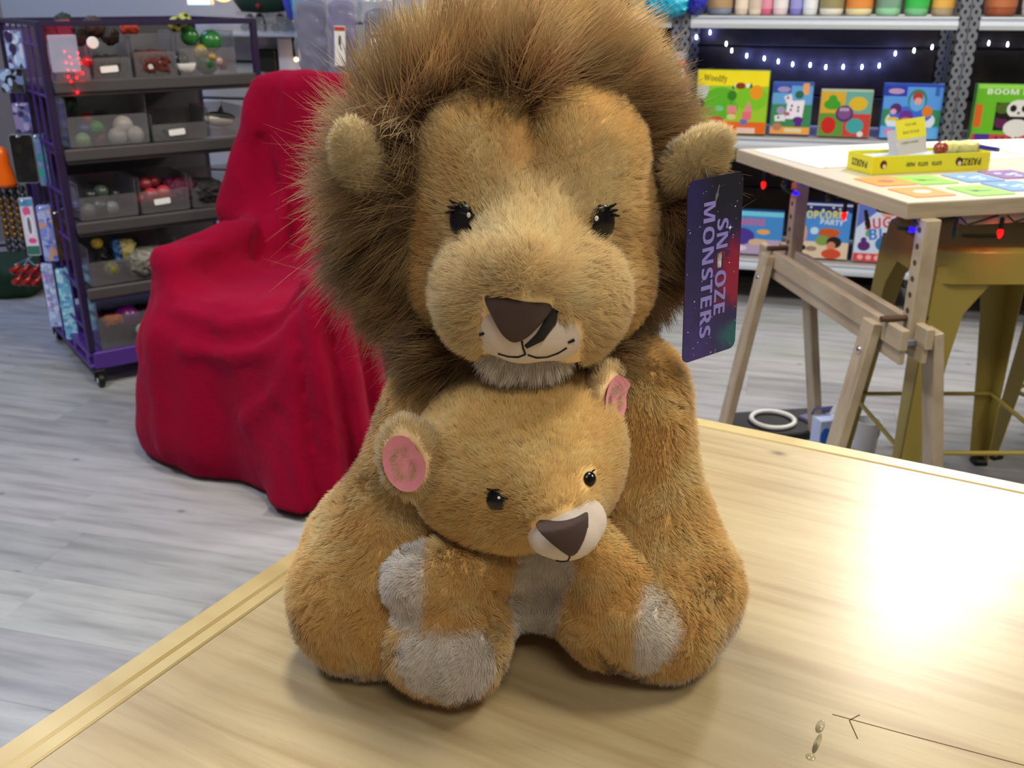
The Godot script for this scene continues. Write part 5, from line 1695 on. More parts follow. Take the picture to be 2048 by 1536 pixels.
func paper_sheet(at: Vector3, size: Vector2, turn: float) -> void:
	var first: bool = size.x > 0.4
	var im := canvas(256, 160, Color(0.9, 0.91, 0.93))
	var r := RandomNumberGenerator.new()
	r.seed = 12 if first else 13
	for i in (70 if first else 14):
		var p := Vector2(r.randf_range(8, 250), r.randf_range(8, 150))
		var k := r.randf_range(0.62, 0.82)
		var a := r.randf() * TAU
		for s in 14:
			paint_ellipse(im, p, Vector2(1.3, 1.3), Color(k, k, k * 1.02))
			a += r.randf_range(-0.7, 0.7)
			p += Vector2(cos(a), sin(a)) * 2.2
	if first:
		paint_ellipse(im, Vector2(120, 42), Vector2(17, 12), Color(0.5, 0.78, 0.6))
		paint_ellipse(im, Vector2(58, 66), Vector2(14, 9), Color(0.78, 0.7, 0.7))
		paint_ellipse(im, Vector2(120, 122), Vector2(18, 6), Color(0.55, 0.55, 0.6))
		paint_ellipse(im, Vector2(170, 84), Vector2(12, 8), Color(0.66, 0.66, 0.72))
	var t := Geo.new()
	t.box(Transform3D(), Vector3(size.x, 0.0006, size.y), 0.0)
	for k in t.U.size():
		t.U[k] = Vector2(t.V[k].x / size.x + 0.5, t.V[k].z / size.y + 0.5)
	var o := t.build(numbered("paper_sheet"), textured(im, 0.7), self)
	o.transform = desk * Transform3D(Basis(Vector3.UP, turn), at)
	tag(o, "large white paper covered in doodles and a green blob, behind the yellow tray" if first else "white paper sheet on the work table near the marker pen", "paper")

func trestle(at: Vector3, label: String) -> void:
	var t := thing("trestle", label, "trestle", (desk * Transform3D(Basis(), Vector3(0, -0.775, 0))) * at, DESK_TURN - 0.1)
	var mid := 0.028
	for s in [-1.0, 1.0]:
		var g := Geo.new()
		g.box(Transform3D(Basis(Vector3.UP, PI / 2), Vector3(mid + s * 0.027, 0.513, -0.32)), Vector3(0.76, 0.044, 0.018), 0.002, 1.5)
		g.build("rail", M.pale_wood, t)
		var l := Geo.new()
		l.box(Transform3D(Basis(Vector3.UP, PI / 2), Vector3(mid + s * 0.024, 0.476, -0.31)), Vector3(0.73, 0.03, 0.012), 0.0015, 1.5)
		l.build("lower_rail", M.pale_wood, t)
	var fl := Geo.new()
	fl.box(Transform3D(Basis(), Vector3(mid, 0.497, -0.32)), Vector3(0.036, 0.012, 0.7), 0.001)
	fl.build("filler", M.steel, t)
	for z in [0.0, -0.61]:
		var p := Geo.new()
		p.box(Transform3D(Basis(Vector3(0, 0, 1), PI / 2), Vector3(mid + 0.022, 0.6095, z)), Vector3(0.269, 0.034, 0.034), 0.002, 2.0)
		var post := p.build("upright", M.pale_wood, t)
		var h := Geo.new()
		for k in 6:
			h.lathe([Vector2(0.0, 0.0006), Vector2(0.006, 0.0006), Vector2(0.006, 0)], Transform3D(Basis(Vector3(0, 0, 1), PI / 2), Vector3(mid + 0.0048, 0.557 + k * 0.033, z)), 12)
		h.build("peg_hole", M.crack, post)
		var pg := Geo.new()
		pg.tube([Vector3(mid - 0.05, 0.541, z), Vector3(mid + 0.05, 0.541, z)], 0.0065, 10)
		pg.build("peg", M.brown_wood, t)
	for q in [[-1.0, -0.04], [-1.0, -0.615], [1.0, 0.035], [1.0, -0.575]]:
		var g := Geo.new()
		var a := Vector3(mid + q[0] * 0.045, 0.525, q[1])
		var b := Vector3(mid + q[0] * 0.13, 0.0, q[1])
		g.bar(a, b, 0.05, 0.022, 0.002, Vector3(1, 0, 0))
		for k in g.U.size():
			g.U[k] = Vector2(g.V[k].y * 2.0, g.V[k].z * 4.0 + g.V[k].x)
		var leg := g.build("leg", M.pale_wood, t)
		var bo := Geo.new()
		bo.ell(Transform3D(Basis(), a.lerp(b, 0.12) + Vector3(q[0] * 0.012, 0, 0)), Vector3(0.005, 0.009, 0.009), 12)
		bo.build("bolt", M.chrome, leg)

func game_tray() -> void:
	var t := thing("game_tray", "shallow yellow game box tray with black lettering, open on the work table", "box", desk * Vector3(0.262, 0.0012, -0.352), DESK_TURN + 0.02)
	var w := 0.308
	var d := 0.1
	var h := 0.041
	var yel := plain(Color(0.86, 0.83, 0.14), 0.4)
	var g := Geo.new()
	g.box(Transform3D(Basis(), Vector3(0, 0.001, 0)), Vector3(w, 0.002, d), 0.0)
	for s in [-1.0, 1.0]:
		g.box(Transform3D(Basis(), Vector3(0, h / 2, s * (d / 2 - 0.001))), Vector3(w, h, 0.002), 0.0005)
		g.box(Transform3D(Basis(), Vector3(s * (w / 2 - 0.001), h / 2, 0)), Vector3(0.002, h, d - 0.004), 0.0005)
	g.build("tray", yel, t)
	var n := Geo.new()
	n.box(Transform3D(Basis(), Vector3(0, 0.018, 0)), Vector3(w - 0.006, 0.03, d - 0.006), 0.001)
	n.build("insert", plain(Color(0.6, 0.66, 0.76), 0.5), t)
	# the lettering on the sides is upside down, as the tray is the lid turned over
	var front := Transform3D(Basis(Vector3(0, 0, 1), PI), Vector3(0, h / 2, d / 2 + 0.0002))
	lettering("PAIRZI", 0.016, 0.052, front * Transform3D(Basis(), Vector3(-0.103, 0, 0)), M.ink, t)
	lettering("GOTTA", 0.009, 0.026, front * Transform3D(Basis(), Vector3(-0.012, 0, 0)), M.ink, t)
	lettering("GOTTA", 0.009, 0.026, front * Transform3D(Basis(), Vector3(0.024, 0, 0)), M.ink, t)
	lettering("PAIR!", 0.009, 0.022, front * Transform3D(Basis(), Vector3(0.056, 0, 0)), M.ink, t)
	var left := Transform3D(Basis(Vector3.UP, -PI / 2) * Basis(Vector3(0, 0, 1), PI), Vector3(-w / 2 - 0.0002, h / 2, 0.0))
	lettering("PAIRZI", 0.015, 0.06, left, M.ink, t)
	for x in [-0.126 + 0.0, 0.02 + 0.05]:
		var p := Geo.new()
		p.prism(disc(0.0085, 0.0095, 14), Transform3D(Basis(), Vector3(x, h / 2 + 0.002, d / 2 + 0.0004)), 0.0006)
		var badge := p.build("printed_badge", plain(Color(0.3, 0.13, 0.08), 0.5), t)
		var q := Geo.new()
		q.prism(disc(0.0045, 0.005, 12), Transform3D(Basis(), Vector3(x + 0.002, h / 2 - 0.002, d / 2 + 0.0008)), 0.0006)
		q.build("printed_face", plain(Color(0.85, 0.78, 0.7), 0.5), badge)
	# folded card leaning in the tray
	var c := thing("folded_card", "yellow and grey folded card standing up in the yellow tray", "card", desk * Vector3(0.262, 0.036, -0.355), DESK_TURN + 0.02)
	var tilt := Transform3D(Basis(Vector3(0, 0, 1), 0.1) * Basis(Vector3(1, 0, 0), -0.22), Vector3(-0.015, 0.0, 0.0))
	var low := Geo.new()
	low.box(tilt * Transform3D(Basis(), Vector3(0, 0.018, 0)), Vector3(0.074, 0.036, 0.0012), 0.0)
	low.build("lower_panel", plain(Color(0.76, 0.75, 0.75), 0.5), c)
	var up := Geo.new()
	up.box(tilt * Transform3D(Basis(), Vector3(0, 0.058, 0)), Vector3(0.076, 0.044, 0.0012), 0.0)
	up.build("upper_panel", plain(Color(0.88, 0.85, 0.22), 0.5), c)
	var bk := Geo.new()
	bk.box(tilt * Transform3D(Basis(Vector3(0, 1, 0), -1.1), Vector3(-0.043, 0.03, -0.01)), Vector3(0.022, 0.06, 0.0012), 0.0)
	bk.build("folded_flap", plain(Color(0.72, 0.72, 0.76), 0.5), c)
	lettering("YOU ARE", 0.006, 0.03, tilt * Transform3D(Basis(), Vector3(0, 0.067, 0.0008)), M.olive_ink, c, false)
	lettering("BUILT TO PLAY", 0.006, 0.042, tilt * Transform3D(Basis(), Vector3(0, 0.05, 0.0008)), M.olive_ink, c, false)
	lettering("CORRECT PAIRZ!", 0.005, 0.044, tilt * Transform3D(Basis(), Vector3(-0.006, 0.027, 0.0008)), M.olive_ink, c, false)
	var ball := Geo.new()
	ball.ell(Transform3D(), Vector3(0.0165, 0.0165, 0.0165), 18)
	var o := ball.build("patterned_ball", M.red_mottle, self)
	o.position = desk * Vector3(0.3, 0.0495, -0.33)
	tag(o, "small mottled red-brown ball lying in the yellow tray", "ball")
	var f := func(p: Vector3) -> float: return slab(p, Vector3.ZERO, Vector3(0.048, 0.012, 0.022), 0.008) + noise_a.get_noise_3dv(p * 50.0) * 0.006
	var cr := skin(f, Vector3(-0.06, -0.025, -0.035), Vector3(0.06, 0.025, 0.035), 0.004)
	var cl := cr.build("crumpled_cloth", plain(Color(0.78, 0.76, 0.5), 0.8), self)
	cl.transform = Transform3D(desk.basis, desk * Vector3(0.365, 0.047, -0.36))
	tag(cl, "crumpled pale yellow cloth bunched in the right of the yellow tray", "cloth")

# big coloured bulbs strung under the table edge
func big_lights() -> void:
	var t := thing("festoon_lights", "dark cord of large red, blue and green bulbs strung under the work table edge", "string lights", desk.origin, DESK_TURN)
	var spots := [[0.03, -0.645, -0.082, "red", 0.0], [0.028, -0.535, -0.062, "green", -0.2], [0.034, -0.505, -0.085, "blue", 1.2], [0.03, -0.335, -0.06, "green", 0.0], [0.03, -0.262, -0.085, "red", 0.0], [0.028, -0.17, -0.085, "olive", 0.3], [0.022, -0.02, -0.072, "blue", 1.4], [0.125, -0.012, -0.075, "green", 0.0], [0.232, -0.012, -0.08, "red", 0.0], [0.34, -0.012, -0.075, "green", 0.0]]
	var cols := {"red": Color(1.0, 0.05, 0.04), "blue": Color(0.13, 0.04, 1.0), "green": Color(0.02, 0.2, 0.1), "olive": Color(0.22, 0.2, 0.07)}
	var line := []
	for s in spots:
		line.append(Vector3(s[0] + 0.012, -0.036, s[1] - 0.01))
		line.append(Vector3(s[0] + 0.012, -0.047, s[1] + 0.02))
	var w := Geo.new()
	w.tube(line, 0.0022, 6)
	w.build("cord", M.black, t)
	for s in spots:
		var xf := Transform3D(Basis(Vector3(0, 0, 1), s[4]), Vector3(s[0], s[2] + 0.016, s[1]))
		var k := Geo.new()
		k.lathe([Vector2(0, 0.022), Vector2(0.004, 0.022), Vector2(0.0048, 0.0), Vector2(0.0035, -0.002), Vector2(0, -0.002)], xf, 12)
		var lit: bool = s[3] == "red" or s[3] == "blue"
		k.build("socket", M.black if s[3] == "red" else M.socket_green, t)
		var b := Geo.new()
		b.lathe([Vector2(0.0035, 0.0), Vector2(0.006, -0.006), Vector2(0.0055, -0.012), Vector2(0.0027, -0.019), Vector2(0, -0.021)], xf, 14, true)
		b.build("bulb", glowing(cols[s[3]], 1.1) if lit else plain(cols[s[3]], 0.15), t)
		if lit:
			var l := OmniLight3D.new()
			l.name = "bulb_light"
			l.position = xf * Vector3(0, -0.012, 0)
			l.light_color = cols[s[3]]
			l.light_energy = 0.0012
			l.light_size = 0.006
			l.omni_range = 8.0
			l.omni_attenuation = 2.0
			l.shadow_enabled = true
			t.add_child(l, true)

# ------------------------------------------------------------------ stools
func make_stool(label: String, at: Vector3, turn: float) -> Node3D:
	var t := thing("metal_stool", label, "stool", at, turn, "olive metal stools at the work table")
	var h := 0.662
	var hw := 0.165
	var g := Geo.new()
	# seat: rounded pan with a raised rim and a deep skirt
	var out := rounded_rect(hw * 2, hw * 2, 0.05, 5)
	var rows := [[1.04, -0.075], [1.0, -0.012], [0.985, -0.003], [0.955, 0.0], [0.9, -0.006], [0.82, -0.010], [0.5, -0.011], [0.14, -0.011]]
	var k0 := g.V.size()
	for r in rows:
		for p in out:
			g.vert(Vector3(p.x * r[0], h + r[1], p.y * r[0]), Vector3(p.x, 0.02, p.y).normalized() if r[1] < -0.011 and r[0] > 0.99 else Vector3.UP)
	var n := out.size()
	for i in rows.size() - 1:
		for k in n:
			var a := k0 + i * n + k
			var b := k0 + i * n + (k + 1) % n
			g.face(a, b, b + n)
			g.face(a, b + n, a + n)
	g.build("seat", M.olive_metal, t)
	var hole := Geo.new()
	hole.prism(rounded_rect(0.09, 0.03, 0.014), Transform3D(Basis(Vector3(1, 0, 0), -PI / 2), Vector3(0, h - 0.0105, 0)), 0.002)
	hole.build("hand_hole", M.black, t)
	for sx in [-1.0, 1.0]:
		for sz in [-1.0, 1.0]:
			var top := Vector3(sx * hw * 0.98, h - 0.04, sz * hw * 0.98)
			var foot := Vector3(sx * (hw + 0.03), 0.012, sz * (hw + 0.03))
			var l := Geo.new()
			# a folded corner: two tapering flanges that meet at the outer edge
			for f in 2:
				var away := Vector3(-sx, 0, 0) if f == 0 else Vector3(0, 0, -sz)
				var nrm := Vector3(0, 0, sz) if f == 0 else Vector3(sx, 0, 0)
				var prev := []
				for i in 7:
					var u := i / 6.0
					var c := top.lerp(foot, u)
					var wide := lerpf(0.085, 0.034, pow(u, 0.75)) + 0.06 * exp(-pow(u / 0.1, 2))
					var cur := [c, c + away * wide, c + away * wide - nrm * 0.0025, c - nrm * 0.0025]
					if prev.size():
						for e in 4:
							var nn: Vector3 = [nrm, away, -nrm, -away][e]
							l.quad(prev[e], prev[(e + 1) % 4], cur[(e + 1) % 4], cur[e], nn)
					prev = cur
			var leg := l.build("leg", M.olive_metal, t)
			var r := Geo.new()
			r.box(Transform3D(Basis(), foot + Vector3(-sx * 0.014, -0.004, -sz * 0.014)), Vector3(0.036, 0.018, 0.036), 0.004)
			r.build("rubber_foot", M.black, leg)
	var y := 0.2
	var k := hw + 0.03 * (1.0 - y / h) - 0.008
	for e in 4:
		var b := Geo.new()
		var a0 := Vector3([-k, k, k, -k][e], y, [-k, -k, k, k][e])
		var a1 := Vector3([k, k, -k, -k][e], y, [-k, k, k, -k][e])
		b.tube([a0, a1], 0.0055, 8)
		b.build("brace", M.olive_metal, t)
	return t

func build_stools() -> void:
	var s := make_stool("olive metal stool tucked under the work table beside the trestle", Vector3(1.05, 0, -2.19), 0.0)
	copy_of(s, Vector3(1.52, 0, -2.3), "olive metal stool at the photo's edge, only one thin leg showing").rotation.y = 0.35

func build_floor_clutter() -> void:
	var t := thing("storage_tray", "flat black tray with a white ring on the floor under the trestle", "tray", Vector3(0.77, 0, -2.6), 0.15)
	var g := Geo.new()
	g.box(Transform3D(Basis(), Vector3(0, 0.012, 0)), Vector3(0.3, 0.022, 0.17), 0.004)
	g.build("tray", M.dark_grey, t)
	var r := Geo.new()
	var pts := []
	for i in 25:
		var a := TAU * i / 24
		pts.append(Vector3(-0.03 + cos(a) * 0.06, 0.03, 0.0 + sin(a) * 0.06))
	r.tube(pts, 0.007, 8, false)
	r.build("ring", M.white, t)
	var b := Geo.new()
	b.box(Transform3D(Basis(Vector3.UP, 0.4), Vector3(0.1, 0.028, 0.02)), Vector3(0.07, 0.012, 0.09), 0.002)
	b.build("packet", plain(Color(0.42, 0.4, 0.55), 0.5), t)
	var c := thing("carton", "small blue and white open carton standing on the floor beside the trestle leg", "carton", Vector3(0.85, 0, -2.47), 0.25)
	var k := Geo.new()
	k.box(Transform3D(Basis(), Vector3(0, 0.045, 0)), Vector3(0.06, 0.09, 0.045), 0.001)
	k.build("carton", plain(Color(0.72, 0.78, 0.95), 0.5), c)
	var f := Geo.new()
	f.box(Transform3D(Basis(Vector3(1, 0, 0), 0.5), Vector3(0, 0.1, -0.028)), Vector3(0.058, 0.03, 0.001), 0.0)
	f.build("flap", plain(Color(0.5, 0.48, 0.7), 0.5), c)
	var p := Geo.new()
	p.prism(disc(0.016, 0.025, 12), Transform3D(Basis(), Vector3(-0.012, 0.045, 0.0228)), 0.0006)
	p.prism(disc(0.02, 0.012, 12), Transform3D(Basis(), Vector3(0.004, 0.02, 0.0228)), 0.0006)
	p.build("printed_splash", plain(Color(0.1, 0.42, 0.86), 0.5), c)
	var d := thing("paper_cup", "white paper cup with dark stripes on the floor behind the trestle leg", "cup", Vector3(0.96, 0, -2.46))
	var u := Geo.new()
	u.lathe([Vector2(0, 0.0), Vector2(0.028, 0.0), Vector2(0.034, 0.085), Vector2(0.036, 0.087), Vector2(0.032, 0.087), Vector2(0.026, 0.004), Vector2(0, 0.004)], Transform3D(), 18)
	u.build("cup", M.white, d)
	for i in 4:
		var s := Geo.new()
		s.bar(Vector3(0.02, 0.045 + i * 0.01, 0.0255), Vector3(0.031, 0.053 + i * 0.01, 0.014), 0.0022, 0.001, 0.0, Vector3(0.6, 0, 0.8))
		s.build("stripe", M.ink, d)

# ------------------------------------------------------------------ purple trolley with smoky bins
const CART_TURN := 0.618
var cart := Transform3D()

func build_trolley() -> void:
	cart = Transform3D(Basis(Vector3.UP, CART_TURN), Vector3(-1.31, 0, -2.93))
	var t := thing("display_trolley", "tall purple wheeled display trolley with grey shelf trays beside the draped chair", "trolley", cart.origin, CART_TURN)
	var w := 0.62
	var d := 0.57
	var f := Geo.new()
	for z in [0.0, -d]:
		f.box(Transform3D(Basis(), Vector3(w / 2, 0.085, z)), Vector3(w, 0.055, 0.022), 0.003)
	for x in [0.0, w]:
		f.box(Transform3D(Basis(), Vector3(x, 0.105, -d / 2)), Vector3(0.022, 0.016, d), 0.003)
		f.box(Transform3D(Basis(), Vector3(x, 0.064, -d / 2)), Vector3(0.022, 0.014, d), 0.003)
		for k in 4:
			f.box(Transform3D(Basis(), Vector3(x, 0.085, -0.03 - k * 0.17)), Vector3(0.02, 0.03, 0.03), 0.0)
	f.box(Transform3D(Basis(), Vector3(w / 2, 0.108, -d / 2)), Vector3(w - 0.02, 0.008, d - 0.02), 0.0)
	f.build("base_frame", M.purple, t)
	for x in [0.0, w]:
		for z in [0.0, -d]:
			var p := Geo.new()
			p.box(Transform3D(Basis(), Vector3(x, 0.6, z - 0.004)), Vector3(0.02, 0.97, 0.02), 0.003)
			p.build("post", M.purple_dark, t)
			var c := Geo.new()
			c.box(Transform3D(Basis(), Vector3(x * 0.97 + 0.01, 0.05, z)), Vector3(0.03, 0.012, 0.03), 0.002)
			c.box(Transform3D(Basis(), Vector3(x * 0.97 + 0.01, 0.036, z + 0.008)), Vector3(0.034, 0.03, 0.006), 0.002)
			c.lathe([Vector2(0, -0.01), Vector2(0.018, -0.01), Vector2(0.022, -0.006), Vector2(0.022, 0.006), Vector2(0.018, 0.01), Vector2(0, 0.01)], Transform3D(Basis(Vector3(0, 0, 1), PI / 2), Vector3(x * 0.97 + 0.01, 0.023, z + 0.012)), 18)
			var cs := c.build("caster", M.black, t)
			var hb := Geo.new()
			hb.lathe([Vector2(0, -0.0115), Vector2(0.008, -0.0115), Vector2(0.008, 0.0115), Vector2(0, 0.0115)], Transform3D(Basis(Vector3(0, 0, 1), PI / 2), Vector3(x * 0.97 + 0.01, 0.023, z + 0.012)), 12)
			hb.build("hub", M.steel_bright, cs)
	var r := Geo.new()
	for z in [0.0, -d]: r.box(Transform3D(Basis(), Vector3(w / 2, 1.078, z)), Vector3(w, 0.014, 0.014), 0.002)
	for x in [0.0, w]: r.box(Transform3D(Basis(), Vector3(x, 1.078, -d / 2)), Vector3(0.014, 0.014, d), 0.002)
	r.build("top_rail", M.purple_dark, t)
	# side grid that carries the hanging goods
	var sg := Geo.new()
	for k in 6: sg.bar(Vector3(0.0, 0.12, -0.06 - k * 0.09), Vector3(0.0, 1.07, -0.06 - k * 0.09), 0.006, 0.006)
	for k in 7: sg.bar(Vector3(0.0, 0.18 + k * 0.14, -0.02), Vector3(0.0, 0.18 + k * 0.14, -d + 0.02), 0.006, 0.006, 0.0, Vector3.RIGHT)
	sg.build("side_grid", M.purple, t)
	var bk := Geo.new()
	bk.box(Transform3D(Basis(), Vector3(w / 2, 0.6, -d + 0.012)), Vector3(w - 0.02, 0.92, 0.006), 0.0)
	bk.build("back_panel", M.smoke_tray, t)
	var lips := [0.3, 0.503, 0.717, 0.908]
	for y in lips:
		var s := Geo.new()
		s.box(Transform3D(Basis(), Vector3(w / 2, y - 0.01, -d / 2 + 0.02)), Vector3(w - 0.024, 0.012, d - 0.06), 0.002)
		s.box(Transform3D(Basis(), Vector3(w / 2, y, 0.012)), Vector3(w - 0.02, 0.036, 0.014), 0.005)
		s.box(Transform3D(Basis(), Vector3(w / 2, y - 0.022, 0.0)), Vector3(w - 0.03, 0.01, 0.02), 0.003)
		s.build("shelf_tray", M.smoke_tray, t)
	# bins: [x0, x1, floor y, height]
	var bins := [[0.022, 0.118, 0.922, 0.1, "behind the red fairy lights"], [0.124, 0.236, 0.922, 0.1, "of brown goods with white cards"], [0.242, 0.37, 0.922, 0.12, "of rust-red goods"], [0.376, 0.555, 0.922, 0.13, "of green and yellow balls"],
		[0.03, 0.262, 0.737, 0.14, "of pearly white balls"], [0.268, 0.44, 0.737, 0.08, "of grey goods, nearly empty"], [0.446, 0.56, 0.737, 0.09, "with a toy orca"], [0.028, 0.2, 0.523, 0.11, "of silvery baubles"], [0.206, 0.36, 0.523, 0.11, "of pink balls"], [0.366, 0.56, 0.523, 0.1, "of dark goods behind the chair"],
		[0.028, 0.3, 0.32, 0.12, "with yellow and blue toys"], [0.028, 0.34, 0.114, 0.17, "lined in magenta at the bottom"]]
	for b in bins:
		var bw: float = b[1] - b[0]
		var q := thing("clear_bin", "smoky clear plastic bin %s on the trolley" % b[4], "bin", cart * Vector3((b[0] + b[1]) / 2, b[2], -0.09), CART_TURN, "clear bins on the trolley")
		var g := Geo.new()
		g.box(Transform3D(Basis(), Vector3(0, 0.002, 0)), Vector3(bw - 0.004, 0.003, 0.18), 0.0)
		for s in [-1.0, 1.0]:
			g.box(Transform3D(Basis(), Vector3(s * (bw / 2 - 0.003), b[3] / 2, 0)), Vector3(0.002, b[3], 0.18), 0.0)
		g.box(Transform3D(Basis(), Vector3(0, b[3] / 2, -0.09)), Vector3(bw - 0.004, b[3], 0.002), 0.0)
		g.build("walls", M.smoke_clear, q)
		var fr := Geo.new()
		fr.prism(rounded_rect(bw - 0.006, b[3] * 0.62, 0.008), Transform3D(Basis(), Vector3(0, b[3] * 0.31, 0.091)), 0.002)
		fr.build("front", M.smoke_clear, q)
		if b[0] > 0.1 and b[2] > 0.5 and b[1] < 0.5:
			var cd := Geo.new()
			cd.prism(rounded_rect(0.05, 0.018, 0.004), Transform3D(Basis(Vector3(0, 0, 1), 0.05), Vector3(-0.01, b[3] * 0.3, 0.093)), 0.001)
			cd.build("price_card", M.paper, q)
	fill_bins()

func on_cart(called: String, label: String, cat: String, g: Geo, m: Material, at: Vector3, group := "", turn := 0.0) -> MeshInstance3D:
	var o := g.build(numbered(called), m, self)
	o.transform = Transform3D(cart.basis * Basis(Vector3.UP, turn), cart * at)
	tag(o, label, cat, group)
	return o

func round_ball(r: float, bumps := 0.0) -> Geo:
	var g := Geo.new()
	if bumps <= 0.0:
		g.ell(Transform3D(), Vector3(r, r, r), 18)
		return g
	var f := func(p: Vector3) -> float: return p.length() - r + noise_a.get_noise_3dv(p * 90.0) * bumps
	return skin(f, Vector3(-r, -r, -r) * 1.35, Vector3(r, r, r) * 1.35, r / 6.0)

func fill_bins() -> void:
	# [x, y, z, radius, colour, label, bumps]
	var balls := [
		[0.2, 0.785, -0.05, 0.026, Color(0.78, 0.76, 0.74), "pearly white ball resting on two others in the second bin", 0.0],
		[0.175, 0.757, -0.03, 0.024, Color(0.7, 0.67, 0.68), "pearly ball under the stack of three, nearer the green ball", 0.0],
		[0.228, 0.757, -0.035, 0.024, Color(0.72, 0.7, 0.69), "pearly ball under the stack of three, farther from the green ball", 0.0],
		[0.12, 0.785, -0.04, 0.019, Color(0.16, 0.5, 0.12), "bright green ball beside the pearly white balls", 0.0],
		[0.085, 0.782, -0.045, 0.018, Color(0.08, 0.2, 0.45), "deep blue ball beside the bright green ball", 0.0],
		[0.105, 0.806, -0.075, 0.018, Color(0.45, 0.1, 0.13), "dark red ball behind the green and blue balls", 0.0],
		[0.06, 0.86, -0.06, 0.02, Color(0.06, 0.2, 0.07), "dark green ball high in the second bin's corner", 0.0],
		[0.075, 0.753, -0.03, 0.02, Color(0.5, 0.62, 0.42), "pale green glittery ball at the bin's corner", 0.0],
		[0.13, 0.752, -0.05, 0.018, Color(0.4, 0.25, 0.28), "dull mauve ball under the green ball", 0.0],
		[0.25, 0.57, -0.03, 0.022, Color(0.66, 0.22, 0.26), "coral pink ball at the bin's middle, over the white card", 0.0],
		[0.29, 0.574, -0.035, 0.022, Color(0.68, 0.24, 0.27), "coral pink ball nearest the magenta cloth", 0.0],
		[0.222, 0.56, -0.04, 0.019, Color(0.55, 0.17, 0.22), "coral pink ball nearest the silvery baubles", 0.0],
		[0.245, 0.602, -0.06, 0.019, Color(0.5, 0.14, 0.19), "dark pink ball on top of the coral pile", 0.0],
		[0.275, 0.605, -0.075, 0.018, Color(0.48, 0.13, 0.18), "dark pink ball at the back of the coral pile", 0.0],
		[0.06, 0.545, -0.03, 0.02, Color(0.42, 0.44, 0.42), "silvery bauble low in the third bin's corner", 0.0],
		[0.095, 0.552, -0.04, 0.022, Color(0.2, 0.25, 0.26), "dark steel-blue bauble in the third bin", 0.0],
		[0.13, 0.545, -0.035, 0.019, Color(0.5, 0.52, 0.5), "pale silver bauble near the coral balls", 0.0],
		[0.075, 0.585, -0.055, 0.02, Color(0.12, 0.15, 0.15), "black glassy bauble on the silver pile", 0.0],
		[0.11, 0.592, -0.06, 0.02, Color(0.25, 0.3, 0.28), "grey-green bauble on the silver pile", 0.0],
		[0.15, 0.58, -0.06, 0.018, Color(0.1, 0.12, 0.15), "small black bauble at the silver pile's end", 0.0],
		[0.47, 0.955, -0.03, 0.03, Color(0.08, 0.3, 0.14), "dark green ball low in the bin of balls", 0.0],
		[0.49, 1.02, -0.03, 0.03, Color(0.12, 0.4, 0.16), "green ball high at the end post of the trolley", 0.0],
		[0.43, 1.035, -0.04, 0.024, Color(0.14, 0.42, 0.16), "green ball under the spotted yellow balls", 0.0],
		[0.455, 0.99, -0.025, 0.02, Color(0.6, 0.52, 0.25), "sand yellow ball between the green balls", 0.003],
		[0.48, 0.975, -0.01, 0.014, Color(0.55, 0.45, 0.2), "small mustard ball below the sand yellow ball", 0.003],
		[0.5, 0.962, -0.01, 0.014, Color(0.6, 0.5, 0.48), "small beige ball beside the red one", 0.0],
		[0.515, 0.95, -0.015, 0.013, Color(0.45, 0.1, 0.12), "small dark red ball in the bin corner", 0.0],
		[0.39, 0.965, -0.04, 0.026, Color(0.05, 0.035, 0.07), "dark purple ball over the white fluted dish", 0.0],
		[0.115, 0.975, 0.0, 0.013, Color(0.55, 0.06, 0.08), "small red ball on the bin front beside the fairy lights", 0.0],
		[0.128, 0.195, -0.04, 0.034, Color(0.36, 0.06, 0.4), "purple ball in the magenta-lined bottom bin", 0.0],
		[0.16, 0.158, -0.0, 0.019, Color(0.5, 0.56, 0.5), "pale ball with a green foot in the bottom bin", 0.0],
		[0.07, 0.445, -0.03, 0.016, Color(0.6, 0.5, 0.08), "yellow ball in the second lowest bin", 0.0],
		[0.1, 0.362, -0.02, 0.021, Color(0.42, 0.42, 0.14), "olive ball on the floor of the second lowest bin", 0.0],
	]
	for b in balls:
		var mt := plain(b[4], 0.3)
		on_cart("toy_ball", b[5], "ball", round_ball(b[3] * 1.14, b[6]), mt, Vector3(b[0], b[1], b[2]), "balls in the trolley bins")
	# bumpy balls piled over the top bins
	var hedge := [[0.11, 1.045, -0.05, 0.03, Color(0.11, 0.08, 0.06), "dark prickly ball heaped over the top bin, by the white disc"], [0.16, 1.065, -0.07, 0.032, Color(0.2, 0.12, 0.07), "brown prickly ball at the top of the heap"], [0.085, 1.075, -0.09, 0.03, Color(0.06, 0.11, 0.06), "dark green prickly ball at the heap's edge"], [0.2, 1.04, -0.06, 0.026, Color(0.15, 0.11, 0.08), "small brown prickly ball at the end of the heap"]]
	for b in hedge:
		on_cart("prickly_ball", b[5], "ball", round_ball(b[3], 0.008), plain(b[4], 0.7), Vector3(b[0], b[1], b[2]), "prickly balls on the trolley")
	var dics := Geo.new()
	dics.lathe([Vector2(0, 0.003), Vector2(0.015, 0.003), Vector2(0.017, 0), Vector2(0, -0.002)], Transform3D(Basis(Vector3(1, 0, 0), PI / 2), Vector3.ZERO), 18)
	on_cart("round_label", "round white label in front of the prickly balls", "label", dics, M.white, Vector3(0.135, 1.025, 0.0))
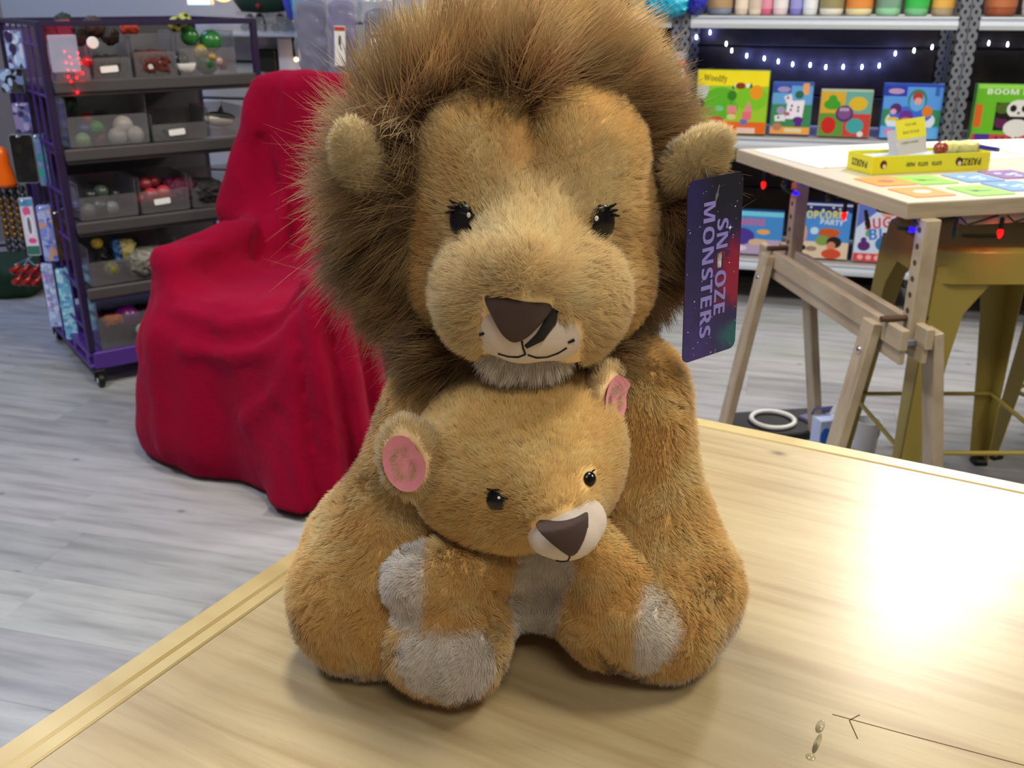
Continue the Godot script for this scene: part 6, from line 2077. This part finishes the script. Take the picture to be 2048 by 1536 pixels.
	for b in [[0.39, 1.07, -0.03, 0.024, "spotted yellow ball resting over the top bins"], [0.42, 1.082, -0.045, 0.022, "second spotted yellow ball, higher and nearer the end post"]]:
		var tt := thing("spotted_ball", b[4], "ball", cart * Vector3(b[0], b[1], b[2]), CART_TURN)
		round_ball(b[3]).build("ball", plain(Color(0.6, 0.62, 0.24), 0.4), tt)
		var sp := Geo.new()
		for k in 9:
			var dd := Vector3(sin(k * 2.4) * cos(k * 0.9), sin(k * 1.7), cos(k * 2.4) * 0.8 + 0.3).normalized()
			sp.ell(along(dd * b[3] * 0.97, dd), Vector3(b[3] * 0.3, b[3] * 0.07, b[3] * 0.3), 10)
		sp.build("spots", plain(Color(0.05, 0.08, 0.03), 0.5), tt)
	var heap := func(called: String, label: String, cat: String, at: Vector3, hs: Vector3, c: Color, rough: float) -> void:
		var f := func(p: Vector3) -> float: return slab(p, Vector3.ZERO, hs, minf(hs.x, minf(hs.y, hs.z)) * 0.8) + noise_a.get_noise_3dv(p * 55.0 + at * 9.0) * hs.y * 0.45
		on_cart(called, label, cat, skin(f, -hs * 1.5, hs * 1.5, hs.y / 6.0), plain(c, rough), at)
	heap.call("soft_toy", "brown soft goods filling the second top bin", "soft toy", Vector3(0.18, 0.955, -0.06), Vector3(0.045, 0.03, 0.06), Color(0.13, 0.085, 0.05), 0.9)
	heap.call("soft_toy", "rust-red soft goods filling the third top bin", "soft toy", Vector3(0.305, 0.96, -0.055), Vector3(0.055, 0.036, 0.06), Color(0.3, 0.085, 0.04), 0.9)
	heap.call("soft_toy", "orange soft toy peeping over the top bins", "soft toy", Vector3(0.255, 1.06, -0.05), Vector3(0.025, 0.014, 0.02), Color(0.62, 0.2, 0.1), 0.8)
	heap.call("folded_cloth", "magenta cloth draped at the end of the coral balls", "cloth", Vector3(0.345, 0.575, -0.07), Vector3(0.05, 0.035, 0.05), Color(0.35, 0.04, 0.22), 0.7)
	heap.call("folded_cloth", "dark magenta cloth lining the bottom bin", "cloth", Vector3(0.15, 0.16, -0.1), Vector3(0.11, 0.045, 0.05), Color(0.22, 0.03, 0.13), 0.7)
	heap.call("soft_toy", "small orange soft toy in the bottom bin", "soft toy", Vector3(0.08, 0.2, -0.02), Vector3(0.03, 0.014, 0.02), Color(0.66, 0.36, 0.14), 0.8)
	heap.call("folded_cloth", "pale grey wrapped goods in the second lowest bin", "cloth", Vector3(0.21, 0.37, -0.03), Vector3(0.06, 0.04, 0.05), Color(0.42, 0.41, 0.38), 0.4)
	heap.call("soft_toy", "bright blue toy leaning in the second lowest bin", "soft toy", Vector3(0.125, 0.41, -0.035), Vector3(0.013, 0.04, 0.016), Color(0.1, 0.3, 0.5), 0.6)
	heap.call("soft_toy", "cream toy behind the bright blue one", "soft toy", Vector3(0.155, 0.41, -0.05), Vector3(0.03, 0.035, 0.03), Color(0.6, 0.56, 0.36), 0.7)
	heap.call("soft_toy", "black toy standing in the second lowest bin", "soft toy", Vector3(0.085, 0.395, -0.055), Vector3(0.02, 0.04, 0.02), Color(0.05, 0.06, 0.09), 0.6)
	heap.call("soft_toy", "dark goods in the bin partly behind the chair", "soft toy", Vector3(0.43, 0.565, -0.05), Vector3(0.05, 0.035, 0.06), Color(0.09, 0.08, 0.09), 0.7)
	heap.call("soft_toy", "dark green goods at the floor of the grey bin", "soft toy", Vector3(0.33, 0.76, -0.05), Vector3(0.055, 0.02, 0.05), Color(0.1, 0.13, 0.1), 0.7)
	# white fluted dish
	var dish := Geo.new()
	dish.lathe([Vector2(0, 0), Vector2(0.018, 0.002), Vector2(0.03, 0.018), Vector2(0.034, 0.034), Vector2(0.03, 0.034), Vector2(0.016, 0.008), Vector2(0, 0.006)], Transform3D(), 20, true)
	on_cart("fluted_dish", "white upturned dish on the floor of the ball bin", "dish", dish, M.white, Vector3(0.4, 0.926, -0.02))
	# toy orca
	var orca := thing("toy_orca", "black and white toy orca in the bin beside the end post", "toy", cart * Vector3(0.49, 0.785, -0.03), CART_TURN)
	var ob := Geo.new()
	ob.ell(Transform3D(Basis(Vector3(0, 0, 1), -0.15), Vector3.ZERO), Vector3(0.05, 0.022, 0.02), 18)
	ob.build("body", plain(Color(0.72, 0.7, 0.68), 0.4), orca)
	var ot := Geo.new()
	ot.ell(Transform3D(Basis(Vector3(0, 0, 1), -0.15), Vector3(0.006, 0.009, 0)), Vector3(0.05, 0.016, 0.019), 18)
	ot.prism(PackedVector2Array([Vector2(-0.005, 0.02), Vector2(0.012, 0.045), Vector2(0.018, 0.02)]), Transform3D(), 0.006)
	ot.build("dark_back", M.black, orca)
	# red fairy lights in the first bin
	var t := thing("red_string_lights", "cluster of small red fairy lights in the trolley's first top bin", "string lights", cart.origin, CART_TURN)
	var pts := [[0.05, 1.005], [0.062, 0.99], [0.05, 0.975], [0.064, 0.972], [0.085, 1.0], [0.085, 0.986], [0.088, 0.972], [0.052, 0.955], [0.068, 0.953], [0.09, 0.945], [0.05, 0.937], [0.072, 0.934], [0.055, 0.924], [0.068, 0.893]]
	var wire := Geo.new()
	var line := []
	for q in pts: line.append(Vector3(q[0], q[1], 0.024))
	wire.tube(line, 0.0008, 5)
	wire.build("wire", M.dark_grey, t)
	var gm := glowing(Color(1.0, 0.06, 0.1), 3.0)
	var bulb := Geo.new()
	bulb.ell(Transform3D(), Vector3(0.0032, 0.0036, 0.0032), 10)
	var mesh := bulb.mesh()
	for i in pts.size():
		var o := MeshInstance3D.new()
		o.name = "bulb"
		o.mesh = mesh
		o.material_override = gm
		o.position = Vector3(pts[i][0], pts[i][1], 0.024)
		t.add_child(o, true)
		if i % 4 == 1:
			var l := OmniLight3D.new()
			l.name = "bulb_light"
			l.position = o.position
			l.light_color = Color(1.0, 0.08, 0.1)
			l.light_energy = 0.0006
			l.light_size = 0.003
			l.omni_range = 6.0
			l.omni_attenuation = 2.0
			l.shadow_enabled = true
			t.add_child(l, true)
	# glossy pink packs over the first bin
	for q in [[0.03, 1.055, 0.02, Color(0.55, 0.2, 0.3), "pink glossy packet over the first top bin"], [0.07, 1.062, 0.018, Color(0.6, 0.24, 0.34), "brighter pink packet beside it over the first top bin"]]:
		var g := Geo.new()
		g.box(Transform3D(Basis(Vector3(0, 0, 1), 0.06), Vector3.ZERO), Vector3(0.045, 0.05, 0.02), 0.006)
		on_cart("packet", q[4], "packet", g, plain(q[3], 0.2), Vector3(q[0], q[1], -0.03))
	var pk := Geo.new()
	pk.box(Transform3D(), Vector3(0.075, 0.1, 0.006), 0.003)
	on_cart("blister_pack", "clear blister pack standing at the trolley's top corner before the red lights", "packet", pk, M.bag_clear, Vector3(0.045, 1.0, 0.04), "", -0.1)

# ------------------------------------------------------------------ goods hung on the trolley's side and the rack beyond
func hang_pack(called: String, label: String, u: Vector3, w: float, h: float, thick: float, art: Image, back: Color, turn := 0.0) -> void:
	var t := thing(called, label, "packet", cart * u, CART_TURN - 0.5 + turn, "packs hung on the trolley's side")
	var g := Geo.new()
	g.prism(rounded_rect(w, h, minf(w, h) * 0.12), Transform3D(), thick)
	g.build("card", plain(back, 0.35), t)
	var f := Geo.new()
	f.prism(rounded_rect(w * 0.96, h * 0.97, minf(w, h) * 0.12), Transform3D(Basis(), Vector3(0, 0, thick / 2)), 0.001, Rect2(-w * 0.48, -h * 0.485, w * 0.96, h * 0.97))
	f.build("printed_front", textured(art, 0.3), t)
	var k := Geo.new()
	k.tube([Vector3(0, h / 2 - 0.006, -0.05), Vector3(0, h / 2 - 0.006, 0.03), Vector3(0, h / 2 - 0.002, 0.036)], 0.0018, 6)
	k.build("hook", M.steel_bright, t)

func speckle(w: int, h: int, base: Color, tones: Array, n: int, r0: float, the_seed: int) -> Image:
	var im := canvas(w, h, base)
	var r := RandomNumberGenerator.new()
	r.seed = the_seed
	for i in n:
		paint_ellipse(im, Vector2(r.randf() * w, r.randf() * h), Vector2(r.randf_range(0.5, 1.4), r.randf_range(0.5, 1.4)) * r0, tones[i % tones.size()])
	return im

func build_hanging_goods() -> void:
	hang_pack("hanging_pack", "wide black pack with a silver edge hung high on the trolley's side", Vector3(-0.045, 0.677, -0.3), 0.07, 0.15, 0.012, speckle(48, 96, Color(0.06, 0.055, 0.05), [Color(0.12, 0.11, 0.08), Color(0.09, 0.08, 0.06)], 10, 8, 1), Color(0.5, 0.52, 0.58))
	hang_pack("hanging_pack", "slim teal and silver pack beside the wide black pack", Vector3(0.0, 0.673, -0.266), 0.034, 0.16, 0.01, speckle(32, 128, Color(0.42, 0.52, 0.68), [Color(0.18, 0.62, 0.55), Color(0.5, 0.6, 0.72), Color(0.3, 0.5, 0.6)], 16, 9, 2), Color(0.4, 0.36, 0.25))
	hang_pack("hanging_pack", "white and pink pack with an oval window hung mid-height", Vector3(-0.062, 0.463, -0.31), 0.04, 0.185, 0.012, oval_art(), Color(0.75, 0.76, 0.85))
	hang_pack("hanging_pack", "lavender blue patterned pack beside the pink oval one", Vector3(-0.018, 0.441, -0.282), 0.044, 0.18, 0.012, speckle(40, 128, Color(0.5, 0.55, 0.85), [Color(0.7, 0.74, 0.92), Color(0.36, 0.42, 0.78), Color(0.8, 0.6, 0.5), Color(0.62, 0.68, 0.9)], 40, 7, 4), Color(0.6, 0.64, 0.85))
	hang_pack("hanging_pack", "brown pack in the shade behind the lavender pack", Vector3(0.006, 0.447, -0.2), 0.04, 0.16, 0.01, speckle(32, 96, Color(0.2, 0.1, 0.055), [Color(0.26, 0.14, 0.08), Color(0.15, 0.08, 0.05)], 12, 8, 5), Color(0.2, 0.1, 0.06))
	hang_pack("hanging_pack", "long pale lilac sticker pack hung low on the trolley's side", Vector3(-0.037, 0.235, -0.296), 0.036, 0.215, 0.006, speckle(32, 160, Color(0.6, 0.66, 0.86), [Color(0.7, 0.76, 0.92), Color(0.5, 0.56, 0.72), Color(0.6, 0.5, 0.78), Color(0.75, 0.8, 0.92)], 46, 7, 6), Color(0.65, 0.7, 0.88))
	hang_pack("hanging_pack", "long icy blue sticker pack hung low nearest the front post", Vector3(-0.004, 0.212, -0.24), 0.04, 0.24, 0.006, speckle(32, 160, Color(0.45, 0.72, 0.86), [Color(0.6, 0.84, 0.93), Color(0.36, 0.6, 0.78), Color(0.7, 0.88, 0.95)], 46, 7, 7), Color(0.55, 0.76, 0.88))
	hang_pack("hanging_pack", "pale blue blister pack at the trolley's top side corner", Vector3(-0.02, 1.0, -0.28), 0.05, 0.11, 0.02, speckle(40, 64, Color(0.42, 0.48, 0.66), [Color(0.2, 0.16, 0.32), Color(0.62, 0.7, 0.86), Color(0.75, 0.8, 0.9)], 22, 8, 8), Color(0.45, 0.48, 0.62))
	hang_pack("hanging_pack", "grey-blue blister pack under the top corner pack", Vector3(-0.04, 0.91, -0.3), 0.07, 0.07, 0.02, speckle(48, 48, Color(0.42, 0.48, 0.66), [Color(0.1, 0.1, 0.1), Color(0.6, 0.7, 0.85), Color(0.2, 0.2, 0.2)], 18, 9, 9), Color(0.35, 0.38, 0.5))
	hang_pack("hanging_pack", "narrow white tube pack hung between the upper and middle rows", Vector3(-0.03, 0.8, -0.3), 0.05, 0.09, 0.012, speckle(40, 64, Color(0.5, 0.47, 0.66), [Color(0.2, 0.17, 0.33), Color(0.62, 0.6, 0.75), Color(0.3, 0.36, 0.6)], 20, 7, 10), Color(0.4, 0.36, 0.55))
	# rack beyond the trolley with strands and figures
	var rack := thing("wire_rack", "black wire rack left of the trolley with hanging trinkets", "rack", Vector3(-1.75, 0, -3.32), 0.2)
	var g := Geo.new()
	for x in [-0.45, -0.35]: g.bar(Vector3(x, 0.0, 0), Vector3(x, 1.5, 0), 0.014, 0.014)
	for y in [0.36, 0.6, 0.78, 0.95, 1.12, 1.4]: g.bar(Vector3(-0.45, y, 0), Vector3(0.04, y, 0), 0.008, 0.008, 0.0)
	g.box(Transform3D(Basis(), Vector3(-0.4, 0.012, 0)), Vector3(0.2, 0.024, 0.24), 0.004)
	g.build("frame", M.black, rack)
	var bm := plain(Color(0.42, 0.3, 0.12), 0.25, 0.5)
	var bead := Geo.new()
	bead.ell(Transform3D(), Vector3(0.011, 0.012, 0.011), 12)
	var bmesh := bead.mesh()
	for s in 4:
		var t := thing("bead_strand", ["gold bead strand hanging outermost on the wire rack", "gold bead strand second from the wire rack's outer end", "gold bead strand third along the wire rack", "gold bead strand closest to the trolley's pink pack"][s], "beads", Vector3(-1.645 + s * 0.03, 0.6, -3.2 + s * 0.012), 0.0, "gold bead strands")
		for k in 10:
			var o := MeshInstance3D.new()
			o.name = "bead"
			o.mesh = bmesh
			o.material_override = bm if k > 1 and k < 8 else M.bead_dark
			o.position = Vector3(0, -0.02 - k * 0.022, 0.0)
			t.add_child(o, true)
		var cd := Geo.new()
		cd.tube([Vector3(0, 0, -0.1), Vector3(0, 0, 0.01), Vector3(0, -0.24, 0)], 0.0012, 5)
		cd.build("cord", M.dark_grey, t)
	for s in 3:
		var t := thing("red_curl", ["curled red trinket lowest on the rack, outermost", "curled red trinket in the middle of the three", "curled red trinket nearest the lilac sticker pack"][s], "trinket", Vector3(-1.64 + s * 0.032, 0.3, -3.2), 0.3 * s, "curled red trinkets")
		var c := Geo.new()
		var pts := []
		for i in 16:
			var a := i * 0.75
			pts.append(Vector3(cos(a) * 0.013, 0.02 - i * 0.0045, sin(a) * 0.013))
		c.tube(pts, 0.0075, 8)
		c.build("curl", plain(Color(0.62, 0.06, 0.03), 0.2), t)
		var h := Geo.new()
		h.tube([Vector3(0, 0.02, -0.12), Vector3(0, 0.024, 0.0), Vector3(0.012, 0.02, 0)], 0.0015, 5)
		h.build("hook", M.steel_bright, t)
	var fg := thing("orange_figure", "glossy orange bell-shaped figure hanging on the wire rack at the photo's edge", "figure", Vector3(-1.592, 0.59, -3.15))
	var fb := Geo.new()
	fb.lathe([Vector2(0, 0), Vector2(0.03, 0.0), Vector2(0.034, 0.012), Vector2(0.026, 0.04), Vector2(0.02, 0.075), Vector2(0.02, 0.1), Vector2(0.012, 0.12), Vector2(0, 0.126)], Transform3D(), 18, true)
	fb.build("body", plain(Color(0.85, 0.36, 0.02), 0.2), fg)
	var gf := func(p: Vector3) -> float: return slab(p, Vector3(0, 0.06, 0), Vector3(0.25, 0.075, 0.16), 0.05) + noise_a.get_noise_3dv(p * 9.0) * 0.03
	var gc := skin(gf, Vector3(-0.33, -0.03, -0.24), Vector3(0.33, 0.18, 0.24), 0.02)
	var go := gc.build("green_cloth", plain(Color(0.015, 0.16, 0.06), 0.8), self)
	go.position = Vector3(-2.2, 0.0, -4.05)
	tag(go, "dark green cloth heaped on the floor behind the trolley", "cloth")

func oval_art() -> Image:
	var im := canvas(40, 140, Color(0.82, 0.8, 0.9))
	im.fill_rect(Rect2i(0, 0, 40, 18), Color(0.3, 0.55, 0.75))
	paint_ellipse(im, Vector2(18, 30), Vector2(12, 12), Color(0.85, 0.35, 0.58))
	paint_ellipse(im, Vector2(20, 66), Vector2(11, 28), Color(0.9, 0.88, 0.94))
	paint_ellipse(im, Vector2(20, 66), Vector2(6, 22), Color(0.4, 0.4, 0.46))
	paint_ellipse(im, Vector2(22, 104), Vector2(13, 7), Color(0.85, 0.3, 0.55))
	im.fill_rect(Rect2i(0, 118, 40, 22), Color(0.2, 0.42, 0.36))
	return im

# ------------------------------------------------------------------ display on the white slats at the back
func build_back_display() -> void:
	var ry := room.basis.get_euler().y
	var t := thing("slat_shelf", "white shelf on the slatted wall above the draped chair", "shelf", room * Vector3(-2.9, 0.99, 0.0), ry)
	var g := Geo.new()
	g.box(Transform3D(Basis(), Vector3(0, 0, 0.12)), Vector3(0.75, 0.014, 0.22), 0.003)
	g.build("board", M.white_wall, t)
	var l := Geo.new()
	l.box(Transform3D(Basis(), Vector3(0, 0.012, 0.228)), Vector3(0.75, 0.012, 0.006), 0.001)
	l.build("lip", M.clear, t)
	for i in 2:
		var bx := thing("clear_bin", ["clear bin of dark baubles on the slatted wall, behind the trolley post", "clear bin of brown-green baubles on the slatted wall, beside the plastic bags"][i], "bin", room * Vector3([-2.86, -2.71][i], 0.998, 0.12), ry)
		var b := Geo.new()
		for s in [-1.0, 1.0]: b.box(Transform3D(Basis(), Vector3(s * 0.066, 0.045, 0)), Vector3(0.004, 0.09, 0.16), 0.0)
		b.box(Transform3D(Basis(), Vector3(0, 0.035, 0.08)), Vector3(0.136, 0.07, 0.003), 0.0)
		b.build("walls", M.clear, bx)
		for k in 7:
			var r := 0.021
			var q := thing("bauble", "%s bauble %s in the %s wall bin" % [["small dark", "small mottled"][i], ["at the front left", "at the front middle", "at the front right", "at the back left", "at the back right", "atop the pile to the left", "atop the pile to the right"][k], ["darker", "browner"][i]], "bauble", room * Vector3([-2.86, -2.71][i] + [-0.042, 0.0, 0.042, -0.024, 0.024, -0.03, 0.02][k], 0.998 + r + [0, 0, 0, 0.012, 0.012, 0.038, 0.04][k], 0.12 + [0.045, 0.045, 0.045, -0.01, -0.01, 0.02, 0.02][k]), ry, "baubles in the wall bins")
			var s := round_ball(r)
			s.build("ball", plain([Color(0.1, 0.14, 0.15), Color(0.16, 0.15, 0.09), Color(0.3, 0.34, 0.33)][(k + i) % 3], 0.25), q)
			var cp := Geo.new()
			cp.lathe([Vector2(0.004, r - 0.002), Vector2(0.004, r + 0.004), Vector2(0, r + 0.004)], Transform3D(), 8)
			cp.build("cap", M.steel_bright, q)
	var dk := Geo.new()
	dk.box(Transform3D(), Vector3(0.09, 0.1, 0.04), 0.006)
	var d0 := dk.build("dark_packet", plain(Color(0.06, 0.08, 0.03), 0.6), self)
	d0.transform = Transform3D(room.basis, room * Vector3(-2.86, 0.875, 0.05))
	tag(d0, "dark olive packet hung on the white slats below the bauble bins", "packet")
	var wb := Geo.new()
	wb.box(Transform3D(), Vector3(0.14, 0.15, 0.05), 0.004)
	var w0 := wb.build("white_box", plain(Color(0.72, 0.74, 0.84), 0.4), self)
	w0.transform = Transform3D(room.basis, room * Vector3(-2.73, 0.9, 0.05))
	tag(w0, "plain white box hung on the slats above the draped chair's back", "box")
	var cl := thing("clip_lamp", "small black clip lamp with a warm glowing bulb on the slatted wall", "lamp", room * Vector3(-2.66, 0.9, 0.17), ry)
	var c := Geo.new()
	c.box(Transform3D(Basis(), Vector3(0.02, 0.075, 0)), Vector3(0.07, 0.018, 0.02), 0.003)
	c.box(Transform3D(Basis(), Vector3(-0.003, 0.035, 0)), Vector3(0.022, 0.075, 0.02), 0.003)
	c.build("arm", M.black, cl)
	var bu := Geo.new()
	bu.ell(Transform3D(Basis(), Vector3(0, -0.012, 0.004)), Vector3(0.009, 0.009, 0.009), 12)
	bu.build("bulb", glowing(Color(1.0, 0.8, 0.55), 5.0), cl)
	var o := OmniLight3D.new()
	o.name = "bulb_light"
	o.position = Vector3(0, -0.012, 0.004)
	o.light_color = Color(1.0, 0.8, 0.55)
	o.light_energy = 0.004
	o.light_size = 0.008
	o.omni_range = 8.0
	o.omni_attenuation = 2.0
	o.shadow_enabled = true
	cl.add_child(o, true)
	# ornaments hanging at the top edge of the photo
	var tree := thing("felt_tree", "dark green felt tree with a red pompom at the top edge", "ornament", room * Vector3(-2.79, 1.08, 0.2), ry)
	var tg := Geo.new()
	tg.lathe([Vector2(0, 0.0), Vector2(0.1, 0.006), Vector2(0.135, 0.05), Vector2(0.1, 0.2), Vector2(0.02, 0.4), Vector2(0, 0.41)], Transform3D(), 24, true, Vector2(1, 0.4))
	tg.build("cone", plain(Color(0.0, 0.17, 0.11), 0.8), tree)
	var pm := Geo.new()
	pm.ell(Transform3D(Basis(), Vector3(0.01, 0.03, 0.055)), Vector3(0.011, 0.011, 0.011), 14)
	pm.build("pompom", plain(Color(0.55, 0.1, 0.1), 0.8), tree)
	var lan := thing("paper_lantern", "ribbed turquoise and violet foil ornament at the top edge", "ornament", room * Vector3(-2.55, 1.06, 0.3), ry)
	for k in 8:
		var rg := Geo.new()
		var a := TAU * k / 8
		rg.ell(Transform3D(Basis(Vector3.UP, -a), Vector3(cos(a) * 0.045, 0.1, sin(a) * 0.045)), Vector3(0.04, 0.11, 0.03), 14)
		rg.build("rib", plain(Color(0.1, 0.55, 0.75) if k % 8 < 3 or k > 6 else Color(0.25, 0.3, 0.75), 0.25), lan)
	var gl := thing("globe_lamp", "round glowing warm globe lamp at the top edge beside the green felt tree", "lamp", room * Vector3(-2.975, 1.18, 0.2), ry)
	var gg := Geo.new()
	gg.ell(Transform3D(), Vector3(0.055, 0.055, 0.055), 20)
	gg.build("globe", glowing(Color(1.0, 0.82, 0.5), 1.2), gl)
	var gs := Geo.new()
	gs.lathe([Vector2(0.02, 0.05), Vector2(0.02, 0.08), Vector2(0.006, 0.085), Vector2(0.006, 0.3), Vector2(0, 0.3)], Transform3D(), 12)
	gs.build("stem", M.black, gl)
	var go := OmniLight3D.new()
	go.name = "globe_light"
	go.light_color = Color(1.0, 0.85, 0.6)
	go.light_energy = 0.02
	go.light_size = 0.05
	go.omni_range = 8.0
	go.omni_attenuation = 2.0
	go.shadow_enabled = true
	gl.add_child(go, true)
	var sign_t := thing("light_box", "small white light box glowing at the top edge left of the globe lamp", "lamp", room * Vector3(-3.09, 1.135, 0.2), ry)
	var sb := Geo.new()
	sb.box(Transform3D(), Vector3(0.12, 0.05, 0.03), 0.004)
	sb.build("case", M.white, sign_t)
	var sf := Geo.new()
	sf.box(Transform3D(Basis(), Vector3(0, 0, 0.0155)), Vector3(0.11, 0.042, 0.002), 0.0)
	sf.build("screen", glowing(Color(0.75, 0.83, 1.0), 1.1), sign_t)
	var sl := AreaLight3D.new()
	sl.name = "screen_light"
	sl.area_size = Vector2(0.11, 0.042)
	sl.light_color = Color(0.75, 0.83, 1.0)
	sl.light_energy = 0.01
	sl.area_range = 8.0
	sl.shadow_enabled = true
	sl.position = Vector3(0, 0, 0.018)
	sl.rotation_degrees = Vector3(0, 180, 0)
	sign_t.add_child(sl, true)
	# clear costume bags hung on a rail behind the chair
	var rail := thing("garment_rail", "thin chrome garment rail behind the draped chair, carrying clear bags", "rail", Vector3(-0.35, 0, -3.42))
	var rr := Geo.new()
	rr.tube([Vector3(-0.42, 1.24, 0), Vector3(0.42, 1.24, 0)], 0.011, 10)
	for x in [-0.3, 0.4]:
		rr.tube([Vector3(x, 1.24, 0), Vector3(x, 0.012, 0)], 0.011, 10)
		rr.bar(Vector3(x, 0.014, -0.2), Vector3(x, 0.014, 0.2), 0.03, 0.02, 0.003, Vector3.RIGHT)
	rr.build("frame", M.chrome, rail)
	var bags := [[-0.628, 1.0, -3.36, 0.13, 0.34, Color(0.3, 0.3, 0.45), "clear bag of slate blue goods, leftmost on the rail", 0],
		[-0.53, 0.99, -3.3, 0.1, 0.36, Color(0.38, 0.35, 0.55), "clear bag of violet goods with an orange-topped tag", 1],
		[-0.415, 0.97, -3.27, 0.1, 0.36, Color(0.25, 0.27, 0.42), "clear bag of dark blue goods with a maroon-topped tag", 2],
		[-0.3, 0.98, -3.33, 0.13, 0.36, Color(0.42, 0.46, 0.38), "clear bag of pale green goods behind the mane's edge", 0],
		[-0.17, 0.99, -3.36, 0.15, 0.36, Color(0.45, 0.44, 0.46), "clear bag of grey and brown goods nearest the mane's crest", 0]]
	for b in bags:
		var bt := thing("costume_bag", b[6], "bag", Vector3(b[0], b[1], b[2]), 0.0, "clear bags on the garment rail")
		var w: float = b[3]
		var h: float = b[4]
		var f := func(p: Vector3) -> float: return slab(p, Vector3.ZERO, Vector3(w * 0.42, h * 0.4, 0.012), 0.01) + noise_a.get_noise_3dv(p * 16.0 + Vector3(b[0], 0, 0) * 40.0) * 0.012
		skin(f, Vector3(-w * 0.6, -h * 0.5, -0.04), Vector3(w * 0.6, h * 0.5, 0.04), 0.011).build("contents", plain(b[5], 0.6), bt)
		var f2 := func(p: Vector3) -> float: return slab(p, Vector3.ZERO, Vector3(w * 0.5, h * 0.5, 0.02), 0.016) + noise_b.get_noise_3dv(p * 22.0 + Vector3(b[0], 0, 0) * 40.0) * 0.01
		skin(f2, Vector3(-w * 0.7, -h * 0.6, -0.05), Vector3(w * 0.7, h * 0.6, 0.05), 0.009).build("bag", M.clear, bt)
		var hk := Geo.new()
		hk.tube([Vector3(0, h * 0.49, 0), Vector3(0, 1.24 - b[1] + 0.012, -3.42 - b[2]), Vector3(0, 1.24 - b[1] + 0.012, -3.44 - b[2])], 0.0016, 6)
		hk.build("hook", M.steel_bright, bt)
		if b[7] > 0:
			var tgm := Geo.new()
			tgm.box(Transform3D(Basis(Vector3(0, 0, 1), -0.04), Vector3(-0.005, 0.015, 0.033)), Vector3(0.034, 0.118, 0.001), 0.0)
			var tg2 := tgm.build("tag", M.paper, bt)
			var hd := Geo.new()
			hd.box(Transform3D(Basis(Vector3(0, 0, 1), -0.04), Vector3(-0.0032, 0.0655, 0.0338)), Vector3(0.032, 0.012, 0.001), 0.0)
			hd.build("tag_header", plain([Color(0.7, 0.25, 0.12), Color(0.4, 0.08, 0.1)][b[7] - 1], 0.5), tg2)
			var fgm := Geo.new()
			fgm.bar(Vector3(-0.004, 0.045, 0.0338), Vector3(-0.006, 0.018, 0.0338), 0.007, 0.0008)
			fgm.bar(Vector3(-0.006, 0.02, 0.0338), Vector3(-0.001, 0.003, 0.0338), 0.003, 0.0008)
			fgm.build("printed_figure", M.ink, tg2)
